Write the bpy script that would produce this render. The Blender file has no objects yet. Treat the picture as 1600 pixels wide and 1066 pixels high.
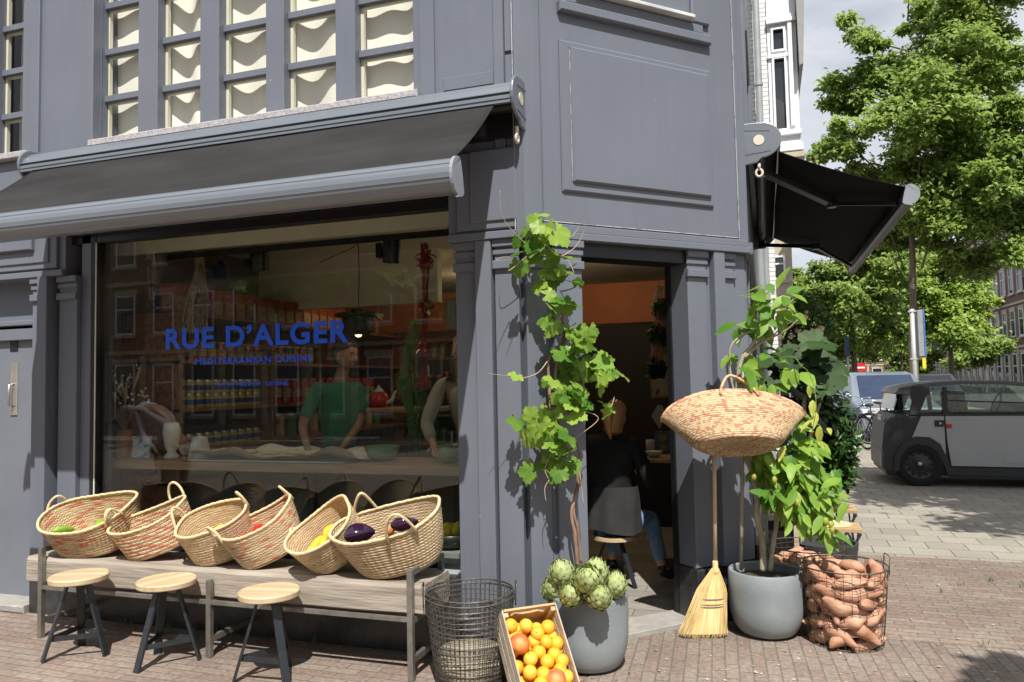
import bpy, math, random
import numpy as np
from mathutils import Vector, Matrix, Euler, Quaternion
PI = math.pi
rad = math.radians
random.seed(7)
rng = np.random.default_rng(7)
sc = bpy.context.scene
COL = sc.collection

# ------------------------------------------------------------------ camera
F_PX, EYE = 1180.0, 1.58
AX = np.array([[0.94793, 0.03605, 0.31641], [0.31785, -0.04512, -0.94707], [-0.01986, 0.99833, -0.05423]])
_r = AX.copy()
_r[0] /= np.linalg.norm(_r[0]); _r[2] -= _r[0] * _r[2].dot(_r[0]); _r[2] /= np.linalg.norm(_r[2]); _r[1] = np.cross(_r[2], _r[0])
AX = _r
cam_d = bpy.data.cameras.new('camera')
cam = bpy.data.objects.new('camera', cam_d)
COL.objects.link(cam)
cam_d.sensor_width = 36.0
cam_d.lens = F_PX / 1600.0 * 36.0
cam_d.clip_start = 0.05
cam_d.clip_end = 2000.0
m4 = Matrix([list(AX[0]) + [0], list(AX[1]) + [0], list(AX[2]) + [EYE], [0, 0, 0, 1]])
cam.matrix_world = m4
sc.camera = cam

# ------------------------------------------------------------------ light
SUN = Vector((0.40, -1.0, 1.58)).normalized()          # towards the sun
wd = bpy.data.worlds.new('World'); sc.world = wd; wd.use_nodes = True
nt = wd.node_tree; nt.nodes.clear()
out = nt.nodes.new('ShaderNodeOutputWorld'); bg = nt.nodes.new('ShaderNodeBackground')
sky = nt.nodes.new('ShaderNodeTexSky'); sky.sky_type = 'NISHITA'; sky.sun_disc = False
sky.sun_elevation = math.asin(SUN.z); sky.sun_rotation = math.atan2(SUN.x, SUN.y)
sky.air_density = 1.0; sky.dust_density = 1.2; sky.ozone_density = 1.0
tc = nt.nodes.new('ShaderNodeTexCoord'); mp = nt.nodes.new('ShaderNodeMapping')
mp.inputs['Scale'].default_value = (1.0, 1.0, 2.6)
n1 = nt.nodes.new('ShaderNodeTexNoise'); n1.inputs['Scale'].default_value = 2.3; n1.inputs['Detail'].default_value = 7; n1.inputs['Roughness'].default_value = 0.55
rp = nt.nodes.new('ShaderNodeValToRGB'); rp.color_ramp.elements[0].position = 0.25; rp.color_ramp.elements[1].position = 0.52
n2 = nt.nodes.new('ShaderNodeTexNoise'); n2.inputs['Scale'].default_value = 4.5; n2.inputs['Detail'].default_value = 5
rp2 = nt.nodes.new('ShaderNodeValToRGB')
rp2.color_ramp.elements[0].position = 0.3; rp2.color_ramp.elements[0].color = (5.0, 5.3, 6.0, 1)
rp2.color_ramp.elements[1].position = 0.72; rp2.color_ramp.elements[1].color = (7.2, 7.4, 7.8, 1)
mx = nt.nodes.new('ShaderNodeMix'); mx.data_type = 'RGBA'
L = nt.links.new
L(tc.outputs['Generated'], mp.inputs['Vector']); L(mp.outputs[0], n1.inputs['Vector']); L(mp.outputs[0], n2.inputs['Vector'])
L(n1.outputs['Fac'], rp.inputs[0]); L(n2.outputs['Fac'], rp2.inputs[0])
L(rp.outputs[0], mx.inputs[0]); L(sky.outputs[0], mx.inputs[6]); L(rp2.outputs[0], mx.inputs[7])
L(mx.outputs[2], bg.inputs[0]); bg.inputs[1].default_value = 0.085
L(bg.outputs[0], out.inputs[0])
sd = bpy.data.lights.new('sun', 'SUN'); sd.energy = 4.6; sd.angle = rad(0.5); sd.color = (1.0, 0.965, 0.91)
so = bpy.data.objects.new('sun', sd); COL.objects.link(so)
so.rotation_euler = SUN.to_track_quat('Z', 'Y').to_euler(); so.location = (6, -12, 20)
sc.view_settings.view_transform = 'Standard'; sc.view_settings.look = 'None'
sc.view_settings.exposure = 0.48; sc.view_settings.gamma = 1.0
sc.render.engine = 'CYCLES'
sc.cycles.max_bounces = 8; sc.cycles.diffuse_bounces = 4; sc.cycles.glossy_bounces = 4
sc.cycles.transparent_max_bounces = 16; sc.cycles.transmission_bounces = 4
sc.cycles.caustics_reflective = False; sc.cycles.caustics_refractive = False
sc.cycles.sample_clamp_indirect = 6.0
try: sc.cycles.use_denoising = True
except Exception: pass

# ------------------------------------------------------------------ measuring: a pixel of the 1600-wide photo -> a point on a real plane
def ray(px, py):
    v = AX @ np.array([px - 800.0, 533.0 - py, -F_PX]); return v
def onz(px, py, z=0.0):
    d = ray(px, py); t = (z - EYE) / d[2]; return Vector((d[0]*t, d[1]*t, z))
def ony(px, py, y):
    d = ray(px, py); t = y / d[1]; return Vector((d[0]*t, y, EYE + d[2]*t))
def onx(px, py, x):
    d = ray(px, py); t = x / d[0]; return Vector((x, d[1]*t, EYE + d[2]*t))

# ------------------------------------------------------------------ objects
def prop(o, label=None, cat=None, group=None, kind=None):
    if label: o['label'] = label
    if cat: o['category'] = cat
    if group: o['group'] = group
    if kind: o['kind'] = kind
    return o
def thing(name, label, cat, loc=(0, 0, 0), rz=0.0, group=None):
    o = bpy.data.objects.new(name, None); COL.objects.link(o)
    o.location = loc; o.rotation_euler = (0, 0, rz); o.empty_display_size = 0.1
    return prop(o, label, cat, group)
def root_of(o):
    while o.parent: o = o.parent
    return o
def rmat(o):
    return Matrix.Translation(o.location) @ o.rotation_euler.to_matrix().to_4x4()
def copy_tree(o, parent=None):
    c = o.copy(); COL.objects.link(c); c.parent = parent
    for ch in list(o.children): copy_tree(ch, c)
    return c

class MB:
    def __init__(s):
        s.v = []; s.f = []; s.uv = []; s.mi = []; s.M = None; s.m = 0; s.has_uv = False
    def add(s, vs, fs, uvs=None):
        b = len(s.v)
        if s.M is not None: vs = [tuple(s.M @ Vector(v)) for v in vs]
        s.v += [tuple(v) for v in vs]
        for i, f in enumerate(fs):
            s.f.append(tuple(b + k for k in f)); s.mi.append(s.m)
            if uvs: s.uv.append(uvs[i]); s.has_uv = True
            else: s.uv.append([(0, 0)] * len(f))
        return s
    def box(s, x0, x1, y0, y1, z0, z1):
        return s.add([(x0,y0,z0),(x1,y0,z0),(x1,y1,z0),(x0,y1,z0),(x0,y0,z1),(x1,y0,z1),(x1,y1,z1),(x0,y1,z1)],
                     [(0,3,2,1),(4,5,6,7),(0,1,5,4),(1,2,6,5),(2,3,7,6),(3,0,4,7)])
    def fbox(s, fr, u0, u1, z0, z1, d0, d1, c=0.0):
        """box in a facade frame: u along, d outward; c = chamfer of the four front edges"""
        o, u, n = fr
        def p(a, z, d): return (o[0]+u[0]*a+n[0]*d, o[1]+u[1]*a+n[1]*d, z)
        if c <= 0:
            vs = [p(u0,z0,d0),p(u1,z0,d0),p(u1,z0,d1),p(u0,z0,d1),p(u0,z1,d0),p(u1,z1,d0),p(u1,z1,d1),p(u0,z1,d1)]
            return s.add(vs, [(0,3,2,1),(4,5,6,7),(0,1,5,4),(1,2,6,5),(2,3,7,6),(3,0,4,7)])
        dm = d1 - c
        vs = [p(u0,z0,d0),p(u1,z0,d0),p(u1,z1,d0),p(u0,z1,d0), p(u0,z0,dm),p(u1,z0,dm),p(u1,z1,dm),p(u0,z1,dm),
              p(u0+c,z0+c,d1),p(u1-c,z0+c,d1),p(u1-c,z1-c,d1),p(u0+c,z1-c,d1)]
        return s.add(vs, [(0,1,2,3),(0,4,5,1),(1,5,6,2),(2,6,7,3),(3,7,4,0),(4,8,9,5),(5,9,10,6),(6,10,11,7),(7,11,8,4),(8,11,10,9)])
    def beam(s, a, b, w, h=None, up=(0, 0, 1)):
        h = h or w; a = Vector(a); b = Vector(b); d = (b - a).normalized(); up = Vector(up)
        if abs(d.dot(up)) > 0.98: up = Vector((0, 1, 0)) if abs(d.y) < .9 else Vector((1, 0, 0))
        x = d.cross(up).normalized() * w / 2; y = x.cross(d).normalized() * h / 2
        vs = [a-x-y, a+x-y, a+x+y, a-x+y, b-x-y, b+x-y, b+x+y, b-x+y]
        return s.add(vs, [(0,3,2,1),(4,5,6,7),(0,1,5,4),(1,2,6,5),(2,3,7,6),(3,0,4,7)])
    def tube(s, pts, r, n=8, cap=True, closed=False):
        pts = [Vector(p) for p in pts]; k = len(pts)
        rs = r if isinstance(r, (list, tuple)) else [r] * k
        vs = []; fs = []
        t0 = (pts[1] - pts[0]).normalized()
        ref = Vector((0, 0, 1)) if abs(t0.z) < 0.9 else Vector((1, 0, 0))
        nrm = t0.cross(ref).normalized()
        for i, p in enumerate(pts):
            if closed: t = (pts[(i+1) % k] - pts[i-1])
            elif i == 0: t = pts[1] - pts[0]
            elif i == k-1: t = pts[-1] - pts[-2]
            else: t = pts[i+1] - pts[i-1]
            t = t.normalized() if t.length > 1e-9 else t0
            nrm = (nrm - t * nrm.dot(t))
            nrm = nrm.normalized() if nrm.length > 1e-6 else t.orthogonal().normalized()
            bn = t.cross(nrm)
            for j in range(n):
                a = 2*PI*j/n
                vs.append(p + (nrm*math.cos(a) + bn*math.sin(a)) * rs[i])
        last = k if closed else k-1
        for i in range(last):
            i2 = (i+1) % k
            for j in range(n):
                j2 = (j+1) % n
                fs.append((i*n+j, i*n+j2, i2*n+j2, i2*n+j))
        if cap and not closed:
            fs.append(tuple(range(n-1, -1, -1))); fs.append(tuple((k-1)*n + j for j in range(n)))
        return s.add(vs, fs)
    def lathe(s, prof, n=32, c=(0, 0, 0), sx=1.0, sy=1.0):
        vs = []; fs = []; k = len(prof)
        for (r, z) in prof:
            for j in range(n):
                a = 2*PI*j/n; vs.append((c[0] + r*math.cos(a)*sx, c[1] + r*math.sin(a)*sy, c[2] + z))
        for i in range(k-1):
            for j in range(n):
                j2 = (j+1) % n; fs.append((i*n+j, i*n+j2, (i+1)*n+j2, (i+1)*n+j))
        if prof[0][0] > 1e-5: fs.append(tuple(range(n-1, -1, -1)))
        if prof[-1][0] > 1e-5: fs.append(tuple((k-1)*n + j for j in range(n)))
        return s.add(vs, fs)
    def grid(s, fn, nu, nv, cu=False, uvs=None):
        """fn(i/nu, j/nv) -> point"""
        vs = []; fs = []; uu = []
        mu = nu if cu else nu+1
        for j in range(nv+1):
            for i in range(mu): vs.append(fn(i/nu, j/nv))
        for j in range(nv):
            for i in range(nu):
                i2 = (i+1) % mu if cu else i+1
                fs.append((j*mu+i, j*mu+i2, (j+1)*mu+i2, (j+1)*mu+i))
                uu.append([(i/nu, j/nv), ((i+1)/nu, j/nv), ((i+1)/nu, (j+1)/nv), (i/nu, (j+1)/nv)])
        return s.add(vs, fs, uu)
    def prism(s, poly, fn0, fn1):
        """poly: 2D points; fn0/fn1 map (a,b) to the two end points"""
        k = len(poly); vs = [fn0(*p) for p in poly] + [fn1(*p) for p in poly]
        return s.add(vs, [tuple(range(k-1, -1, -1)), tuple(range(k, 2*k))] + [(i, (i+1) % k, (i+1) % k + k, i + k) for i in range(k)])
    def ball(s, c, rx, ry=None, rz=None, nu=16, nv=10, fn=None):
        ry = ry or rx; rz = rz or rx
        vs = []; fs = []
        for j in range(nv+1):
            th = PI*j/nv
            for i in range(nu):
                ph = 2*PI*i/nu
                p = Vector((math.sin(th)*math.cos(ph), math.sin(th)*math.sin(ph), -math.cos(th)))
                k = fn(p) if fn else 1.0
                vs.append((c[0]+p.x*rx*k, c[1]+p.y*ry*k, c[2]+p.z*rz*k))
        for j in range(nv):
            for i in range(nu):
                i2 = (i+1) % nu
                fs.append((j*nu+i, j*nu+i2, (j+1)*nu+i2, (j+1)*nu+i))
        return s.add(vs, fs)
    def build(s, name, mats, parent=None, smooth=False, bevel=0.0, local=False, auto=False, weld=False, seg=2):
        vs = s.v
        if parent is not None and not local:
            iv = rmat(root_of(parent)).inverted()
            vs = [tuple(iv @ Vector(v)) for v in vs]
        me = bpy.data.meshes.new(name); me.from_pydata(vs, [], s.f)
        if s.has_uv:
            ul = me.uv_layers.new(name='UVMap'); flat = [c for f in s.uv for p in f for c in p]
            ul.data.foreach_set('uv', flat)
        if not isinstance(mats, (list, tuple)): mats = [mats]
        for m_ in mats: me.materials.append(m_)
        if len(mats) > 1: me.polygons.foreach_set('material_index', s.mi)
        if smooth: me.polygons.foreach_set('use_smooth', [True]*len(me.polygons))
        me.update()
        o = bpy.data.objects.new(name, me); COL.objects.link(o)
        if parent is not None: o.parent = parent
        if smooth and auto:
            try: me.set_sharp_from_angle(angle=rad(35))
            except Exception: pass
        if weld:
            w = o.modifiers.new('weld', 'WELD'); w.merge_threshold = 1e-5
        if bevel > 0:
            b = o.modifiers.new('bevel', 'BEVEL'); b.width = bevel; b.segments = seg; b.limit_method = 'ANGLE'; b.angle_limit = rad(40)
        return o
def np_mesh(name, verts, nper, mats, parent=None, smooth=False, local=False, mi=None, attr=None):
    """verts: (N*nper,3) array; each nper verts are one face"""
    verts = np.asarray(verts, dtype=np.float64).reshape(-1, 3); n = len(verts)//nper
    if parent is not None and not local:
        iv = np.array(rmat(root_of(parent)).inverted()); verts = verts @ iv[:3, :3].T + iv[:3, 3]
    me = bpy.data.meshes.new(name)
    me.vertices.add(len(verts)); me.vertices.foreach_set('co', verts.ravel())
    me.loops.add(len(verts)); me.loops.foreach_set('vertex_index', np.arange(len(verts)))
    me.polygons.add(n); me.polygons.foreach_set('loop_start', np.arange(n)*nper)
    try: me.polygons.foreach_set('loop_total', np.full(n, nper))
    except Exception: pass
    if not isinstance(mats, (list, tuple)): mats = [mats]
    for m_ in mats: me.materials.append(m_)
    if mi is not None: me.polygons.foreach_set('material_index', mi)
    if smooth: me.polygons.foreach_set('use_smooth', [True]*n)
    me.update(calc_edges=True); me.validate()
    o = bpy.data.objects.new(name, me); COL.objects.link(o)
    if parent is not None: o.parent = parent
    return o
def inst(name, tv, tf, T, mats, parent=None, smooth=False, local=False, mi=None):
    """one mesh of many copies of a small template; T: (N,4,4)"""
    tv = np.asarray(tv, float); tf = np.asarray(tf, int); K = len(tv); n = len(T); q = tf.shape[1]
    T = np.asarray(T, float)
    if parent is not None and not local:
        T = np.array(rmat(root_of(parent)).inverted())[None] @ T
    V = np.einsum('nij,kj->nki', T[:, :3, :3], tv) + T[:, None, :3, 3]
    Fc = (tf[None] + (np.arange(n)*K)[:, None, None]).reshape(-1, q)
    me = bpy.data.meshes.new(name); me.vertices.add(n*K); me.vertices.foreach_set('co', V.ravel())
    me.loops.add(Fc.size); me.loops.foreach_set('vertex_index', Fc.ravel().astype(np.int32))
    me.polygons.add(len(Fc)); me.polygons.foreach_set('loop_start', (np.arange(len(Fc))*q).astype(np.int32))
    if not isinstance(mats, (list, tuple)): mats = [mats]
    for m_ in mats: me.materials.append(m_)
    if mi is not None: me.polygons.foreach_set('material_index', np.repeat(mi, len(tf)).astype(np.int32))
    if smooth: me.polygons.foreach_set('use_smooth', [True]*len(Fc))
    me.update(calc_edges=True)
    o = bpy.data.objects.new(name, me); COL.objects.link(o)
    if parent is not None: o.parent = parent
    return o
def rots(n, up=None, spread=1.0, seed=0, flat=0.0):
    """random 3x3 rotations (n,3,3); columns = leaf axis x, side y, normal z. up: mean normal, spread: how wild"""
    r = np.random.default_rng(seed)
    nz = r.normal(size=(n, 3)); nz /= np.linalg.norm(nz, axis=1)[:, None]
    if up is not None: nz = nz*spread + np.array(up)[None]; nz /= np.linalg.norm(nz, axis=1)[:, None]
    a = r.normal(size=(n, 3)); 
    if flat: a = a*(1-flat) + np.array([0, 0, -1.0])*flat
    x = a - nz*(a*nz).sum(1)[:, None]; x /= np.linalg.norm(x, axis=1)[:, None]
    y = np.cross(nz, x)
    return np.stack([x, y, nz], axis=2)
def xf(R, pos, sc_):
    n = len(R); T = np.zeros((n, 4, 4)); T[:, :3, :3] = R * np.asarray(sc_).reshape(-1, 1, 1); T[:, :3, 3] = pos; T[:, 3, 3] = 1; return T
# leaf templates lie in xy, stalk at the origin, tip towards +x, length 1
def leaf_ovate(w=0.42, fold=0.12, curl=0.15):
    xs = [0, .18, .45, .75, 1.0]; ws = [0, .75, 1.0, .62, 0]
    tv = []; 
    for x, k in zip(xs, ws): tv += [(x, -k*w/2, fold*k*w - curl*x*x*.6), (x, 0, -curl*x*x*.6), (x, k*w/2, fold*k*w - curl*x*x*.6)]
    tf = []
    for i in range(4):
        for j in (0, 1):
            a = i*3+j; tf.append((a, a+3, a+4)); tf.append((a, a+4, a+1))
    return tv, tf
def leaf_vine(curl=0.2, seed=1):
    r = random.Random(seed); rim = []
    n = 26
    for i in range(n+1):
        a = -PI*0.86 + 2*PI*0.86*i/n
        lob = 0.62 + 0.20*abs(math.cos(a*2.5)) + (0.10*math.cos(a) ) + (0.045 if i % 2 else -0.045)
        rim.append((0.38 + lob*0.62*math.cos(a), lob*0.66*math.sin(a)))
    tv = [(0.30, 0, 0.0)]
    for (x, y) in rim: 
        d = math.hypot(x-.3, y); tv.append((x, y, -curl*d*d + 0.10*abs(math.sin(3*math.atan2(y, x-.3)))*d + r.uniform(-.02, .02)))
    tf = [(0, i, i+1) for i in range(1, n+1)]
    return tv, tf
def one(name, mb, mats, label, cat, group=None, **k):
    return prop(mb.build(name, mats, None, **k), label, cat, group)
def struct(name, mb, mats, **k):
    return prop(mb.build(name, mats, None, **k), kind='structure')

# ------------------------------------------------------------------ materials
_M = {}
def mat(name, col, rough=0.6, var=0.12, vs=6.0, bump=0.0, bs=60.0, metal=0.0, col2=None, stretch=(1, 1, 1), spec=0.5, coat=0.0, detail=5, vlo=0.3, vhi=0.7, emit=None, es=1.0, trans=0.0, sheen=0.0, alpha=1.0, world=False, rvar=0.0):
    if name in _M: return _M[name]
    m = bpy.data.materials.new(name); m.use_nodes = True; t = m.node_tree; N = t.nodes; Lk = t.links.new
    b = N['Principled BSDF']
    c1 = tuple(min(1, c*(1-var)) for c in col); c2 = tuple(min(1, c*(1+var)) for c in col) if col2 is None else col2
    if col2 is not None: c1 = tuple(col)
    tcn = N.new('ShaderNodeTexCoord'); mpn = N.new('ShaderNodeMapping'); mpn.inputs['Scale'].default_value = stretch
    if world:
        g = N.new('ShaderNodeNewGeometry'); Lk(g.outputs['Position'], mpn.inputs['Vector'])
    else: Lk(tcn.outputs['Object'], mpn.inputs['Vector'])
    nz = N.new('ShaderNodeTexNoise'); nz.inputs['Scale'].default_value = vs; nz.inputs['Detail'].default_value = detail
    Lk(mpn.outputs[0], nz.inputs['Vector'])
    cr = N.new('ShaderNodeValToRGB'); cr.color_ramp.elements[0].position = vlo; cr.color_ramp.elements[1].position = vhi
    cr.color_ramp.elements[0].color = (*c1, 1); cr.color_ramp.elements[1].color = (*c2, 1)
    Lk(nz.outputs['Fac'], cr.inputs[0]); Lk(cr.outputs[0], b.inputs['Base Color'])
    b.inputs['Roughness'].default_value = rough; b.inputs['Metallic'].default_value = metal
    b.inputs['Specular IOR Level'].default_value = spec
    if rvar > 0:
        mr = N.new('ShaderNodeMapRange'); mr.inputs[3].default_value = max(0.03, rough-rvar); mr.inputs[4].default_value = min(1, rough+rvar)
        Lk(nz.outputs['Fac'], mr.inputs[0]); Lk(mr.outputs[0], b.inputs['Roughness'])
    if coat: b.inputs['Coat Weight'].default_value = coat; b.inputs['Coat Roughness'].default_value = 0.1
    if trans: b.inputs['Transmission Weight'].default_value = trans
    if alpha < 1: b.inputs['Alpha'].default_value = alpha
    if emit: b.inputs['Emission Color'].default_value = (*emit, 1); b.inputs['Emission Strength'].default_value = es
    if bump > 0:
        n_ = N.new('ShaderNodeTexNoise'); n_.inputs['Scale'].default_value = bs; n_.inputs['Detail'].default_value = 4
        Lk(mpn.outputs[0], n_.inputs['Vector'])
        bp = N.new('ShaderNodeBump'); bp.inputs['Strength'].default_value = bump; bp.inputs['Distance'].default_value = 0.01
        Lk(n_.outputs['Fac'], bp.inputs['Height']); Lk(bp.outputs[0], b.inputs['Normal'])
    _M[name] = m; return m
def leafmat(name, c1, c2, tr=0.35, rough=0.45, vs=3.0, detail=3):
    if name in _M: return _M[name]
    m = bpy.data.materials.new(name); m.use_nodes = True; t = m.node_tree; N = t.nodes; Lk = t.links.new
    b = N['Principled BSDF']; o = N['Material Output']
    g = N.new('ShaderNodeNewGeometry'); nz = N.new('ShaderNodeTexNoise'); nz.inputs['Scale'].default_value = vs; nz.inputs['Detail'].default_value = detail
    Lk(g.outputs['Position'], nz.inputs['Vector'])
    ad = N.new('ShaderNodeMath'); ad.operation = 'MULTIPLY_ADD'; ad.inputs[1].default_value = 0.55; ad.inputs[2].default_value = -0.27
    Lk(g.outputs['Random Per Island'], ad.inputs[0])
    a2 = N.new('ShaderNodeMath'); a2.operation = 'ADD'; Lk(nz.outputs['Fac'], a2.inputs[0]); Lk(ad.outputs[0], a2.inputs[1])
    cr = N.new('ShaderNodeValToRGB'); cr.color_ramp.elements[0].position = 0.25; cr.color_ramp.elements[1].position = 0.75
    cr.color_ramp.elements[0].color = (*c1, 1); cr.color_ramp.elements[1].color = (*c2, 1)
    Lk(a2.outputs[0], cr.inputs[0]); Lk(cr.outputs[0], b.inputs['Base Color']); b.inputs['Roughness'].default_value = rough
    b.inputs['Specular IOR Level'].default_value = 0.35
    tl = N.new('ShaderNodeBsdfTranslucent'); ms = N.new('ShaderNodeMixShader'); ms.inputs[0].default_value = tr
    hs = N.new('ShaderNodeHueSaturation'); hs.inputs['Hue'].default_value = 0.48; hs.inputs['Value'].default_value = 1.5; Lk(cr.outputs[0], hs.inputs['Color']); Lk(hs.outputs[0], tl.inputs[0])
    Lk(b.outputs[0], ms.inputs[1]); Lk(tl.outputs[0], ms.inputs[2]); Lk(ms.outputs[0], o.inputs[0])
    _M[name] = m; return m
def glassmat(name, tint=(0.93, 0.95, 0.94), ior=1.5, rough=0.0, lo=0.0):
    if name in _M: return _M[name]
    m = bpy.data.materials.new(name); m.use_nodes = True; t = m.node_tree; N = t.nodes; Lk = t.links.new
    N.remove(N['Principled BSDF']); o = N['Material Output']
    tr = N.new('ShaderNodeBsdfTransparent'); tr.inputs[0].default_value = (*tint, 1)
    gl = N.new('ShaderNodeBsdfGlossy'); gl.inputs['Roughness'].default_value = rough
    lw = N.new('ShaderNodeLayerWeight'); lw.inputs[0].default_value = 0.5
    r0 = ((ior-1)/(ior+1))**2
    pw = N.new('ShaderNodeMath'); pw.operation = 'POWER'; pw.inputs[1].default_value = 5.0; Lk(lw.outputs['Facing'], pw.inputs[0])
    fr = N.new('ShaderNodeMath'); fr.operation = 'MULTIPLY_ADD'; fr.inputs[1].default_value = 1-r0; fr.inputs[2].default_value = r0; Lk(pw.outputs[0], fr.inputs[0])
    ms = N.new('ShaderNodeMixShader')
    if lo > 0:
        mr = N.new('ShaderNodeMath'); mr.operation = 'ADD'; mr.use_clamp = True; mr.inputs[1].default_value = lo; Lk(fr.outputs[0], mr.inputs[0]); Lk(mr.outputs[0], ms.inputs[0])
    else: Lk(fr.outputs[0], ms.inputs[0])
    Lk(tr.outputs[0], ms.inputs[1]); Lk(gl.outputs[0], ms.inputs[2]); Lk(ms.outputs[0], o.inputs[0])
    _M[name] = m; return m
def brickmat(name, c1, c2, mortar, bw, rh, ms=0.006, rot=0.0, bump=0.5, rough=0.85, offset=0.5, axes='xy', var=0.35, sq=1.0, bias=0.0, mdark=1.0):
    """procedural bricks in world position; axes: which two world axes carry the courses"""
    if name in _M: return _M[name]
    m = bpy.data.materials.new(name); m.use_nodes = True; t = m.node_tree; N = t.nodes; Lk = t.links.new
    b = N['Principled BSDF']; g = N.new('ShaderNodeNewGeometry')
    sp = N.new('ShaderNodeSeparateXYZ'); cb = N.new('ShaderNodeCombineXYZ')
    Lk(g.outputs['Position'], sp.inputs[0])
    ix = {'x': 0, 'y': 1, 'z': 2}
    Lk(sp.outputs[ix[axes[0]]], cb.inputs[0]); Lk(sp.outputs[ix[axes[1]]], cb.inputs[1])
    mpn = N.new('ShaderNodeMapping'); mpn.inputs['Rotation'].default_value = (0, 0, rot); Lk(cb.outputs[0], mpn.inputs['Vector'])
    # slightly wobbly joints
    wn = N.new('ShaderNodeTexNoise'); wn.inputs['Scale'].default_value = 9; wn.inputs['Detail'].default_value = 2; Lk(mpn.outputs[0], wn.inputs['Vector'])
    vm = N.new('ShaderNodeVectorMath'); vm.operation = 'MULTIPLY_ADD'; vm.inputs[1].default_value = (ms*1.1,)*3; Lk(wn.outputs['Color'], vm.inputs[0]); Lk(mpn.outputs[0], vm.inputs[2])
    br = N.new('ShaderNodeTexBrick'); br.offset = offset; br.squash = 1.0
    br.inputs['Color1'].default_value = (*c1, 1); br.inputs['Color2'].default_value = (*c2, 1); br.inputs['Mortar'].default_value = (*mortar, 1)
    br.inputs['Scale'].default_value = 1.0; br.inputs['Mortar Size'].default_value = ms; br.inputs['Mortar Smooth'].default_value = 0.3
    br.inputs['Brick Width'].default_value = bw; br.inputs['Row Height'].default_value = rh; br.inputs['Bias'].default_value = bias
    Lk(vm.outputs[0], br.inputs['Vector'])
    n1 = N.new('ShaderNodeTexNoise'); n1.inputs['Scale'].default_value = 1.1; n1.inputs['Detail'].default_value = 6; Lk(mpn.outputs[0], n1.inputs['Vector'])
    n2 = N.new('ShaderNodeTexNoise'); n2.inputs['Scale'].default_value = 38; n2.inputs['Detail'].default_value = 5; Lk(mpn.outputs[0], n2.inputs['Vector'])
    mr = N.new('ShaderNodeMapRange'); mr.inputs[1].default_value = 0.3; mr.inputs[2].default_value = 0.7; mr.inputs[3].default_value = 1-var*0.5; mr.inputs[4].default_value = 1+var*0.5
    Lk(n1.outputs['Fac'], mr.inputs[0])
    mr2 = N.new('ShaderNodeMapRange'); mr2.inputs[1].default_value = 0.3; mr2.inputs[2].default_value = 0.7; mr2.inputs[3].default_value = 1-var*0.6; mr2.inputs[4].default_value = 1+var*0.6
    Lk(n2.outputs['Fac'], mr2.inputs[0])
    mu = N.new('ShaderNodeMath'); mu.operation = 'MULTIPLY'; Lk(mr.outputs[0], mu.inputs[0]); Lk(mr2.outputs[0], mu.inputs[1])
    vs_ = N.new('ShaderNodeVectorMath'); vs_.operation = 'SCALE'; Lk(br.outputs['Color'], vs_.inputs[0]); Lk(mu.outputs[0], vs_.inputs['Scale'])
    Lk(vs_.outputs[0], b.inputs['Base Color']); b.inputs['Roughness'].default_value = rough
    sb = N.new('ShaderNodeMath'); sb.operation = 'MULTIPLY_ADD'; sb.inputs[1].default_value = -1.0; Lk(br.outputs['Fac'], sb.inputs[0])
    hh = N.new('ShaderNodeMath'); hh.operation = 'MULTIPLY'; hh.inputs[1].default_value = 0.5; Lk(n2.outputs['Fac'], hh.inputs[0]); Lk(hh.outputs[0], sb.inputs[2])
    bp = N.new('ShaderNodeBump'); bp.inputs['Strength'].default_value = bump; bp.inputs['Distance'].default_value = 0.006
    Lk(sb.outputs[0], bp.inputs['Height']); Lk(bp.outputs[0], b.inputs['Normal'])
    _M[name] = m; return m
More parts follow.
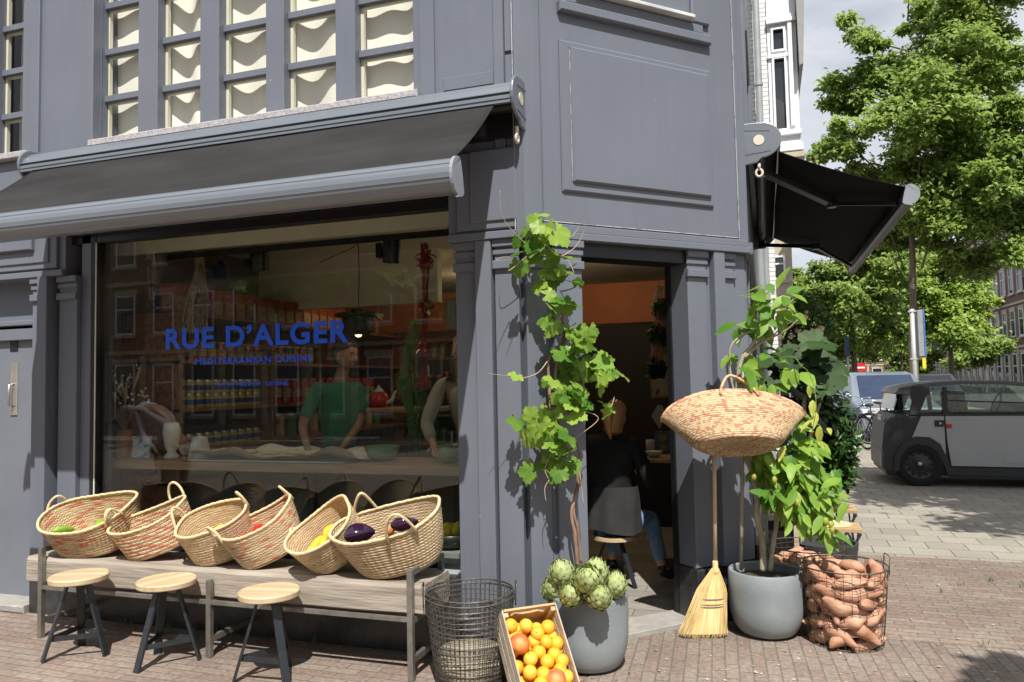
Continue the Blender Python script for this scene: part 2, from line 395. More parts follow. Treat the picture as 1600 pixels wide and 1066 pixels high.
def strawmat(name, base, accent=None, amount=0.3, style='fleck', rows=12, turns=60, dark=0.62):
    """woven palm braid in the UV of the basket wall: u round, v up"""
    if name in _M: return _M[name]
    m = bpy.data.materials.new(name); m.use_nodes = True; t = m.node_tree; N = t.nodes; Lk = t.links.new
    b = N['Principled BSDF']; b.inputs['Roughness'].default_value = 0.7; b.inputs['Specular IOR Level'].default_value = 0.3
    uv = N.new('ShaderNodeUVMap'); sp = N.new('ShaderNodeSeparateXYZ'); Lk(uv.outputs[0], sp.inputs[0])
    def math_(op, a, bb=None, c=None):
        n = N.new('ShaderNodeMath'); n.operation = op
        for i, x in enumerate((a, bb, c)):
            if x is None: continue
            if isinstance(x, (int, float)): n.inputs[i].default_value = x
            else: Lk(x, n.inputs[i])
        return n.outputs[0]
    U = math_('MULTIPLY', sp.outputs[0], float(turns)); V = math_('MULTIPLY', sp.outputs[1], float(rows))
    fv = math_('FRACT', V); tri = math_('ABSOLUTE', math_('SUBTRACT', fv, 0.5))          # 0 centre of a braid row, 0.5 seam
    skew = math_('ADD', U, math_('MULTIPLY', tri, 2.2))
    strand = math_('ABSOLUTE', math_('SUBTRACT', math_('FRACT', skew), 0.5))
    seam = math_('POWER', math_('MULTIPLY', tri, 2.0), 6.0)
    h = math_('SUBTRACT', math_('MULTIPLY', strand, -1.1), math_('MULTIPLY', seam, 1.6))
    bp = N.new('ShaderNodeBump'); bp.inputs['Strength'].default_value = 0.9; bp.inputs['Distance'].default_value = 0.006
    Lk(h, bp.inputs['Height']); Lk(bp.outputs[0], b.inputs['Normal'])
    # colour
    cell = N.new('ShaderNodeCombineXYZ'); Lk(math_('FLOOR', skew), cell.inputs[0]); Lk(math_('FLOOR', math_('MULTIPLY', sp.outputs[1], rows*2.0)), cell.inputs[1])
    wn = N.new('ShaderNodeTexWhiteNoise'); wn.noise_dimensions = '2D'; Lk(cell.outputs[0], wn.inputs['Vector'])
    cr = N.new('ShaderNodeValToRGB'); e = cr.color_ramp.elements
    e[0].color = (base[0]*0.70, base[1]*0.67, base[2]*0.58, 1); e[1].color = (min(1, base[0]*1.12), min(1, base[1]*1.12), min(1, base[2]*1.15), 1)
    Lk(wn.outputs['Value'], cr.inputs[0]); colr = cr.outputs[0]
    if accent:
        if style == 'fleck':
            c2 = N.new('ShaderNodeCombineXYZ'); Lk(math_('FLOOR', math_('MULTIPLY', skew, 0.5)), c2.inputs[0]); Lk(math_('FLOOR', V), c2.inputs[1])
            w2 = N.new('ShaderNodeTexWhiteNoise'); w2.noise_dimensions = '2D'; Lk(c2.outputs[0], w2.inputs['Vector'])
            f = math_('LESS_THAN', w2.outputs['Value'], amount)
        else:   # diagonal blocks
            q = math_('FRACT', math_('MULTIPLY', math_('ADD', skew, math_('MULTIPLY', math_('FLOOR', V), 2.0)), 0.17))
            f = math_('LESS_THAN', q, amount)
        ns = N.new('ShaderNodeTexNoise'); ns.inputs['Scale'].default_value = 3.0
        f = math_('MULTIPLY', f, math_('MULTIPLY_ADD', wn.outputs['Value'], 0.4, 0.55))
        mxn = N.new('ShaderNodeMix'); mxn.data_type = 'RGBA'; Lk(f, mxn.inputs[0]); Lk(colr, mxn.inputs[6]); mxn.inputs[7].default_value = (*accent, 1); colr = mxn.outputs[2]
    sh = math_('SUBTRACT', 1.0, math_('MULTIPLY', seam, 0.25))
    v2 = N.new('ShaderNodeVectorMath'); v2.operation = 'SCALE'; Lk(colr, v2.inputs[0]); Lk(sh, v2.inputs['Scale'])
    Lk(v2.outputs[0], b.inputs['Base Color'])
    _M[name] = m; return m
def woodmat(name, c1, c2, rough=0.6, along='x', scale=5.0, bump=0.25, ring=14.0):
    st = {'x': (0.12, 1, 1), 'y': (1, 0.12, 1), 'z': (1, 1, 0.12)}[along]
    return mat(name, c1, rough, col2=c2, vs=scale*5, stretch=st, bump=bump, bs=ring*6, detail=8, vlo=0.35, vhi=0.65)
# ------------------------------------------------------------------ common materials
def paintmat(name, col):
    """brushed exterior paint: faint vertical rain streaks, dull patches, small pale chips"""
    m = mat(name, col, rough=0.42, var=0.05, vs=1.4, world=True, rvar=0.09); t = m.node_tree; N = t.nodes; Lk = t.links.new; b = N['Principled BSDF']
    base = b.inputs['Base Color'].links[0].from_socket; g = N.new('ShaderNodeNewGeometry')
    m1 = N.new('ShaderNodeMapping'); m1.inputs['Scale'].default_value = (1, 1, .07); Lk(g.outputs['Position'], m1.inputs['Vector'])
    n1 = N.new('ShaderNodeTexNoise'); n1.inputs['Scale'].default_value = 22; n1.inputs['Detail'].default_value = 5; Lk(m1.outputs[0], n1.inputs['Vector'])
    r1 = N.new('ShaderNodeMapRange'); r1.inputs[1].default_value = .35; r1.inputs[2].default_value = .75; r1.inputs[3].default_value = 1.02; r1.inputs[4].default_value = .965; Lk(n1.outputs['Fac'], r1.inputs[0])
    v1 = N.new('ShaderNodeVectorMath'); v1.operation = 'SCALE'; Lk(base, v1.inputs[0]); Lk(r1.outputs[0], v1.inputs['Scale'])
    n2 = N.new('ShaderNodeTexNoise'); n2.inputs['Scale'].default_value = 34; n2.inputs['Detail'].default_value = 3; Lk(g.outputs['Position'], n2.inputs['Vector'])
    r2 = N.new('ShaderNodeMapRange'); r2.inputs[1].default_value = .765; r2.inputs[2].default_value = .80; Lk(n2.outputs['Fac'], r2.inputs[0])
    mx_ = N.new('ShaderNodeMix'); mx_.data_type = 'RGBA'; Lk(r2.outputs[0], mx_.inputs[0]); Lk(v1.outputs[0], mx_.inputs[6]); mx_.inputs[7].default_value = (.42, .42, .43, 1)
    Lk(mx_.outputs[2], b.inputs['Base Color'])
    n3 = N.new('ShaderNodeTexNoise'); n3.inputs['Scale'].default_value = 60; n3.inputs['Detail'].default_value = 3; Lk(m1.outputs[0], n3.inputs['Vector'])
    n4 = N.new('ShaderNodeTexNoise'); n4.inputs['Scale'].default_value = 2.2; Lk(g.outputs['Position'], n4.inputs['Vector'])
    ad = N.new('ShaderNodeMath'); ad.operation = 'MULTIPLY_ADD'; ad.inputs[1].default_value = 6.0; Lk(n4.outputs['Fac'], ad.inputs[0]); Lk(n3.outputs['Fac'], ad.inputs[2])
    bp = N.new('ShaderNodeBump'); bp.inputs['Strength'].default_value = .18; bp.inputs['Distance'].default_value = .004; Lk(ad.outputs[0], bp.inputs['Height']); Lk(bp.outputs[0], b.inputs['Normal'])
    return m
S2 = math.sqrt(0.5)
PAINT = paintmat('slate_paint', (0.150, 0.163, 0.196))
PAINT_D = mat('door_paint', (0.165, 0.18, 0.21), rough=0.4, var=0.08, vs=2.2, bump=0.05, bs=25, world=True)
BLACK = mat('black_plinth', (0.018, 0.019, 0.021), rough=0.32, var=0.5, vs=9, bump=0.25, bs=30, col2=(0.05, 0.05, 0.052), world=True)
BLACKP = mat('black_paint', (0.012, 0.012, 0.013), rough=0.4, var=0.2)
GRANITE = mat('granite', (0.30, 0.28, 0.29), rough=0.8, col2=(0.50, 0.47, 0.47), vs=60, bump=0.5, bs=80)
STONE = mat('threshold_stone', (0.27, 0.255, 0.23), rough=0.85, col2=(0.36, 0.34, 0.31), vs=14, bump=0.3, bs=70)
CREAMP = mat('cream_paint', (0.78, 0.75, 0.60), rough=0.5, var=0.05)
GLASS = glassmat('shop_glass', (0.92, 0.94, 0.92), 1.56, lo=0.004)
GLASS2 = glassmat('upper_glass', (0.975, 0.98, 0.97), 1.35)
STEEL = mat('brushed_steel', (0.55, 0.54, 0.50), rough=0.35, metal=0.9, var=0.15)
ALU = mat('awning_aluminium', (0.19, 0.21, 0.24), rough=0.34, var=0.06, vs=12, stretch=(0.1, 1, 1), metal=0.25, coat=0.2)

FL = ((0.0, 4.17), (1.0, 0.0), (0.0, -1.0))
FM = ((-1.318, 4.172), (S2, S2), (S2, -S2))
FR = ((-0.10, 5.39), (0.0, 1.0), (1.0, 0.0))
WALLT = 6.2
def uL(px, py, d=0.0): return ony(px, py, 4.17 - d).x
def pM(px, py, d=0.0):
    dd = ray(px, py); n = np.array([S2, -S2, 0]); p0 = np.array([FM[0][0] + S2*d, FM[0][1] - S2*d, EYE]) - np.array([0, 0, EYE])
    t = p0.dot(n) / dd.dot(n); q = np.array([0, 0, EYE]) + dd*t
    return ((q[0]-FM[0][0])*S2 + (q[1]-FM[0][1])*S2, q[2])

shop = thing('corner_building', 'slate grey painted wooden corner shop front with two awnings and an open corner door', 'building', (-1.318, 4.172, 0))

# --- upper wall of the left face
w = MB()
xr = -1.30
w.fbox(FL, -12, -5.165, 2.72, 3.33, -0.25, 0.0)
w.fbox(FL, -5.165, -4.555, 2.72, WALLT, -0.25, 0.0)
w.fbox(FL, -4.555, -1.955, 2.72, 3.33, -0.25, 0.0)
w.fbox(FL, -1.955, xr, 2.72, WALLT, -0.25, 0.0)
w.fbox(FL, -12, -7.0, 3.33, WALLT, -0.25, 0.0)
w.build('upper_wall', PAINT, shop)
# frames / mouldings on it
w = MB(); w.fbox(FL, -5.165, -5.088, 3.33, WALLT, 0.0, 0.025, 0.006); w.build('wall_moulding', PAINT, shop)
w = MB(); w.fbox(FL, -4.70, -4.625, 3.05, WALLT, 0.0, 0.012, 0.004); w.build('wall_moulding', PAINT, shop)
w = MB(); w.fbox(FL, -4.625, -4.555, 3.33, WALLT, 0.0, 0.03, 0.006); w.build('wall_moulding', PAINT, shop)
w = MB(); w.fbox(FL, -1.955, -1.855, 3.30, WALLT, 0.0, 0.02, 0.005); w.build('wall_moulding', PAINT, shop)
w = MB(); w.fbox(FL, -1.47, -1.405, 2.72, WALLT, 0.0, 0.02, 0.004); w.build('wall_moulding', PAINT, shop)
w = MB(); w.fbox(FL, -1.80, -1.475, 3.36, 3.44, 0.0, 0.008, 0.003); w.build('wall_moulding', PAINT, shop)
w = MB(); w.fbox(FL, -1.40, -1.33, 2.95, 3.52, 0.0, 0.012, 0.004); w.build('wall_moulding', PAINT, shop)
w = MB(); w.fbox(FL, -1.40, -1.33, 3.54, WALLT, 0.0, 0.014, 0.004); w.build('wall_moulding', PAINT, shop)

# corner post where the two faces meet
w = MB()
w.add([(-1.335, 4.125, z) for z in (2.42, WALLT)] + [(-1.285, 4.125, z) for z in (2.42, WALLT)] + [(-1.225, 4.185, z) for z in (2.42, WALLT)] + [(-1.30, 4.26, z) for z in (2.42, WALLT)] + [(-1.36, 4.25, z) for z in (2.42, WALLT)],
      [(0, 2, 3, 1), (2, 4, 5, 3), (4, 6, 7, 5), (6, 8, 9, 7), (8, 0, 1, 9), (0, 8, 6, 4, 2), (1, 3, 5, 7, 9)])
w.build('corner_post', PAINT, shop)

# --- fascia boxes, left face (left and right of the shop window)
def fascia(fr, u0, u1, d, z0=2.42, z1=2.99, back=-0.25, inner=(0.10, 0.075), lift=0.10, open_l=False, open_r=False):
    a = MB()
    a.fbox(fr, u0, u1, z0, z1, back, d - 0.03)                # body
    a.fbox(fr, u0, u1, z0, z0+0.045, d-0.03, d, 0.004)        # lower rail
    l = u0 if open_l else u0 + inner[0]*0.6; r = u1 if open_r else u1 - inner[0]*0.6
    a.fbox(fr, l, r, z0+0.06, z1, d-0.03, d-0.006, 0.006)      # raised field
    l2 = u0 if open_l else u0 + inner[0]*1.5; r2 = u1 if open_r else u1 - inner[0]*1.3
    a.fbox(fr, l2, r2, z0+0.105, z1, d-0.006, d+0.006, 0.005)
    return a.build('fascia', PAINT, shop)
fascia(FL, -12.0, -4.82, 0.035, z1=2.95, open_l=True)
fascia(FL, -1.775, -1.335, 0.045, z1=2.95, open_r=True)
a = MB(); a.fbox(FL, -4.82, -1.775, 2.71, 2.80, -0.25, -0.02); a.fbox(FL, -4.82, -1.775, 2.655, 2.71, -0.14, -0.05); a.build('window_head', BLACKP, shop)
# raised panel on the far-left fascia
a = MB(); a.fbox(FL, -12, -5.08, 2.62, 2.95, 0.041, 0.075, 0.008); a.build('wall_panel', PAINT, shop)

# --- pilasters of the left face
def pilaster(fr, u0, u1, z0, z1, d, cap=True, back=-0.25, cd=0.022):
    a = MB(); a.fbox(fr, u0, u1, z0, z1, back, d, 0.004)
    if cap:
        for (a0, a1, e) in ((z1-0.175, z1-0.125, cd), (z1-0.09, z1-0.055, cd*0.5), (z1-0.045, z1, cd*1.1)):
            a.fbox(fr, u0-0.008, u1+0.008, a0, a1, d+0.0015, d+e, 0.004)
    return a.build('pilaster', PAINT, shop)
pl = lambda px: uL(px, 600)
pilaster(FL, pl(49), pl(65), 0.12, 2.42, 0.0)
pilaster(FL, pl(65), pl(80), 0.12, 2.42, 0.05, cap=False)
pilaster(FL, pl(88), pl(116), 0.12, 2.42, -0.015)
pilaster(FL, pl(116)+0.002, pl(131), 0.5, 2.72, -0.05, cap=False)
pilaster(FL, pl(713), pl(746)-0.002, 0.12, 2.42, -0.015)
pilaster(FL, pl(748), pl(773), 0.12, 2.42, 0.035, cap=False)
pilaster(FL, pl(776), -1.345, 0.12, 2.42, 0.0)
# --- shop window
sw = MB()
xg0, xg1, zg0, zg1 = pl(131)+0.002, pl(713)-0.002, 0.47, 2.71
sw.fbox(FL, xg0, xg0+0.055, zg0, zg1, -0.16, -0.055)
sw.fbox(FL, xg1-0.012, xg1, zg0, zg1, -0.16, -0.055)
sw.fbox(FL, xg0, xg1, zg0, zg0+0.035, -0.16, -0.052)
swo = sw.build('shop_window', BLACKP, shop)
g = MB(); g.fbox(FL, xg0+0.055, xg1-0.012, zg0+0.035, zg1, -0.095, -0.087); g.build('pane', GLASS, swo)
g = MB(); g.fbox(FL, xg0+0.040, xg0+0.048, zg0, zg1, -0.055, -0.05); g.build('window_bead', CREAMP, swo)
g = MB(); g.fbox(FL, xg0, xg1, zg0-0.04, zg0-0.001, -0.2, 0.02, 0.004); g.build('window_sill', mat('grey_sill', (0.30, 0.32, 0.33), rough=0.5), swo)

def text_mesh(name, body, size, mtx, m, parent, ext=0.002, off=0.0, space=1.0, wlim=None, align='LEFT'):
    c = bpy.data.curves.new(name, 'FONT'); c.body = body; c.size = size; c.extrude = ext; c.offset = off; c.space_character = space; c.align_x = align
    o = bpy.data.objects.new(name, c); COL.objects.link(o)
    bpy.context.view_layer.update()
    me = bpy.data.meshes.new_from_object(o.evaluated_get(bpy.context.evaluated_depsgraph_get()))
    bpy.data.objects.remove(o); bpy.data.curves.remove(c)
    xs = [v.co.x for v in me.vertices]; wdt = max(xs) - min(xs); x0 = min(xs)
    k = (wlim / wdt) if wlim else 1.0
    iv = rmat(root_of(parent)).inverted() if parent else Matrix.Identity(4)
    for v in me.vertices:
        v.co.x = (v.co.x - (x0 if align == 'LEFT' else 0)) * k
        v.co = iv @ (mtx @ v.co)
    me.materials.clear(); me.materials.append(m); me.name = name
    r = bpy.data.objects.new(name, me); COL.objects.link(r)
    if parent: r.parent = parent
    return r
BLUE = mat('blue_lettering', (0.012, 0.11, 0.85), rough=0.5, var=0.03, emit=None)
def glass_text(body, p0, p1, hgt, off):
    a = ony(p0[0], p0[1], 4.252); b = ony(p1[0], p1[1], 4.252)
    mt = Matrix.Translation((a.x, 4.252, a.z)) @ Matrix.Rotation(PI/2, 4, 'X')
    return text_mesh('lettering', body, hgt/0.70, mt, BLUE, swo, ext=0.0008, off=off, space=1.12, wlim=b.x-a.x)
glass_text("RUE D\u2019ALGER", (259, 545), (545, 531), 0.135, 0.006)
glass_text("MEDITERRANEAN CUISINE", (306, 570), (488, 563), 0.042, 0.0010)
glass_text("EAT IN \u00b7 TAKE AWAY \u00b7 CATERING", (341, 604), (450, 600), 0.026, 0.0004)

# --- plinth under the window, door threshold
a = MB(); a.fbox(FL, -5.06, pl(714), 0.0, 0.46, -0.25, 0.065, 0.006); a.build('plinth', BLACK, shop)
a = MB(); a.fbox(FL, -7.2, -5.07, 0.0, 0.055, -0.3, 0.10, 0.01); a.build('door_step', STONE, shop)
# --- blue-grey house door at far left
du0, du1 = -6.25, pl(49)-0.002
d = MB(); d.fbox(FL, du0, du1, 0.055, 1.97, -0.16, -0.11)
door = d.build('house_door', PAINT_D, shop)
d = MB(); d.fbox(FL, du0, du1, 1.97, 2.06, -0.16, -0.07, 0.006); d.fbox(FL, du0, du1, 2.08, 2.12, -0.16, -0.055, 0.006); d.fbox(FL, du0, du1, 2.12, 2.42, -0.16, -0.13); d.build('transom', PAINT, shop)
d = MB(); d.fbox(FL, -12, du0, 0.0, 2.42, -0.25, 0.0); d.build('lower_wall', PAINT, shop)
p = ony(23, 608, 4.28)
h = MB(); h.fbox(FL, p.x-0.035, p.x+0.035, p.z-0.20, p.z+0.20, -0.11, -0.10, 0.003)
hp = h.build('handle_plate', mat('satin_brass', (0.62, 0.58, 0.48), rough=0.3, metal=0.8), door)
h = MB(); h.tube([(p.x, 4.27, p.z-0.13), (p.x, 4.235, p.z-0.12), (p.x, 4.235, p.z+0.03), (p.x, 4.27, p.z+0.04)], 0.010); h.build('handle', STEEL, door, smooth=True)
p = ony(24, 538, 4.28); h = MB(); h.fbox(FL, p.x-0.05, p.x+0.03, p.z-0.055, p.z+0.055, -0.11, -0.104, 0.002); h.build('letter_slot', BLACKP, door)

# --- upper windows of the left face
def sash_window(name, panes, xs, z0, rows, pitch, paneh, gd=-0.105):
    """panes: list of (x0,x1) at the glass; xs: opening (x0,x1)"""
    z1 = WALLT
    f = MB()
    f.fbox(FL, xs[0], panes[0][0], z0, z1, -0.16, -0.045, 0.004)
    f.fbox(FL, panes[-1][1], xs[1], z0, z1, -0.16, -0.045, 0.004)
    for i in range(len(panes)-1):
        f.fbox(FL, panes[i][1], panes[i+1][0], z0, z1, -0.16, -0.03, 0.004)
    for (a0, a1) in panes:
        f.fbox(FL, a0, a1, z0, z0+0.012, -0.14, -0.06)
        for r in range(rows):
            zb = z0 + 0.012 + paneh + r*pitch
            f.fbox(FL, a0, a1, zb, zb + pitch - paneh, -0.15, -0.076, 0.003)
    fo = f.build(name, PAINT, shop)
    # cream inner bead
    b = MB()
    for (a0, a1) in panes:
        b.fbox(FL, a0-0.001, a0+0.022, z0, z1, -0.135, -0.108)
        for r in range(rows):
            b.fbox(FL, a0+0.022, a1, z0+0.012+paneh+r*pitch-0.012, z0+0.012+paneh+r*pitch+0.001, -0.135, -0.11)
    b.build('inner_bead', CREAMP, fo)
    for (a0, a1) in panes:
        g = MB(); g.fbox(FL, a0+0.001, a1-0.001, z0, z1, -0.107, -0.103); g.build('pane', GLASS2, fo)
    s = MB(); s.fbox(FL, xs[0]-0.02, xs[1]+0.0, z0-0.05, z0-0.002, -0.14, 0.055, 0.006); s.build('sill', GRANITE, fo)
    return fo
gx = lambda px, py: ony(px, py, 4.275).x
W2 = [(gx(167, 150), gx(228, 150)), (gx(258, 150), gx(324, 150)), (gx(353, 150), gx(426, 150)), (gx(454, 150), gx(534, 150)), (gx(564, 100), gx(652, 100))]
sash_window('upper_window', W2, (-4.553, -1.957), 3.385, 8, 0.352, 0.305)
W1 = [(gx(-90, 150), gx(-40, 150)), (gx(8, 150), gx(46, 150))]
sash_window('upper_window', W1, (W1[0][0]-0.1, -5.167), 3.385, 8, 0.352, 0.305)
a = MB(); a.fbox(FL, -7.0, W1[0][0]-0.1, 3.33, WALLT, -0.25, 0.0); a.build('upper_wall', PAINT, shop)

# --- chamfer (corner) face
a = MB()
a.fbox(FM, 0.02, 1.725, 2.50, 3.80, -0.22, 0.02)
wu0, wu1 = 0.34, 1.27
a.fbox(FM, 0.02, wu0, 3.80, WALLT, -0.22, 0.02); a.fbox(FM, wu1, 1.725, 3.80, WALLT, -0.22, 0.02)
a.build('upper_wall', PAINT, shop)
f = MB()
f.fbox(FM, 0.06, 1.725, 2.42, 2.465, -0.20, 0.055, 0.005)     # bottom rail
f.fbox(FM, 0.08, 1.71, 2.465, 2.515, -0.20, 0.038, 0.006)
f.build('fascia', PAINT, shop)
# raised field with its thin white-worn edge
f = MB(); f.fbox(FM, 0.13, 1.64, 2.525, WALLT, 0.02, 0.032, 0.006); f.build('wall_panel', PAINT, shop)
f = MB(); f.fbox(FM, 0.255, 1.42, 2.71, 3.64, 0.032, 0.052, 0.012); f.fbox(FM, 0.322, 1.385, 2.77, 3.60, 0.052, 0.074, 0.012); f.build('wall_panel', PAINT, shop)
EDGE = mat('worn_edge', (0.42, 0.43, 0.45), rough=.6, col2=(0.24, 0.25, 0.29), vs=18, vlo=.5, vhi=.62)
for (q0, q1, r0, r1) in ((0.13, 1.64, 2.522, 2.528), (1.637, 1.643, 2.53, WALLT)):
    f = MB(); f.fbox(FM, q0, q1, r0, r1, 0.0322, 0.0365); f.build('worn_paint_edge', EDGE, shop)
f = MB(); f.fbox(FL, -1.345, -1.339, 2.46, WALLT, 0.046, 0.0485); f.build('worn_paint_edge', EDGE, shop)
f = MB(); f.fbox(FM, 0.318, 0.323, 2.78, 3.58, 0.0525, 0.056); f.build('worn_paint_edge', EDGE, shop)
# window of the chamfer, only its bottom in view
f = MB()
for (u0, u1, z0, z1, dd) in ((0.25, 1.425, 3.81, 3.875, 0.075), (0.30, 1.375, 3.875, 3.945, 0.055)):
    f.fbox(FM, u0, u1, z0, z1, 0.0325, dd, 0.01)
for (u0, u1) in ((0.25, 0.335), (1.275, 1.425)):
    f.fbox(FM, u0, u1, 3.945, WALLT, 0.0325, 0.06, 0.01)
f.fbox(FM, 0.335, 0.42, 3.945, WALLT, -0.12, 0.0); f.fbox(FM, 1.18, 1.275, 3.945, WALLT, -0.12, 0.0)
f.fbox(FM, 0.76, 0.83, 3.945, WALLT, -0.12, 0.0); f.fbox(FM, 0.42, 1.18, 3.945, 4.02, -0.12, -0.01)
fo = f.build('upper_window', PAINT, shop)
g = MB(); g.fbox(FM, 0.42, 1.18, 4.02, WALLT, -0.075, -0.07); g.build('pane', GLASS2, fo)
g = MB(); g.fbox(FM, 0.36, 1.27, 3.95, 3.975, 0.0, 0.10, 0.004); g.build('sill', mat('lead_sill', (0.5, 0.5, 0.5), rough=0.6, col2=(0.7, 0.7, 0.7)), fo)
# pilasters of the chamfer
pilaster(FM, 0.02, 0.165, 0.12, 2.42, 0.0)
pilaster(FM, 0.19, 0.385, 0.12, 2.42, 0.03, cd=0.02)
a = MB(); a.fbox(FM, 0.165, 0.19, 0.12, 2.42, -0.2, 0.0); a.build('pilaster', PAINT, shop)
pilaster(FM, 1.212, 1.372, 0.36, 2.42, 0.0, back=-0.20)
pilaster(FM, 1.405, 1.497, 0.36, 2.42, 0.045, cap=False)
pilaster(FM, 1.499, 1.612, 0.36, 2.42, 0.0)
pilaster(FM, 1.614, 1.725, 0.36, 2.42, -0.012, cap=False)
a = MB(); a.fbox(FM, 1.373, 1.404, 0.36, 2.42, -0.2, -0.01); a.build('pilaster', PAINT, shop)
a = MB(); a.fbox(FM, 1.20, 1.735, 0.0, 0.355, -0.205, 0.025, 0.006); a.build('plinth', BLACK, shop)
a = MB(); a.fbox(FM, -0.0, 0.386, 0.0, 0.118, -0.205, 0.01, 0.004); a.build('plinth', BLACK, shop)
a = MB(); a.fbox(FL, pl(714)+.001, -1.33, 0.0, 0.118, -0.205, -0.012, 0.004); a.build('plinth', BLACK, shop)
a = MB(); a.fbox(FM, 0.386, 1.21, 2.335, 2.42, -0.20, -0.01); a.fbox(FM, 0.386, 0.40, 0.05, 2.335, -0.20, -0.13); a.fbox(FM, 1.196, 1.21, 0.05, 2.335, -0.215, -0.17)
a.build('door_frame', BLACKP, shop)
a = MB(); a.fbox(FM, 0.386, 1.21, 0.0, 0.035, -0.26, -0.01, 0.004); a.build('door_step', STONE, shop)
# open door leaf folded inwards on the left, seen edge on
# --- right face
a = MB()
a.fbox(FR, 0.02, 4.3, 2.42, WALLT, -0.25, 0.0)
a.fbox(FR, 0.02, 0.35, 0.12, 2.42, -0.25, 0.0); a.fbox(FR, 3.9, 4.3, 0.12, 2.42, -0.25, 0.0)
a.build('upper_wall', PAINT, shop)
w = MB(); w.fbox(FR, -0.01, 4.3, 2.42, 2.50, 0.0, 0.05, 0.006); w.build('wall_moulding', PAINT, shop)
w = MB(); w.fbox(FR, 0.02, 0.30, 2.50, WALLT, 0.0, 0.022, 0.005); w.build('wall_moulding', PAINT, shop)
w = MB(); w.fbox(FR, 0.40, 4.3, 2.60, 3.0, 0.0, 0.03, 0.008); w.build('wall_moulding', PAINT, shop)
w = MB(); w.fbox(FR, 0.55, 0.70, 3.35, WALLT, 0.0, 0.045, 0.006); w.build('wall_moulding', PAINT, shop)
w = MB(); w.fbox(FR, 1.9, 2.05, 3.35, WALLT, 0.0, 0.045, 0.006); w.build('wall_moulding', PAINT, shop)
w = MB(); w.fbox(FR, 3.4, 3.55, 3.35, WALLT, 0.0, 0.06, 0.006); w.build('wall_moulding', PAINT, shop)
w = MB(); w.fbox(FR, 0.7, 1.9, 4.3, 4.5, 0.0, 0.06, 0.01); w.build('wall_moulding', PAINT, shop)

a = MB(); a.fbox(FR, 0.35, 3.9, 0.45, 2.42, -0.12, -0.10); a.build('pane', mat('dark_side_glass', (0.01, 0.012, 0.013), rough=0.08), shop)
a = MB(); a.fbox(FR, 0.02, 4.3, 0.0, 0.45, -0.25, 0.015, 0.005); a.build('plinth', BLACK, shop)
for uu in (0.35, 1.5, 2.7, 3.8):
    a = MB(); a.fbox(FR, uu, uu+0.10, 0.45, 2.42, -0.10, 0.015, 0.004); a.build('pilaster', PAINT, shop)
# roof slab above everything, out of view (keeps the rooms dark)
a = MB()
a.prism([(-12, 4.2), (-1.33, 4.2), (-0.14, 5.4), (-0.14, 9.69), (-12, 12.5)], lambda x, y: (x, y, WALLT), lambda x, y: (x, y, WALLT+0.2))
a.build('roof', BLACKP, shop)
# interior shell
CEIL = mat('cream_ceiling', (0.80, 0.75, 0.60), rough=0.7, var=0.05)
IWALL = mat('room_wall', (0.20, 0.17, 0.13), rough=0.8, var=0.15, vs=2)
a = MB(); a.prism([(-4.9, 4.3), (-1.40, 4.3), (-0.2, 5.5), (-0.2, 9.6), (-4.9, 9.6)], lambda x, y: (x, y, 2.86), lambda x, y: (x, y, 2.96)); a.build('ceiling', CEIL, shop)
a = MB(); a.box(-5.0, -4.9, 4.43, 9.7, 0, 2.96); a.box(-5.0, -0.1, 9.6, 9.7, 0, 2.96); a.build('room_wall', IWALL, shop)
a = MB(); a.box(-4.9, -2.9, 6.5, 6.6, 2.35, 2.86); a.build('ceiling_beam', CEIL, shop)
a = MB(); a.box(-12, -5.0, 9.6, 9.7, 0, 6.2); a.box(-12, -11.9, 4.2, 9.6, 0, 6.2); a.box(-0.36, -0.349, 5.75, 9.6, 0.3, 2.86); a.build('back_wall', IWALL, shop)
a = MB(); a.prism([(-4.9, 4.42), (-1.42, 4.42), (-0.95, 4.9), (-0.45, 5.35), (-0.35, 5.6), (-0.35, 9.6), (-4.9, 9.6)], lambda x, y: (x, y, -0.05), lambda x, y: (x, y, 0.012))
FLOORM = brickmat('room_tiles', (0.24, 0.22, 0.19), (0.30, 0.275, 0.24), (0.10, 0.09, 0.08), 0.6, 0.15, ms=0.004, rot=0.0, bump=0.3, rough=0.6, var=0.25)
a.build('room_floor', FLOORM, shop)
# light room upstairs behind the sash windows
a = MB(); a.box(-5.1, -1.5, 5.6, 5.65, 3.2, WALLT); a.box(-5.1, -1.5, 4.45, 5.6, 3.2, 3.25); a.build('room_wall', mat('pale_room', (0.85, 0.82, 0.75), rough=0.8), shop)
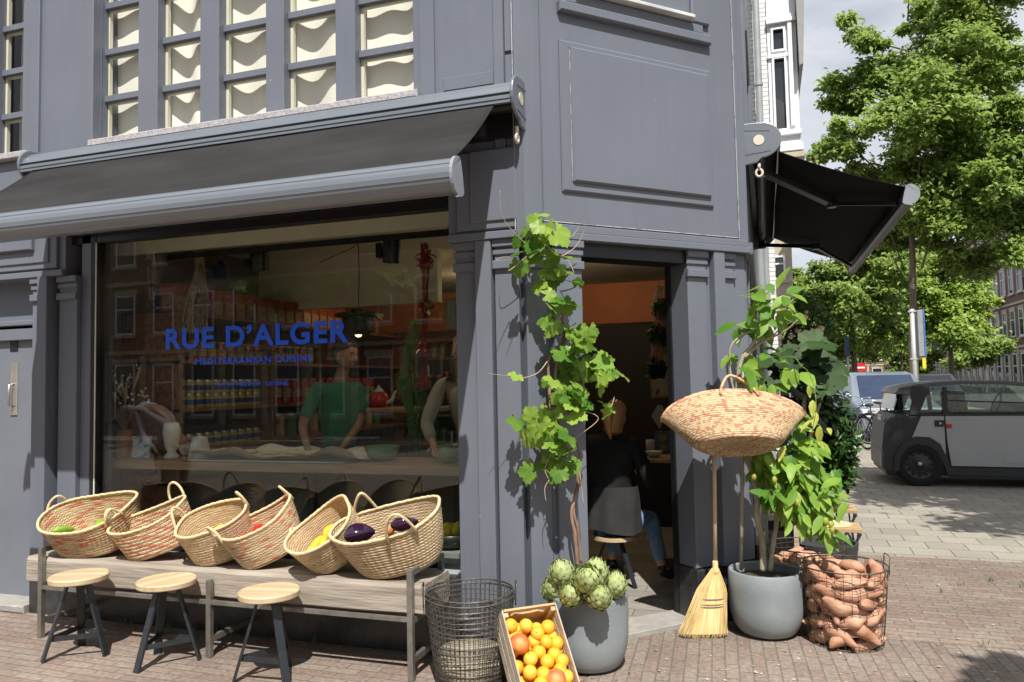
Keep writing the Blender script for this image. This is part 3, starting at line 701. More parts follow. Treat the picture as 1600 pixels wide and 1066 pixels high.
# ------------------------------------------------------------------ awnings
FAB = mat('charcoal_canvas', (0.036, 0.0345, 0.035), rough=0.95, var=0.22, vs=2.2, stretch=(0.6, 2.5, 1), bump=0.15, bs=200, spec=0.1, world=True)
FABD = mat('black_canvas', (0.022, 0.021, 0.022), rough=0.95, var=0.1, vs=2, spec=0.1)
IVORY = mat('ivory_plastic', (0.65, 0.60, 0.48), rough=0.4, var=0.05)
DARKM = mat('dark_bracket', (0.03, 0.03, 0.032), rough=0.45, metal=0.4)
def arc(cx, cy, r, a0, a1, n, ry=None):
    ry = ry or r
    return [(cx + r*math.cos(a0+(a1-a0)*i/n), cy + ry*math.sin(a0+(a1-a0)*i/n)) for i in range(n+1)]
def awning(name, label, fr, u0, u1, zt, out_, drop, flip, group, bs_=1.0):
    """fr frame; cassette from u0 to u1; profile in (d, z); flip: +1 cap disc at u1, -1 at u0"""
    o, u, n = fr
    def P(uu, d, z): return (o[0]+u[0]*uu+n[0]*d, o[1]+u[1]*uu+n[1]*d, z)
    t = thing(name, label, 'awning', P((u0+u1)/2, 0, zt-0.3), 0)
    # cassette: rounded hood, open below
    hood = [(0.0, zt), (0.10, zt-0.005), (0.17, zt-0.03), (0.225, zt-0.075), (0.25, zt-0.135), (0.252, zt-0.175), (0.236, zt-0.178), (0.232, zt-0.135), (0.205, zt-0.085), (0.16, zt-0.045), (0.10, zt-0.02), (0.0, zt-0.016)]
    m = MB()
    k = len(hood); vs = [P(u0, *h) for h in hood] + [P(u1, *h) for h in hood]
    m.add(vs, [(i, (i+1) % k, (i+1) % k + k, i+k) for i in range(k)])
    for zz in (0.115, 0.15): m.fbox((o, u, n), u0, u1, zt-zz-0.004, zt-zz, 0.235, 0.2565)
    m.build('cassette', ALU, t)
    m = MB(); m.fbox(fr, u0, u1, zt-0.30, zt-0.02, 0.0, 0.03); m.tube([P(u0, 0.12, zt-0.14), P(u1, 0.12, zt-0.14)], 0.045, 12); m.build('roller', DARKM, t)
    # end caps
    cap = [(0.0, zt+0.012), (0.10, zt+0.01)] + arc(0.13, zt-0.115, 0.135, PI/2*0.98, -PI/2, 12, 0.125)[1:] + [(0.10, zt-0.27), (0.0, zt-0.285)]
    for (a, b) in ((u1, u1+0.02), (u0-0.02, u0)):
        c = MB(); c.prism(cap, lambda d, z, a=a: P(a, d, z), lambda d, z, b=b: P(b, d, z)); c.build('end_cap', ALU, t, bevel=0.006)
    ue = (u1+0.02) if flip > 0 else (u0-0.02); sg = flip
    c = MB()
    k = 20; vs = [P(ue+sg*0.004, 0.115+0.036*math.cos(2*PI*i/k), zt-0.115+0.036*math.sin(2*PI*i/k)) for i in range(k)] + [P(ue, 0.115+0.036*math.cos(2*PI*i/k), zt-0.115+0.036*math.sin(2*PI*i/k)) for i in range(k)]
    c.add(vs, [tuple(range(k)) if sg > 0 else tuple(range(k-1, -1, -1))] + [(i, (i+1) % k, (i+1) % k + k, i+k) for i in range(k)]); c.build('badge', IVORY, t)
    for rz_ in (((0.012, zt-0.205), (0.19, zt-0.19), (0.19, zt-0.198), (0.012, zt-0.213)), ((0.012, zt-0.03), (0.19, zt-0.05), (0.19, zt-0.058), (0.012, zt-0.038))): c = MB(); c.prism(rz_, lambda d, z: P(ue, d, z), lambda d, z: P(ue+sg*0.003, d, z)); c.build('cap_ridge', ALU, t)
    if 0: c.prism([(0.012, zt-0.205), (0.19, zt-0.19), (0.19, zt-0.198), (0.012, zt-0.213)], lambda d, z: P(ue, d, z), lambda d, z: P(ue+sg*0.003, d, z)); c.prism([(0.012, zt-0.03), (0.19, zt-0.05), (0.19, zt-0.058), (0.012, zt-0.038)], lambda d, z: P(ue, d, z), lambda d, z: P(ue+sg*0.003, d, z)); c.build('cap_ridge', ALU, t)
    # winding eye hook
    ux = ue - sg*0.03
    c = MB(); c.tube([P(ux, 0.11, zt-0.27), P(ux, 0.11, zt-0.315)], 0.012)
    c.tube([P(ux, 0.11+0.022*math.cos(2*PI*i/14), zt-0.338+0.026*math.sin(2*PI*i/14)) for i in range(14)], 0.009, 8, closed=True); c.build('winding_eye', IVORY, t, smooth=True)
    # canvas, slightly sagging; two skins
    uf0, uf1 = u0+0.10, u1-0.10
    zc, zb = zt-0.165, zt-0.165-drop
    def sag(a, b):
        uu = uf0 + (uf1-uf0)*a; d = 0.22 + (out_-0.22)*b; z = zc + (zb+0.085-zc)*b - 0.025*math.sin(PI*b) + 0.003*math.sin(a*9+b*3)
        return uu, d, z
    c = MB(); c.grid(lambda a, b: P(*sag(a, b)), 40, 10)
    co = c.build('canvas', FAB if flip > 0 else FABD, t, smooth=True)
    sd_ = co.modifiers.new('thickness', 'SOLIDIFY'); sd_.thickness = 0.003
    for q_ in (.17, .34, .51, .68, .85):
        c = MB(); c.grid(lambda a, b: (lambda p_: (p_[0], p_[1], p_[2]+.0022))(P(*sag(q_+(a-.5)*.006, .01+.98*b))), 1, 10); c.build('seam', mat('canvas_seam', (.026, .025, .025), rough=.9) if flip > 0 else FABD, t)
    # front bar
    zf = zb + 0.085
    bar = [(out_-0.02, zf+0.012)] + arc(out_-0.005, zf-0.07, 0.075, PI*0.62, -PI*0.42, 12, 0.085) + [(out_-0.03, zf-0.155), (out_-0.06, zf-0.14), (out_-0.045, zf-0.05)]
    bar = [(out_-.03+(a_-out_+.03)*bs_, zf+.01+(b2-zf-.01)*bs_) for a_, b2 in bar]
    c = MB(); k = len(bar); vs = [P(uf0-0.03, *h) for h in bar] + [P(uf1+0.03, *h) for h in bar]
    c.add(vs, [(i, (i+1) % k, (i+1) % k + k, i+k) for i in range(k)] + [tuple(range(k-1, -1, -1)), tuple(range(k, 2*k))])
    for q in (2, 4, 6, 9):
        b0 = bar[q]; c.fbox(fr, uf0-0.03, uf1+0.03, b0[1]-0.002, b0[1]+0.002, b0[0]-0.002, b0[0]+0.0022)
    c.build('front_bar', ALU if flip > 0 else mat('side_bar_grey', (.09, .085, .085), rough=.45), t)
    cap2 = [(out_-0.03, zf+0.022)] + arc(out_-0.005, zf-0.07, 0.084, PI*0.60, -PI*0.45, 12, 0.094) + [(out_+0.02, zf-0.178), (out_-0.05, zf-0.16), (out_-0.07, zf-0.14), (out_-0.052, zf-0.05)]
    cap2 = [(out_-.03+(a_-out_+.03)*bs_, zf+.01+(b2-zf-.01)*bs_) for a_, b2 in cap2]
    for (a, b) in ((uf1+0.03, uf1+0.045), (uf0-0.045, uf0-0.03)):
        c = MB(); c.prism(cap2, lambda d, z, a=a: P(a, d, z), lambda d, z, b=b: P(b, d, z)); c.build('bar_end_cap', mat('cap_silver', (0.26, 0.28, 0.31), rough=0.35), t, bevel=0.004)
    # folding arms
    for (ua, s) in ((u0+0.28, 1), (u1-0.28, -1)):
        A = P(ua-s*0.05, 0.12, zt-0.27); E_ = P(ua+s*0.55, 0.12+(out_-0.12)*0.55, zt-0.24-drop*0.42); B = P(ua+s*0.02, out_-0.05, zb+0.03)
        c = MB(); c.beam(A, E_, 0.06, 0.04); c.beam(E_, B, 0.035, 0.03); c.tube([Vector(E_)+Vector((0, 0, -.03)), Vector(E_)+Vector((0, 0, .03))], 0.04); c.tube([Vector(A)+Vector((0, 0, -.04)), Vector(A)+Vector((0, 0, .05))], 0.04)
        c.build('folding_arm', DARKM if flip > 0 else mat('arm_grey', (0.05, 0.05, 0.055), rough=0.35, metal=0.3), t, bevel=0.004)
    return t
awning('awning', 'long charcoal canvas awning with grey front bar pulled out above the shop window', FL, -4.97, -1.292, 3.315, 0.89, 0.60, 1, None)
awning('awning', 'black canvas awning round the corner seen from below, on the side street face', FR, 0.065, 3.75, 3.335, 1.06, 0.44, -1, None, 0.72)
# ------------------------------------------------------------------ ground
def sheet(name, pts, z, m, th=0.0):
    a = MB(); a.add([(x, y, z) for x, y in pts], [tuple(range(len(pts)))]); return struct(name, a, m)
ASPH = mat('asphalt', (0.055, 0.053, 0.05), rough=0.9, var=0.2, vs=3, bump=0.4, bs=90, world=True)
CL1 = brickmat('clinker_long', (0.215, 0.15, 0.12), (0.255, 0.205, 0.165), (0.145, 0.125, 0.10), 0.205, 0.072, ms=0.0045, rot=0.02, bump=0.75, var=0.42)
CL2 = brickmat('clinker_across', (0.215, 0.155, 0.125), (0.25, 0.205, 0.17), (0.155, 0.135, 0.11), 0.205, 0.072, ms=0.0045, rot=PI/2-0.06, bump=0.75, var=0.42)
TILE = brickmat('concrete_tiles', (0.26, 0.235, 0.195), (0.32, 0.29, 0.24), (0.12, 0.11, 0.09), 0.32, 0.30, ms=0.006, rot=0.03, bump=0.5, var=0.22)
sheet('ground', [(-400, -400), (400, -400), (400, 400), (-400, 400)], -0.02, ASPH)
sheet('brick_pavement', [(-14, -3), (9, -3), (9, 5.02), (-0.3, 5.08), (-1.0, 4.3), (-14, 4.3)], 0.0, CL1)
sheet('brick_pavement', [(-0.95, 3.0), (9, 3.0), (9, 5.02), (-0.45, 5.06), (-0.95, 4.62)], 0.004, CL2)
sheet('brick_pavement', [(-0.6, 5.02), (9, 5.02), (9, 7.25), (-0.6, 7.40)], 0.0, CL1)
sheet('tile_pavement', [(-0.6, 7.40), (9, 7.25), (9, 42), (-0.6, 42)], 0.0, TILE)
sheet('street', [(-60, -40), (60, -40), (60, -3), (-60, -3)], -0.012, mat('pale_street', (.20, .185, .16), rough=.9, var=.15, vs=2, world=True))

# litter, sand and small dry leaves on the paving
r9 = np.random.default_rng(77); nL = 900
px_ = np.concatenate([r9.uniform(-6, 3.5, nL), r9.uniform(-4.6, -1.7, 260), r9.uniform(-1.4, 1.2, 200)]); py_ = np.concatenate([r9.uniform(2.2, 7.4, nL), 4.07 - np.abs(r9.normal(0, .09, 260)), r9.uniform(3.9, 5.2, 200)])
inside = (py_ > 4.05) & (px_ < -1.0); keep = ~inside & ~((py_ - px_ > 5.45) & (px_ < -.1)); px_ = px_[keep]; py_ = py_[keep]
T_ = xf(rots(len(px_), (0, 0, 1), .25, 78), np.stack([px_, py_, np.full(len(px_), .009)], 1), .008 + .022*r9.random(len(px_))**3)
o = inst('paving_litter', [(0, -.3, 0), (.6, -.25, .1), (1, .1, .05), (.3, .4, 0)], [(0, 1, 2, 3)], T_, mat('dry_litter', (.34, .27, .17), rough=.9, col2=(.55, .47, .34), vs=9, world=True)); prop(o, 'scattered dry leaf bits and litter on the brick paving', 'litter', kind='stuff')
gw = np.stack([np.concatenate([r9.uniform(-4.8, -1.8, 26), r9.uniform(-2.6, -.6, 10), r9.uniform(.7, 2.8, 14)]), np.concatenate([4.075 - np.abs(r9.normal(0, .02, 26)), r9.uniform(3.1, 3.6, 10), r9.uniform(5, 7.2, 14)]), np.full(50, .004)], 1)
gp = np.repeat(gw, 9, 0) + r9.normal(0, .012, (450, 3))*np.array([1, 1, 0]); R_ = rots(450, (0, -.6, .2), .8, 79); R_[:, :, 0] = R_[:, :, 0]*.4 + np.array([0, 0, 1.0])
o = inst('paving_weeds', [(0, -.10, 0), (.6, -.06, .0), (1, 0, .05), (.5, .08, 0)], [(0, 1, 2, 3)], xf(R_, gp, .018 + .03*r9.random(450)), leafmat('weed_green', (.06, .12, .02), (.16, .24, .06))); prop(o, 'small weeds growing in the paving joints', 'weeds', kind='stuff')
# ------------------------------------------------------------------ bench
TIMB = mat('weathered_beam', (0.22, 0.185, 0.145), rough=0.8, col2=(0.42, 0.365, 0.30), vs=16, stretch=(0.10, 1.0, 1.2), bump=0.55, bs=55, detail=8, vlo=0.3, vhi=0.7)
GALV = mat('galvanised_tube', (0.30, 0.285, 0.255), rough=0.45, metal=0.75, var=0.22, vs=14)
SEATW = mat('stool_wood', (0.44, 0.33, 0.19), rough=0.6, col2=(0.64, 0.51, 0.33), vs=18, stretch=(0.12, 1, 1), bump=0.2, bs=60, detail=7)
LEGM = mat('black_steel', (0.022, 0.026, 0.031), rough=0.42, var=0.25, vs=20)
ZB = 0.505
bench = thing('bench', 'long bench of one weathered grey timber beam on a welded steel tube frame', 'bench', (-3.15, 3.92, 0))
b = MB()
nu, nv = 90, 5
def beam_pt(a, t):
    # cross-section loop t in 0..1 of a rounded rectangle with slight wobble
    x = -4.63 + (4.63-1.775)*a
    y0, y1, z0, z1, r = 3.745, 4.085, 0.335, ZB, 0.022
    wob = 0.006*math.sin(x*3.1) + 0.003*math.sin(x*9.7+1)
    cs = [(y1-r, z1), (y0+r*.6, z1), (y0+r*.15, z1-r*.15), (y0, z1-r), (y0-.002, (z0+z1)/2), (y0, z0+r*.6), (y0+r, z0), (y1-r, z0), (y1, z0+r), (y1, z1-r)]
    k = len(cs); i = int(t*k) % k
    y, z = cs[i]
    return (x, y + (wob if y < 3.9 else 0), z + (0.003*math.sin(x*5+2) if z > .45 else 0))
b.grid(lambda a, t: beam_pt(a, 1-t), nu, 10)
vs0 = [beam_pt(0, i/10) for i in range(10)]; vs1 = [beam_pt(1, i/10) for i in range(10)]
b.add(vs0, [tuple(range(10))]); b.add(vs1, [tuple(range(9, -1, -1))])
b.build('seat', TIMB, bench)
def post(x, z1f, z1b):
    a = MB(); w_ = 0.032
    a.box(x-w_/2, x+w_/2, 3.705, 3.705+w_, 0, z1f); a.build('leg', GALV, bench, bevel=0.002)
    a = MB(); a.box(x-w_/2, x+w_/2, 4.11, 4.11+w_, 0, z1b); a.build('leg', GALV, bench, bevel=0.002)
    a = MB(); a.box(x-w_/2+.002, x+w_/2-.002, 3.705+w_, 4.11, 0.09, 0.09+w_); a.build('crossbar', GALV, bench); a = MB(); a.box(x-w_/2+.002, x+w_/2-.002, 3.705+w_, 4.11, 0.298, 0.33)
    a.build('crossbar', GALV, bench)
    if z1f > 0.52: a = MB(); a.box(x-w_/2+.001, x+w_/2-.001, 3.705+w_, 4.11, z1f-w_, z1f-.001); a.build('top_bar', GALV, bench)
post(-4.475, 0.575, 0.575); post(-3.155, 0.45, 0.45); post(-1.845, 0.585, 0.585)
a = MB(); a.box(-4.459, -1.861, 3.708, 3.732, 0.31, 0.332); a.build('rail', GALV, bench); a = MB(); a.box(-4.459, -1.861, 4.112, 4.136, 0.31, 0.332); a.build('rail', GALV, bench)

# ------------------------------------------------------------------ stools
def stool(label, cx, cy, feet, rz):
    t = thing('stool', label, 'stool', (cx, cy, 0), rz, 'three round stools before the bench')
    s = MB(); r = 0.163
    s.lathe([(0, 0.44), (r-.004, 0.44), (r, 0.445), (r+.001, 0.468), (r-.005, 0.475), (0, 0.476)], 48)
    s.build('seat', SEATW, t, smooth=True, local=True, auto=True)
    ang = [math.atan2(fy, fx) for fx, fy in feet]
    tops = []; foots = []; R_ = rmat(t).inverted().to_3x3()
    for fx, fy in feet:
        a_ = math.atan2(fy, fx); v = R_ @ Vector((math.cos(a_), math.sin(a_), 0))
        T_ = v*0.055 + Vector((0, 0, .442)); B_ = v*0.185
        l = MB(); l.beam(T_, B_, 0.044, 0.016, up=v); l.build('leg', LEGM, t, local=True, bevel=0.002)
        m_ = T_.lerp(B_, 0.72); foots.append(m_)
    for i in range(3):
        l = MB(); l.beam(foots[i], foots[(i+1) % 3], 0.008, 0.030); l.build('brace', LEGM, t, local=True)
    l = MB(); l.lathe([(0, 0.425), (0.075, 0.425), (0.075, 0.44), (0, 0.4401)], 24); l.build('seat_plate', LEGM, t, local=True)
    return t
stool('round wooden stool with black legs, leftmost of the three before the bench', -3.965, 3.545, [(-.08, -.135), (.165, .03), (-.095, .105)], 0.4)
stool('round wooden stool with black legs, middle one of the three before the bench', -3.35, 3.59, [(-.03, -.14), (.15, .08), (-.16, .10)], 1.3)
stool('round wooden stool with black legs, rightmost of the three, nearest the camera', -2.61, 3.545, [(-.15, -.10), (.15, -.07), (0, .17)], 0.2)

# ------------------------------------------------------------------ palm baskets
STR = (0.74, 0.56, 0.35)
ST_plain = strawmat('palm_plain', STR, rows=15, turns=54)
ST_fleck = strawmat('palm_red_fleck', STR, (0.62, 0.13, 0.08), 0.22, 'fleck', rows=13, turns=60)
ST_diag = strawmat('palm_red_diagonal', STR, (0.72, 0.17, 0.10), 0.28, 'diag', rows=9, turns=70)
ST_few = strawmat('palm_few_flecks', STR, (0.62, 0.13, 0.08), 0.10, 'fleck', rows=14, turns=60)
ST_hang = strawmat('palm_red_green_fleck', (0.80, 0.60, 0.36), (0.56, 0.20, 0.13), 0.26, 'fleck', rows=22, turns=230)
ROPE = mat('palm_rope', (0.60, 0.46, 0.25), rough=0.75, col2=(0.74, 0.60, 0.36), vs=40, bump=0.5, bs=150)
ROPER = mat('palm_rope_red', (0.62, 0.42, 0.25), rough=0.75, col2=(0.62, 0.16, 0.10), vs=22, bump=0.5, bs=150, vlo=0.52, vhi=0.56)
def basket(label, M_, a, b_, h, mt, base=(0.62, 0.66), sad=0.0, squeeze=0.0, rows=14, hh=0.13, rope=None, group=None, floor=None, seed=0, cat='basket', name='palm_basket', han=(90, 270), bend=0.0, hspan=24, dent=0.0):
    """M_ world matrix; mouth towards local +z, long axis local x"""
    rn = random.Random(seed); ph = [rn.uniform(0, 6.28) for _ in range(4)]
    def wall(u, v, off=0.0):
        th = 2*PI*u
        k = v**0.75
        ax = a*(base[0] + (1-base[0])*k); by = b_*(base[1] + (1-base[1])*k)
        if v < 0.12: q = math.sqrt(max(0.0, 1-(1-v/0.12)**2)); ax *= 0.86+0.14*q; by *= 0.86+0.14*q
        e = 0.82
        c, s = math.cos(th), math.sin(th)
        x = ax*math.copysign(abs(c)**e, c); y = by*math.copysign(abs(s)**e, s)
        wob = 1 + 0.020*math.sin(2*th+ph[0])*v + 0.014*math.sin(3*th+ph[1])*v + 0.008*math.sin(7*th+ph[2])*v
        rr = -0.0017*(abs(((v*rows) % 1.0)-0.5)*2)**4
        x *= wob; y *= wob
        y *= 1 - squeeze*v*v*(0.5+0.5*math.cos(2*th))
        x += (rr - off)*c; y += (rr - off)*s
        y -= dent*math.exp(-((x/(a*.5))**2))*v*v*(1 if s > 0 else -0.2)
        z = h*v*(1 + sad*(c*c-0.4)*v) + 0.006*math.sin(2*th+ph[3])*v
        z += bend*x*x
        return (x, y, z)
    # rest the basket on its support
    if floor is not None:
        zmin = min((M_ @ Vector(wall(i/48, j/12))).z for i in range(48) for j in range(13))
        M_ = Matrix.Translation((0, 0, floor - zmin)) @ M_
    t = thing(name, label, cat, M_.translation, 0, group)
    w_ = MB(); w_.M = M_; w_.grid(lambda u, v: wall(u, 1-v if False else v), 96, rows*4, cu=True)
    # base
    def under(u, v):
        p = wall(1-u, 0); q = 1-v*.985; return (p[0]*q, p[1]*q, p[2])
    g0 = len(w_.uv); w_.grid(under, 96, 10, cu=True)
    for k_ in range(g0, len(w_.uv)): w_.uv[k_] = [(a_*.6, b_*.45) for a_, b_ in w_.uv[k_]]
    w_.build('outer_wall', mt, t, smooth=True)
    w_ = MB(); w_.M = M_; w_.grid(lambda u, v: wall(1-u, 0.035+0.965*v, 0.009), 96, rows*3, cu=True)
    vs = [wall(i/96, 0.035, 0.009) for i in range(96)]; w_.add(vs + [(0, 0, h*0.035)], [(i, (i+1) % 96, 96) for i in range(96)])
    w_.build('inner_wall', mt, t, smooth=True)
    r_ = MB(); r_.M = M_; rp_ = []
    for i in range(120):
        p = Vector(wall(i/120, 1.0, 0.0045)); p.z += 0.002 + 0.0018*math.sin(i*2.2); rp_.append(p)
    r_.tube(rp_, 0.0095, 8, closed=True); r_.build('rim', rope or ROPE, t, smooth=True)
    for hi, hd in enumerate(han):
        u0 = (hd-hspan)/360; u1 = (hd+hspan)/360
        A = Vector(wall(u0, 0.90, -0.006)); B = Vector(wall(u1, 0.90, -0.006)); pts = []
        sgn = 1 if math.sin(rad(hd)) > 0 else -1
        lean = rn.uniform(-0.03, 0.05)
        for i in range(25):
            q = i/24; p = A.lerp(B, q); k = math.sin(PI*q)**0.55
            p.z += hh*k*(1+0.1*math.sin(q*5)) ; p.y += sgn*lean*k; p.x += 0.02*k*math.sin(q*3+seed); pts.append(p)
        hm = MB(); hm.M = M_; hm.tube(pts, 0.0085, 8); hm.build('handle', rope or ROPE, t, smooth=True)
    t['h'] = h; del t['h']
    return t, M_
def bm(x, y, z, yaw, lean_left, lean_front):
    return Matrix.Translation((x, y, z)) @ Matrix.Rotation(rad(lean_left), 4, 'Y').inverted() @ Matrix.Rotation(rad(lean_front), 4, 'X') @ Matrix.Rotation(rad(yaw), 4, 'Z')
GB = 'palm baskets of vegetables standing on the bench'
kB = {}
kB[1] = basket('wide palm basket with red flecks and a green vegetable, leftmost on the bench', bm(-4.220, 3.95, ZB, 9, 2, 27), 0.315, 0.225, 0.235, ST_fleck, base=(0.84, 0.86), sad=0.08, rows=12, floor=ZB-.002, seed=1, group=GB, han=(160, 330), hspan=15, hh=0.085)
kB[2] = basket('palm basket with diagonal red and green stripes, second from the left end', bm(-3.685, 3.93, ZB, 14, 13, 24), 0.255, 0.155, 0.225, ST_diag, base=(0.86, 0.92), sad=0.10, rows=9, floor=ZB-.002, seed=2, group=GB, han=(60, 172), hspan=15, hh=0.115)
kB[3] = basket('plain palm basket holding something yellow, third from the left end of the bench', bm(-3.220, 3.95, ZB, 22, 5, 28), 0.215, 0.175, 0.240, ST_plain, base=(0.90, 0.92), sad=0.05, rows=13, floor=ZB-.002, seed=3, group=GB, han=(165, 25), hspan=17, hh=0.11)
kB[4] = basket('palm basket with a few red flecks and red peppers, fourth from the left end', bm(-2.850, 3.93, ZB, 20, 17, 24), 0.235, 0.165, 0.245, ST_few, base=(0.80, 0.86), sad=0.14, rows=12, floor=ZB-.002, seed=4, group=GB, han=(28, 205), hspan=15, hh=0.105)
kB[5] = basket('plain palm basket of yellow peppers gaping to the front, beside the biggest basket', bm(-2.390, 3.93, ZB, 28, 20, 38), 0.22, 0.175, 0.225, ST_plain, base=(0.82, 0.86), sad=0.18, rows=12, floor=ZB-.002, seed=5, group=GB, han=(140,), hspan=18, hh=0.03)
kB[6] = basket('biggest plain palm basket, with aubergines, at the right end of the bench', bm(-1.985, 3.92, ZB, 8, 10, 24), 0.335, 0.185, 0.285, ST_plain, base=(0.68, 0.80), sad=0.05, rows=15, floor=ZB-.002, seed=6, group=GB, han=(118, 290), hspan=14, hh=0.15)

# vegetables in the baskets
def veg(name, label, cat, Mw, fn_build, m, group=None, stem=None):
    t = thing(name, label, cat, Mw.translation, 0, group)
    b_ = MB(); b_.M = Mw; fn_build(b_); b_.build('flesh', m, t, smooth=True)
    if stem:
        s_ = MB(); s_.M = Mw; s_.tube(stem[0], stem[1], 8); s_.build('stem', mat('green_stem', (0.10, 0.16, 0.04), rough=0.6), t, smooth=True)
    return t
PEPY = mat('yellow_pepper', (0.85, 0.42, 0.03), rough=0.28, col2=(0.90, 0.55, 0.05), vs=12)
PEPR = mat('red_pepper', (0.62, 0.02, 0.015), rough=0.22, var=0.15)
AUB = mat('aubergine', (0.018, 0.006, 0.022), rough=0.13, col2=(0.035, 0.010, 0.035), vs=6, coat=0.5)
GREENV = mat('green_pepper', (0.22, 0.38, 0.03), rough=0.35, var=0.2)
YELV = mat('yellow_squash', (0.85, 0.60, 0.04), rough=0.4, var=0.1)
def lobed(L_, r_, bend=0.0, k=3):
    def f(b_):
        def p(u, v):
            th = 2*PI*u; rr = r_*(math.sin(PI*min(1, v*0.96+.02))**0.55)*(1+0.10*math.cos(k*th))*(1-0.35*v)
            return (L_*(v-.5), rr*math.cos(th) + bend*math.sin(PI*v), rr*math.sin(th))
        b_.grid(p, 20, 14, cu=True)
    return f
def inb(k, x, y, z, rx=0, ry=0, rz=0):
    return kB[k][1] @ Matrix.Translation((x, y, z)) @ Euler((rad(rx), rad(ry), rad(rz))).to_matrix().to_4x4()
for i, (x, y, z, rz) in enumerate(((-0.10, -0.02, 0.13, 30), (-0.02, -0.05, 0.15, 70), (0.05, -0.03, 0.14, -10), (-0.06, 0.03, 0.11, 10), (0.02, 0.05, 0.12, 50), (-0.13, -0.06, 0.10, 80), (0.10, 0.02, 0.11, 20))):
    veg('yellow_pepper', 'yellow pepper in the gaping palm basket', 'pepper', inb(5, x, y, z, 10*i, 12, rz), lobed(0.13, 0.036, 0.012), PEPY, 'yellow peppers in the gaping basket', ([(-0.066, 0, 0), (-0.09, 0, 0.006)], 0.005))
for i, (x, y, z, rz) in enumerate(((-0.09, -0.02, 0.17, 20), (0.02, -0.06, 0.16, 60), (-0.02, 0.03, 0.15, -20))):
    veg('red_pepper', 'glossy red pointed pepper in the fourth palm basket', 'pepper', inb(4, x, y, z, 20*i, 10, rz), lobed(0.14, 0.028, 0.02), PEPR, 'red peppers in the fourth basket', ([(-0.07, 0, 0), (-0.10, 0, 0.01)], 0.005))
veg('aubergine', 'dark purple aubergine bulging at the left of the biggest basket', 'aubergine', inb(6, -0.15, -0.06, 0.27, 10, 15, 20), lobed(0.17, 0.062, .01, 5), AUB)
veg('aubergine', 'dark purple aubergine under the front handle of the biggest basket', 'aubergine', inb(6, 0.13, -0.085, 0.285, 0, 10, 10), lobed(0.15, 0.045), AUB)
veg('carrot_tip', 'small orange vegetable tip between the aubergines in the biggest basket', 'vegetable', inb(6, 0.03, -0.05, 0.25, 0, -40, 0), lobed(0.10, 0.025), mat('orange_veg', (0.85, 0.35, 0.12), rough=0.5))
veg('green_pepper', 'bright green pepper inside the leftmost palm basket', 'pepper', inb(1, -0.14, -0.10, 0.175, 0, 25, 50), lobed(0.13, 0.032, 0.01), GREENV)
veg('yellow_squash', 'small yellow squash in the third palm basket', 'squash', inb(3, 0.03, -0.03, 0.15, 0, 20, 60), lobed(0.12, 0.05), YELV)
for k_, zz, nn in ((1, 0.10, 7), (2, 0.12, 6), (3, 0.10, 6), (4, 0.10, 6), (5, 0.06, 6), (6, 0.16, 8)):
    # what lies deeper in the basket, out of the light
    aa = {1: .2, 2: .15, 3: .13, 4: .12, 5: .11, 6: .17}[k_]
    for i in range(nn):
        an = i*2.4; q = math.sqrt((i+.5)/nn)
        veg('deep_vegetable', 'vegetable lying deep in a palm basket on the bench', 'vegetable', inb(k_, aa*q*math.cos(an), aa*.5*q*math.sin(an), zz-0.045, 0, 0, i*50), lobed(0.14, 0.045), {1: GREENV, 2: GREENV, 3: YELV, 4: PEPR, 5: PEPY, 6: AUB}[k_], 'vegetables deep in the baskets')
# ------------------------------------------------------------------ grey planters
POTM = mat('grey_fibre_clay', (0.20, 0.225, 0.235), rough=0.62, col2=(0.27, 0.295, 0.30), vs=4.0, bump=0.12, bs=45, vlo=0.35, vhi=0.7, rvar=0.1)
SOIL = mat('potting_soil', (0.06, 0.04, 0.028), rough=0.95, var=0.5, vs=40, bump=1.0, bs=60)
def planter(label, x, y, R_, H_, rb):
    t = thing('planter', label, 'plant pot', (x, y, 0), 0, 'grey round planters')
    p = [(0, 0.012), (rb-.02, 0.012), (rb, 0.02)]
    for i in range(1, 9):
        q = i/8; p.append((rb + (R_-rb)*(1-(1-q)**2.2), 0.02 + 0.20*q**1.25))
    p += [(R_+.003, H_*0.75), (R_, H_-.008), (R_-.006, H_), (R_-.022, H_), (R_-.028, H_-.006), (R_-.030, H_-.05), (R_-.032, H_-.10)]
    b_ = MB(); b_.lathe(p, 72); b_.build('pot', POTM, t, smooth=True, local=True, auto=True)
    b_ = MB(); b_.lathe([(R_-.031, H_-.062), (R_-.05, H_-.05), (0.1, H_-.045), (0, H_-.04)], 40); b_.build('soil', SOIL, t, smooth=True, local=True)
    return t
P1 = (-0.045, 4.985); P2 = (-0.985, 4.185)
hp1 = ony(1192, 889, P1[1]).z; hp2 = 0.405
planter('grey planter holding the climber with twisted stems, right of the straw broom', P1[0], P1[1], 0.222, hp1, 0.155)
planter('grey planter heaped with artichokes, behind the crate of oranges', P2[0], P2[1], 0.222, hp2, 0.165)

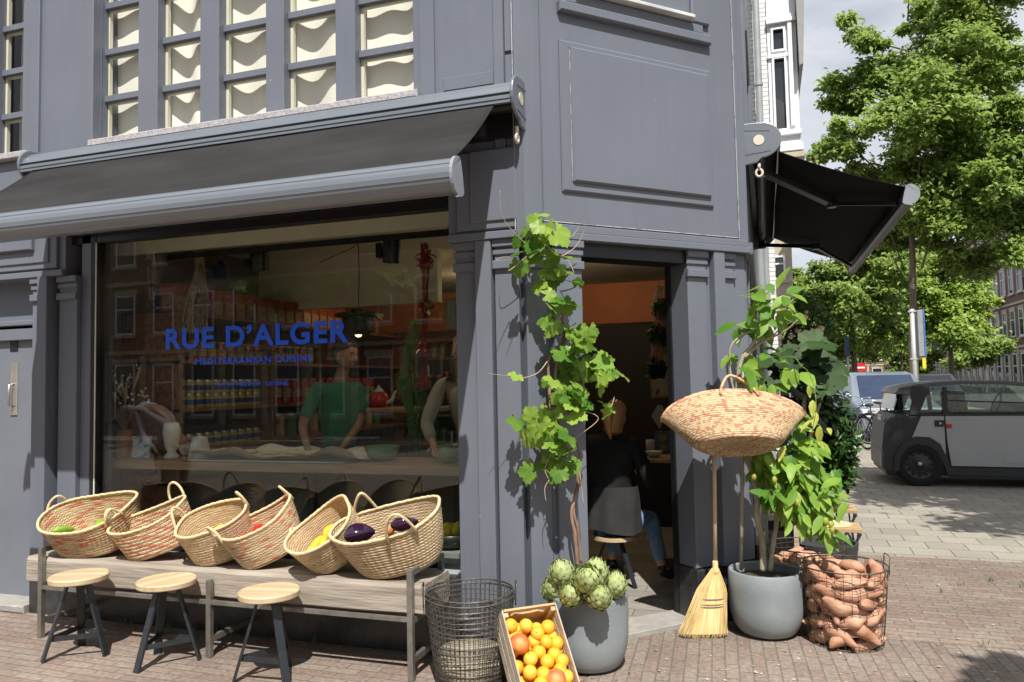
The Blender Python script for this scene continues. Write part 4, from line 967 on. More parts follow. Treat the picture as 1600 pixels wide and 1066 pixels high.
# ------------------------------------------------------------------ artichokes
ART = mat('artichoke_green', (0.33, 0.40, 0.14), rough=0.5, col2=(0.50, 0.56, 0.26), vs=14, vlo=0.35, vhi=0.65)
ARTP = mat('artichoke_tip', (0.26, 0.16, 0.11), rough=0.7, var=0.3, vs=30)
def artichoke(label, c, r, tilt, yaw, seed):
    M_ = Matrix.Translation(c) @ Matrix.Rotation(rad(yaw), 4, 'Z') @ Matrix.Rotation(rad(tilt), 4, 'X')
    t = thing('artichoke', label, 'artichoke', c, 0, 'artichokes heaped in the planter')
    rn = random.Random(seed)
    b_ = MB(); b_.M = M_; b_.ball((0, 0, 0), r*0.80, r*0.80, r*0.86, 20, 14); b_.build('heart', ART, t, smooth=True)
    b_ = MB(); b_.M = M_; tp = MB(); tp.M = M_
    n = 64
    for i in range(n):
        q = (i+.5)/n; th = i*2.39996; ph = PI*(0.10 + 0.80*q)      # polar from bottom
        R0 = r*(0.86 + 0.10*math.sin(ph))
        ln = r*(0.62 if q < .75 else .5)*rn.uniform(.9, 1.1); wd = r*(0.52 if q < .8 else 0.34)
        d = Vector((math.sin(ph)*math.cos(th), math.sin(ph)*math.sin(th), -math.cos(ph)*1.08))
        up_ = Vector((math.cos(ph)*math.cos(th), math.cos(ph)*math.sin(th), math.sin(ph)))
        sd_ = up_.cross(d).normalized()
        base = d*R0*0.90
        op = rn.uniform(0.0, .12) + (0.10 if q > .45 else 0)
        rows_ = []
        for k, (a_, w0, lift) in enumerate(((0, .75, -.04), (.35, 1.0, .09), (.7, .72, .13), (1.0, .10, .10+op))):
            ce = base + up_*ln*a_ + d*r*lift - d*(ln*a_)**2/(2.2*r)
            rows_.append([ce - sd_*wd*w0/2 - d*r*.06*w0, ce + d*r*.035, ce + sd_*wd*w0/2 - d*r*.06*w0])
        vs = [p for rr in rows_ for p in rr]; fs = []
        for k in range(3):
            for j in (0, 1): a_ = k*3+j; fs.append((a_, a_+1, a_+4, a_+3))
        b_.add(vs, fs)
        if q > .35:
            ce = rows_[3][1]; tp.add([rows_[3][0], rows_[3][2], ce + up_*r*.07 + d*r*.02, (rows_[2][1]+rows_[3][1])/2 + d*r*.012], [(0, 1, 2), (0, 3, 1)])
    b_.build('bracts', ART, t, smooth=True); tp.build('bract_tips', ARTP, t)
    b_ = MB(); b_.M = M_; b_.tube([(0, 0, -r*.75), (0, 0, -r*1.05)], r*0.22, 10); b_.build('stalk', ART, t, smooth=True)
ac = [((866, 921), 0.47, 0.066, 25, 40, 'lowest left artichoke hanging over the rim behind the crate'), ((879, 898), 0.56, 0.070, 20, -30, 'purplish artichoke at the upper left of the heap'),
      ((918, 907), 0.58, 0.074, 42, 10, 'big artichoke at the front top of the heap showing its tip'), ((930, 896), 0.59, 0.066, 10, 80, 'artichoke half hidden behind the big front one'),
      ((892, 930), 0.50, 0.058, 35, -10, 'small artichoke low at the front of the heap, left one of two'), ((936, 933), 0.50, 0.062, 30, 30, 'artichoke low at the front of the heap, right one of two'),
      ((960, 915), 0.51, 0.063, 15, 60, 'rightmost artichoke of the heap, over the planter rim')]
for i, ((px, py), z, r_, ti, ya, lb) in enumerate(ac):
    artichoke(lb, onz(px, py, z-0.035), r_*1.12, ti, ya, i)

# ------------------------------------------------------------------ crate of citrus
CRW = mat('crate_wood', (0.42, 0.28, 0.13), rough=0.7, col2=(0.60, 0.43, 0.24), vs=14, stretch=(0.3, 1, 1), bump=0.3, bs=60, detail=7)
CRG = mat('crate_wood_grey', (0.36, 0.30, 0.22), rough=0.75, col2=(0.52, 0.44, 0.33), vs=14, stretch=(0.3, 1, 1), bump=0.3, bs=60, detail=7)
A_ = onz(784, 953, 0.43); B_ = onz(869, 941, 0.43)
wv = (B_-A_).normalized(); fwd = Vector((wv.y, -wv.x, 0)).normalized()
if fwd.y > 0: fwd = -fwd
tl = rad(50); lv = (fwd*math.cos(tl) + Vector((0, 0, -math.sin(tl)))).normalized(); nv = wv.cross(lv).normalized()
if nv.z < 0: nv = -nv
CW = (B_-A_).length; CL_, CD = 0.54, 0.17
CM = Matrix(((wv.x, lv.x, nv.x, A_.x), (wv.y, lv.y, nv.y, A_.y), (wv.z, lv.z, nv.z, A_.z), (0, 0, 0, 1)))
crate = thing('fruit_crate', 'slatted wooden crate of oranges leaning tilted between wire basket and planter', 'crate', A_, 0)
def cb(name, x0, x1, y0, y1, z0, z1, m=CRW):
    b_ = MB(); b_.M = CM; b_.box(x0, x1, y0, y1, z0, z1); return b_.build(name, m, crate, bevel=0.002)
for z0 in (-0.055, -0.112, -0.169):
    cb('side_slat', 0, 0.008, 0, CL_, z0, z0+0.05, CRG); cb('side_slat', CW-0.008, CW, 0, CL_, z0, z0+0.05, CRG)
cb('bottom_board', 0.008, CW-.008, 0.01, CL_-.01, -0.172, -0.164)
cb('end_board', 0.009, CW-.009, CL_-0.012, CL_, -0.165, -0.02)
cb('end_board', 0.009, CW-.009, 0.0, 0.012, -0.165, -0.075)
b_ = MB(); b_.M = CM       # end board with hand hole: top rail and two sides
b_.box(0.009, CW-.009, 0.0005, 0.0115, -0.028, 0.0); b_.box(0.009, 0.06, 0.001, 0.011, -0.0748, -0.0282); b_.box(CW-.05, CW-.009, 0.001, 0.011, -0.0748, -0.0282)
b_.prism([(0.06, -.0748), (CW-.05, -.0748), (CW-.09, -.055), (CW-.14, -.062), (.12, -.062), (.085, -.05)], lambda x, z: (x, 0.001, z), lambda x, z: (x, 0.011, z))
b_.build('hand_rail', CRW, crate)
for x in (0.009, CW-.033):
    for y in (0.0125, CL_-.037): cb('corner_post', x, x+.024, y, y+.024, -0.163, -0.012)
ORA = mat('orange_peel', (0.86, 0.36, 0.02), rough=0.42, col2=(0.92, 0.50, 0.04), vs=7, bump=0.35, bs=260)
ORG = mat('lemon_orange_peel', (0.86, 0.46, 0.05), rough=0.42, col2=(0.92, 0.56, 0.07), vs=6, bump=0.35, bs=260)
GRF = mat('grapefruit_peel', (0.72, 0.10, 0.04), rough=0.40, col2=(0.85, 0.36, 0.10), vs=9, bump=0.3, bs=240, vlo=0.42, vhi=0.68)
def fruit(name, label, cat, c, r, m, group, seed):
    rn = random.Random(seed); t = thing(name, label, cat, c, 0, group)
    b_ = MB(); b_.M = Matrix.Translation(c) @ Euler((rn.uniform(-1.2, 1.2), rn.uniform(-1.2, 1.2), rn.uniform(0, 6))).to_matrix().to_4x4()
    b_.ball((0, 0, 0), r, r, r*rn.uniform(.92, 1.02), 22, 14, lambda p: 1 - 0.05*max(0, p.z-.93)/.07 - 0.03*max(0, -p.z-.95)/.05)
    b_.build('peel', m, t, smooth=True)
    s_ = MB(); s_.M = b_.M; s_.lathe([(0.0, r*.955), (0.004, r*.95), (0.003, r*.97), (0, r*.972)], 8); s_.build('stem_scar', mat('stem_scar', (0.15, 0.18, 0.05), rough=0.8), t)
    return t
big = [((812, 1006), 0.052), ((868, 1062), 0.053)]
placed = []
def crate_hit(px, py, zl):
    d = Vector(ray(px, py)); o_ = Vector((0, 0, EYE)); p0 = A_ + nv*zl
    tt = (p0-o_).dot(nv)/d.dot(nv); return o_ + d*tt
for i, ((px, py), r_) in enumerate(big):
    c = crate_hit(px, py, -0.04); placed.append((c, r_))
    fruit('grapefruit', ['red grapefruit high in the crate among the oranges', 'pink and yellow grapefruit near the bottom of the crate view'][i], 'grapefruit', c, r_, GRF, None, 50+i)
k_ = 0
spots = [(822, 978, 0), (798, 978, 0), (808, 985, -1), (838, 984, -1), (840, 990, 0), (856, 980, 0), (861, 996, -1), (854, 1003, 0), (877, 1004, 0), (835, 1002, -1), (842, 1019, 0), (866, 1023, 0), (829, 1030, 0), (855, 1034, 0), (884, 1032, 0), (828, 1051, 0), (849, 1053, 0), (875, 1048, 0), (898, 1056, 0), (845, 1069, 0), (803, 996, -1), (888, 1014, -1)]
for i, (px, py, lay) in enumerate(spots):
    c = crate_hit(px, py, -0.045 + lay*0.035); r_ = 0.036
    ok = all((c-p).length > (r_+q)*0.80 for p, q in placed) or lay < 0
    loc = CM.inverted() @ c
    if not (0.03 < loc.x < CW-.03): c = CM @ Vector((min(max(loc.x, .045), CW-.045), loc.y, loc.z))
    placed.append((c, r_)); fruit('orange', {(822, 978): 'orange at the top of the crate, directly above the red grapefruit', (798, 978): 'orange in the upper left corner of the crate', (829, 1030): 'orange just below the red grapefruit in the crate', (898, 1056): 'orange against the right side of the crate, lowest of that side in view', (884, 1032): 'orange against the right side of the crate, second lowest in view', (856, 980): 'orange in the upper right corner of the crate'}.get((px, py), 'orange in the slatted wooden crate'), 'orange', c, r_, ORA if i % 3 else ORG, 'oranges in the tilted crate', i)
for j in range(6):
    for i in range(4):
        c = CM @ Vector((0.045+i*(CW-.09)/3, 0.09+j*0.082, -0.115)); fruit('orange', 'orange in the slatted wooden crate', 'orange', c, 0.038, ORA, 'oranges in the tilted crate', 100+i+10*j)
for i in range(8):
    c = CM @ Vector((0.05+(i % 4)*(CW-.10)/3, 0.42+0.075*(i//4), -0.06)); fruit('orange', 'orange in the slatted wooden crate', 'orange', c, 0.036, ORA, 'oranges in the tilted crate', 200+i)

# ------------------------------------------------------------------ wire baskets
WIRE = mat('dark_wire', (0.12, 0.105, 0.085), rough=0.5, metal=0.5, var=0.4, vs=30)
WIREG = mat('grey_wire', (0.11, 0.10, 0.088), rough=0.5, metal=0.5, var=0.35, vs=30)
def wire_basket(label, x, y, R_, rb, H_, nv_, nh, m, handles, seed, group=None, nested=1, wr=0.0016):
    t = thing('wire_basket', label, 'wire basket', (x, y, 0), 0, group); rn = random.Random(seed)
    def ring(rr, z, n=48, e=0.0, ph=0): return [(rr*math.cos(2*PI*i/n)*(1+e), rr*math.sin(2*PI*i/n)*(1-e), z + 0.003*math.sin(4*PI*i/n+ph)) for i in range(n)]
    for k in range(nested):
        dz = 0.022*k; dr = -0.006*k; tw = 0.09*k; e = 0.012*rn.uniform(-1, 1)
        w_ = MB()
        for j in range(nh):
            q = (j/(nh-1))**0.9 if nested == 1 else (j+rn.uniform(-.2, .2)*(0 < j < nh-1))/(nh-1)
            w_.tube(ring(rb+(R_-rb)*q+dr, 0.012+dz+(H_-0.012)*q, e=e, ph=rn.uniform(0, 6)), wr, 5, closed=True)
        for i in range(nv_):
            a_ = 2*PI*i/nv_+tw
            w_.tube([((rb+dr)*math.cos(a_)*.9, (rb+dr)*math.sin(a_)*.9, 0.008+dz), ((rb+dr)*math.cos(a_)*(1+e), (rb+dr)*math.sin(a_)*(1-e), 0.014+dz), ((R_+dr)*math.cos(a_+.02)*(1+e), (R_+dr)*math.sin(a_+.02)*(1-e), H_+dz)], wr, 4)
        for i in range(-5, 6):
            o_ = i*rb/5.5; l_ = math.sqrt(max(0, rb*rb-o_*o_))
            w_.tube([(o_, -l_, .009+dz), (o_, l_, .009+dz)], wr, 4); w_.tube([(-l_, o_, .010+dz), (l_, o_, .010+dz)], wr, 4)
        w_.build('mesh_wires', m, t, local=True)
        w_ = MB(); w_.tube(ring(R_+dr+.001, H_+dz, e=e), wr*2.1, 6, closed=True); w_.build('rim', m, t, smooth=True, local=True)
    for a_ in handles:
        a_ = rad(a_); c_, s_ = math.cos(a_), math.sin(a_); hw = 0.045
        P = lambda l, z, o: ((R_+o)*c_ - l*s_, (R_+o)*s_ + l*c_, z)
        w_ = MB(); w_.tube([P(-hw, H_-.05, .004), P(-hw, H_+.0, .006), P(-hw, H_+.052, .01), P(-hw*.8, H_+.06, .011), P(hw*.8, H_+.06, .011), P(hw, H_+.052, .01), P(hw, H_, .006), P(hw, H_-.05, .004)], wr*1.9, 6)
        w_.build('handle', m, t, smooth=True, local=True)
    return t
wire_basket('empty grey wire baskets nested together, standing left of the orange crate', -1.535, 3.80, 0.238, 0.185, 0.455, 52, 17, WIREG, (200, 20), 1, None, nested=2, wr=0.0019)
b_ = MB(); b_.lathe([(0, 0.0), (0.16, 0.0), (0.178, 0.05), (0.17, 0.14), (0, 0.15)], 30, c=(-1.535, 3.80, 0.03))
one('straw_lining', b_, mat('dry_straw', (0.36, 0.30, 0.20), rough=0.9, col2=(0.50, 0.44, 0.32), vs=60, bump=1.0, bs=120), 'pale dry straw lining at the bottom of the nested empty wire baskets', 'straw', smooth=True)
SW1 = (0.395, 4.955); SW2 = (0.21, 5.46)
wire_basket('dark wire basket full of sweet potatoes, at the right edge of the display', SW1[0], SW1[1], 0.245, 0.205, 0.455, 34, 13, WIRE, (12, 200), 2, None)
wire_basket('second dark wire basket of sweet potatoes, half hidden behind the first and the planter', SW2[0], SW2[1], 0.245, 0.205, 0.455, 34, 13, WIRE, (160, 340), 3, None)
SWP = mat('sweet_potato', (0.33, 0.145, 0.08), rough=0.75, col2=(0.62, 0.36, 0.235), vs=9, stretch=(0.5, 1, 1), bump=0.7, bs=34, detail=9)
def sweet(c, L_, r_, rot, label, group, seed):
    rn = random.Random(seed); t = prop(bpy.data.objects.new('x', None), None); bpy.data.objects.remove(t)
    b_ = MB(); b_.M = Matrix.Translation(c) @ rot; bend = rn.uniform(-.03, .03); e = rn.uniform(.35, .6); ph = rn.uniform(0, 6)
    def p(u, v):
        th = 2*PI*u; pr = (math.sin(PI*min(1, v))**e)*(1-0.35*v) if 0 < v < 1 else 0.0
        rr = r_*pr*(1+0.06*math.sin(3*th+ph)+0.05*math.sin(9*v+ph))
        return (L_*(v-.5), rr*math.cos(th)+bend*math.sin(PI*v)+.006*math.sin(12*v), rr*math.sin(th))
    b_.grid(p, 14, 16, cu=True)
    o = one('sweet_potato', b_, SWP, label, 'sweet potato', group, smooth=True); return o
for bi, (cx, cy, lab, grp, N_) in enumerate(((SW1[0], SW1[1], 'sweet potato in the front dark wire basket', 'sweet potatoes in the front wire basket', 46), (SW2[0], SW2[1], 'sweet potato in the half hidden rear wire basket', 'sweet potatoes in the rear wire basket', 34))):
    rn = random.Random(11+bi); i = 0
    layers = 6 if bi == 0 else 5
    for ly in range(layers):
        z = 0.055 + ly*0.068; Rz = 0.205+0.04*z/0.45
        for k in range(8):
            a_ = 2*PI*k/8 + ly*0.5; rr = Rz-0.048; tang = a_+PI/2+rn.uniform(-.5, .5)
            zz = z + rn.uniform(-.015, .02)
            L_ = rn.uniform(.18, .27); 
            x = cx+rr*math.cos(a_); y = cy+rr*math.sin(a_)
            if ly == layers-1: zz -= 0.0; 
            sweet((x, y, zz), L_, rn.uniform(.034, .052), Euler((rn.uniform(0, 3), rn.uniform(-.7, .7), tang)).to_matrix().to_4x4(), lab, grp, 100*bi+i); i += 1
        if ly >= layers-2:
            for k in range(3):
                a_ = 2.1*k+ly; sweet((cx+.07*math.cos(a_), cy+.07*math.sin(a_), z+.02), .19, .046, Euler((1, rn.uniform(-.3, .3), rn.uniform(0, 3))).to_matrix().to_4x4(), lab, grp, 100*bi+i); i += 1
# ------------------------------------------------------------------ broom
BRS = mat('broom_straw', (0.66, 0.48, 0.20), rough=0.6, col2=(0.82, 0.65, 0.34), vs=30, stretch=(1, 1, 0.1))
br0 = onz(1105, 1002, 0.0); bx, by = -0.395, 4.80
btop = Vector((-0.318, 4.885, 1.36)); bneck = Vector((-0.335, 4.87, ony(1124, 880, 4.87).z)); 
broom = thing('broom', 'straw broom with a pale wooden stick standing before the door pillar', 'broom', (-0.38, 4.82, 0))
b_ = MB(); b_.tube([bneck + Vector((0, 0, -.03)), bneck.lerp(btop, .5) + Vector((.003, 0, 0)), btop], 0.0125, 12); b_.build('stick', mat('broom_stick', (0.60, 0.42, 0.26), rough=0.55, col2=(0.70, 0.52, 0.34), vs=10, stretch=(1, 1, .1)), broom, smooth=True)
rn = random.Random(4); b_ = MB()
cR = Vector((0.948, 0.317, 0)); cF = Vector((-0.317, 0.948, 0))
foot_c = onz(1103, 999, 0.0); foot_c = Vector((foot_c.x, foot_c.y+.02, 0))
hw = 0.155
for i in range(900):
    u = rn.uniform(-1, 1); v = rn.uniform(-1, 1)*math.sqrt(1-u*u*.6)
    sp = u*hw*(1.05 if u < 0 else 0.80)
    end = foot_c + cR*sp + cF*v*0.035 + Vector((0, 0, 0.003 + max(0, rn.gauss(0.012, .014)) + 0.02*u*u))
    st = bneck + cR*u*0.018 + cF*v*0.016 + Vector((0, 0, -0.05+rn.uniform(-.01, .02)))
    mid = st.lerp(end, 0.33) + cR*u*0.030 + cF*v*.012; m2 = st.lerp(end, 0.66) + cR*u*0.012 + cF*v*.008 + Vector((rn.uniform(-.004, .004), 0, 0))
    b_.tube([st, mid, m2, end], [0.0022, 0.0021, 0.0018, 0.0009], 3, cap=False)
b_.build('straw_head', BRS, broom)
b_ = MB()
core = []
for (q, w1, w2) in ((0.0, .020, .018), (0.2, .060, .030), (0.45, .085, .036), (0.8, .115, .036), (0.97, .14, .032)):
    c_ = (bneck + Vector((0, 0, -.05))).lerp(foot_c + Vector((-.005, 0, .02)), q); core.append([c_ + cR*w1*math.cos(2*PI*i/20) + cF*w2*math.sin(2*PI*i/20) for i in range(20)])
b_.add([p for r_ in core for p in r_], [(j*20+i, (j+1)*20+i, (j+1)*20+(i+1) % 20, j*20+(i+1) % 20) for j in range(4) for i in range(20)])
b_.build('straw_core', BRS, broom, smooth=True)
for q, m in ((0.42, 'd'), (0.50, 'o'), (0.54, 'd')):
    c_ = (bneck + Vector((0, 0, -.05))).lerp(foot_c + Vector((-.005, 0, .02)), q+.0); w1 = .088+.07*(q-.42)*1.2; b_ = MB()
    b_.tube([c_ + cR*w1*math.cos(2*PI*i/30) + cF*.042*math.sin(2*PI*i/30) for i in range(30)], 0.0022, 5, closed=True)
    b_.build('binding', mat('blue_twine', (0.12, 0.13, 0.2), rough=0.8) if m == 'd' else mat('orange_twine', (0.6, 0.28, 0.08), rough=0.8), broom)
b_ = MB(); b_.lathe([(0.013, 0.0), (0.017, -.01), (0.017, -.045), (0.024, -.06), (0.022, -.085)], 16, c=tuple(bneck + Vector((0, 0, 0.015)))); b_.build('neck_binding', BRS, broom, smooth=True)
# hanging market basket
HB = ony(1150, 662, 4.60)
hk, HM = basket('flat wide palm basket flecked red, hanging mouth up from the climber above the planter', Matrix.Translation((HB.x+.015, HB.y, HB.z-.135)) @ Matrix.Rotation(rad(18), 4, 'Z') @ Matrix.Rotation(rad(-38), 4, 'X'),
       0.43, 0.105, 0.285, ST_hang, base=(0.52, 1.15), sad=-0.42, rows=24, seed=9, han=(82, 275), hspan=12, hh=0.13, rope=ROPER, name='market_basket')
# ------------------------------------------------------------------ plants by the front
VINEL = leafmat('vine_leaf', (0.075, 0.19, 0.022), (0.29, 0.43, 0.07), tr=0.35, vs=5)
WISL = leafmat('climber_leaf', (0.09, 0.22, 0.025), (0.27, 0.42, 0.065), tr=0.35, vs=5)
FIGL = leafmat('fig_leaf', (0.02, 0.048, 0.011), (0.045, 0.092, 0.02), tr=0.15, vs=4, rough=.6)  # leaf colour darkened to stand for the awning's shade
LAUL = leafmat('laurel_leaf', (0.018, 0.05, 0.010), (0.05, 0.115, 0.022), tr=0.12, rough=0.3, vs=6)
YELL = leafmat('yellow_leaf', (0.35, 0.42, 0.06), (0.55, 0.52, 0.12), tr=0.35, vs=5)
BARKV = mat('vine_bark', (0.17, 0.095, 0.06), rough=0.85, col2=(0.33, 0.21, 0.14), vs=30, stretch=(1, 1, .25), bump=0.8, bs=70)
BARKP = mat('pale_bark', (0.30, 0.25, 0.18), rough=0.8, col2=(0.46, 0.41, 0.31), vs=16, stretch=(1, 1, .4), bump=0.5, bs=60)
TWIG = mat('dry_twig', (0.38, 0.27, 0.19), rough=0.8, col2=(0.52, 0.40, 0.30), vs=20)
def smooth_path(pts, k=6):
    pts = [Vector(p) for p in pts]; out_ = []
    for i in range(len(pts)-1):
        p0 = pts[max(0, i-1)]; p1 = pts[i]; p2 = pts[i+1]; p3 = pts[min(len(pts)-1, i+2)]
        for j in range(k):
            t = j/k; out_.append(0.5*((2*p1)+(p2-p0)*t+(2*p0-5*p1+4*p2-p3)*t*t+(3*p1-p0-3*p2+p3)*t**3))
    out_.append(pts[-1]); return out_
def leafset(name, clusters, tmpl, m, parent, size, up=(0.2, -0.6, 0.6), spread=0.8, seed=0, var=0.3, flat=0.5):
    """clusters: (centre, radii, count)"""
    r = np.random.default_rng(seed); P_ = []
    for c, rad3, n in clusters:
        q = r.normal(size=(n, 3)); q /= np.linalg.norm(q, axis=1)[:, None]; q *= r.random((n, 1))**0.4
        P_.append(np.array(c)[None] + q*np.array(rad3)[None])
    P_ = np.concatenate(P_); n = len(P_)
    R_ = rots(n, up, spread, seed, flat)
    return inst(name, tmpl[0], tmpl[1], xf(R_, P_, size*(1+var*(r.random(n)*2-1))), m, parent, smooth=True)
def onM(px, py, d):       # plane parallel to the chamfer face, d in front of it
    u, z = pM(px, py, d); return Vector((FM[0][0]+S2*u+S2*d, FM[0][1]+S2*u-S2*d, z))
vine = thing('grape_vine', 'climbing grape vine with bright green lobed leaves trained up the corner pillar', 'vine', (P2[0]-.03, P2[1]+.12, 0.40))
def vpath(l, d, r, n=7, m=BARKV, nm='stem'):
    b_ = MB(); p = smooth_path([onM(x, y, dd) for (x, y), dd in zip(l, d)])
    rs = [r[0] + (r[1]-r[0])*i/(len(p)-1) for i in range(len(p))]
    b_.tube(p, rs, n); return b_.build(nm, m, vine, smooth=True)
vpath([(902, 884), (899, 840), (893, 800), (903, 760), (897, 715), (878, 690), (872, 665), (882, 640)], [.17, .16, .14, .13, .12, .12, .13, .13], (.011, .009))
vpath([(908, 880), (903, 830), (896, 790), (905, 740), (905, 700), (895, 680)], [.16, .15, .13, .11, .10, .11], (.009, .006))
vpath([(882, 640), (868, 600), (872, 560), (884, 520), (868, 470), (870, 430), (850, 395), (838, 350)], [.13, .13, .12, .12, .13, .12, .12, .12], (.009, .004))
vpath([(860, 640), (858, 600), (858, 560), (880, 530), (878, 490)], [.11, .1, .1, .11, .12], (.010, .006))
for l in ([(838, 395), (815, 375), (793, 352), (783, 330), (781, 298)], [(860, 370), (835, 390), (800, 420), (794, 423)], [(880, 400), (900, 385), (912, 362), (913, 346)], [(878, 398), (892, 415), (897, 427)],
          [(855, 565), (840, 583), (815, 591), (795, 588), (764, 584)], [(872, 650), (848, 680), (838, 655)], [(885, 745), (880, 760), (854, 735)], [(868, 740), (852, 760), (853, 783)], [(905, 730), (912, 790)],
          [(905, 640), (935, 655), (890, 690)], [(798, 403), (786, 402), (775, 407)], [(893, 372), (905, 355)], [(870, 690), (852, 730), (858, 750)], [(960, 620), (950, 655)]):
    vpath(l, [.15+.02*i for i in range(len(l))], (.0032, .0014), 5, TWIG, 'twig')
cl = [(835, 355, 25, 20, 11), (850, 388, 35, 25, 16), (868, 428, 28, 24, 13), (897, 447, 8, 8, 2), (865, 470, 20, 22, 9), (855, 500, 14, 14, 3), (893, 522, 32, 22, 12), (905, 555, 42, 28, 17), (928, 585, 45, 28, 15), (958, 585, 14, 18, 3),
      (890, 632, 48, 22, 12), (850, 668, 45, 24, 12), (824, 655, 24, 12, 5), (872, 708, 38, 24, 14), (862, 738, 25, 10, 6), (812, 402, 12, 8, 3), (808, 584, 6, 5, 1), (938, 635, 22, 18, 5), (870, 600, 24, 16, 5), (905, 605, 30, 20, 8)]
K = 1/255.0
cls = []
for (x, y, rx, ry, n) in cl: cls.append((onM(x, y, 0.19), (rx*K*1.1, 0.09 if rx > 15 else .02, ry*K*1.1), max(1, int(n*.9))))
leafset('leaves', cls, leaf_vine(0.25, 3), VINEL, vine, 0.112, up=(0.15, -0.8, 0.5), spread=0.85, seed=3, var=0.45, flat=0.45)

# climber in the right planter
wis = thing('climber', 'climber with twisted pale stems and long fresh green leaflets in the right planter', 'climbing plant', (P1[0], P1[1], 0.40))
def wpath(l, ys, r, m=BARKP, nm='stem', n=9, kn=True):
    b_ = MB(); p = smooth_path([ony(x, y, yy) for (x, y), yy in zip(l, ys)]); N_ = len(p)
    b_.tube(p, [(r[0]+(r[1]-r[0])*i/(N_-1))*(1+(.08*math.sin(i*1.3) if kn else 0)) for i in range(N_)], n); return b_.build(nm, m, wis, smooth=True)
wpath([(1192, 892), (1191, 850), (1182, 800), (1184, 775), (1172, 730), (1160, 690), (1154, 650), (1152, 600), (1160, 560), (1178, 535), (1188, 500), (1190, 470), (1198, 455)], [4.97, 4.96, 4.95, 4.95, 4.94, 4.92, 4.9, 4.9, 4.9, 4.92, 4.95, 4.95, 4.95], (.021, .009))
wpath([(1203, 892), (1208, 850), (1213, 810), (1203, 770), (1190, 735), (1175, 700)], [4.98, 4.98, 5.0, 5.0, 4.98, 4.95], (.016, .010))
wpath([(1162, 560), (1190, 535), (1205, 528), (1230, 515), (1246, 500)], [4.9, 4.9, 4.88, 4.85, 4.82], (.010, .004))
wpath([(1192, 500), (1212, 483), (1228, 478), (1240, 468)], [4.95, 4.92, 4.9, 4.88], (.007, .003))
wpath([(1150, 620), (1142, 590), (1141, 545), (1158, 525), (1178, 516)], [4.88, 4.88, 4.88, 4.9, 4.92], (.008, .004))
wpath([(1150, 538), (1165, 522), (1180, 518)], [4.88, 4.9, 4.92], (.006, .003)); wpath([(1205, 528), (1222, 508), (1218, 495)], [4.88, 4.88, 4.86], (.005, .002))
wpath([(1190, 505), (1178, 490), (1166, 468)], [4.95, 4.93, 4.9], (.004, .002))
wpath([(1220, 560), (1240, 558), (1252, 572), (1262, 580), (1272, 605), (1275, 640), (1268, 680)], [4.9, 4.85, 4.8, 4.8, 4.78, 4.76, 4.75], (.003, .002), WISL, 'tendril', 5)
b_ = MB(); b_.tube([ony(1158, 890, 4.93), ony(1159, 800, 4.92), ony(1160, 700, 4.92), ony(1162, 560, 4.93)], 0.0115, 10); b_.build('stake', mat('grey_stake', (0.34, 0.30, 0.25), rough=0.7, var=0.15, vs=20), wis, smooth=True)
Kw = 1/245.0
wc = [(a, b, c*.85, d*.85, e) for a, b, c, d, e in [(1200, 700, 30, 20, 16), (1235, 715, 40, 26, 34), (1205, 735, 34, 24, 28), (1255, 750, 36, 26, 34), (1225, 765, 40, 24, 30), (1275, 775, 30, 22, 24), (1286, 803, 16, 20, 12), (1294, 822, 8, 12, 5), (1245, 800, 34, 16, 18), (1205, 765, 20, 20, 14), (1265, 725, 30, 24, 22), (1300, 745, 18, 14, 9), (1315, 775, 14, 8, 4), (1255, 690, 30, 24, 18), (1250, 660, 24, 18, 8), (1290, 760, 16, 18, 7), (1190, 720, 20, 20, 10), (1300, 835, 6, 8, 3)]]
leafset('leaves', [(ony(x, y, 4.90), (rx*Kw, 0.20, rz*Kw), n) for x, y, rx, rz, n in wc], leaf_ovate(0.40, 0.10, 0.22), WISL, wis, 0.125, up=(0.1, -0.7, 0.75), spread=0.5, seed=5, flat=0.72)
wc = [(1165, 465, 16, 12, 6), (1200, 460, 30, 16, 16), (1228, 475, 24, 20, 14), (1210, 500, 26, 20, 14), (1190, 480, 16, 16, 6), (1150, 510, 10, 8, 4), (1155, 550, 16, 10, 5), (1165, 575, 22, 12, 7), (1205, 560, 28, 12, 8), (1230, 585, 26, 16, 9), (1185, 520, 12, 20, 5), (1210, 545, 20, 18, 6), (1240, 470, 12, 14, 4), (1170, 600, 16, 14, 4), (1200, 590, 20, 14, 5)]
leafset('leaves', [(ony(x, y, 4.93), (rx*Kw, 0.15, rz*Kw), n) for x, y, rx, rz, n in [(a, b, c, d, max(2, int(e*.65))) for a, b, c, d, e in wc]], leaf_ovate(0.55, 0.10, 0.25), WISL, wis, 0.14, up=(0.0, -0.6, 0.7), spread=0.7, seed=6, flat=0.5)
wc = [(1275, 640, 12, 10, 3), (1285, 665, 14, 12, 4), (1268, 655, 10, 20, 2), (1230, 690, 10, 8, 3), (1180, 598, 12, 8, 4), (1270, 620, 10, 8, 3), (1262, 600, 8, 8, 2), (1292, 700, 10, 10, 3), (1220, 620, 10, 6, 3)]
leafset('yellow_leaves', [(ony(x, y, 4.78), (rx*Kw, 0.06, rz*Kw), n) for x, y, rx, rz, n in [(a, b, c, d, max(1, e//2)) for a, b, c, d, e in wc]], leaf_ovate(0.40, 0.16, 0.35), YELL, wis, 0.10, up=(0, -0.7, 0.6), spread=0.6, seed=7, flat=0.85)
# small yellowish seed pods
b_ = MB()
for x, y in ((1240, 775), (1245, 785), (1290, 815), (1298, 820), (1178, 745), (1210, 750), (1300, 828)): c = ony(x, y, 4.72); b_ = MB(); b_.ball(tuple(c), .015, .015, .022, 8, 6); b_.build('pod', YELL, wis, smooth=True)
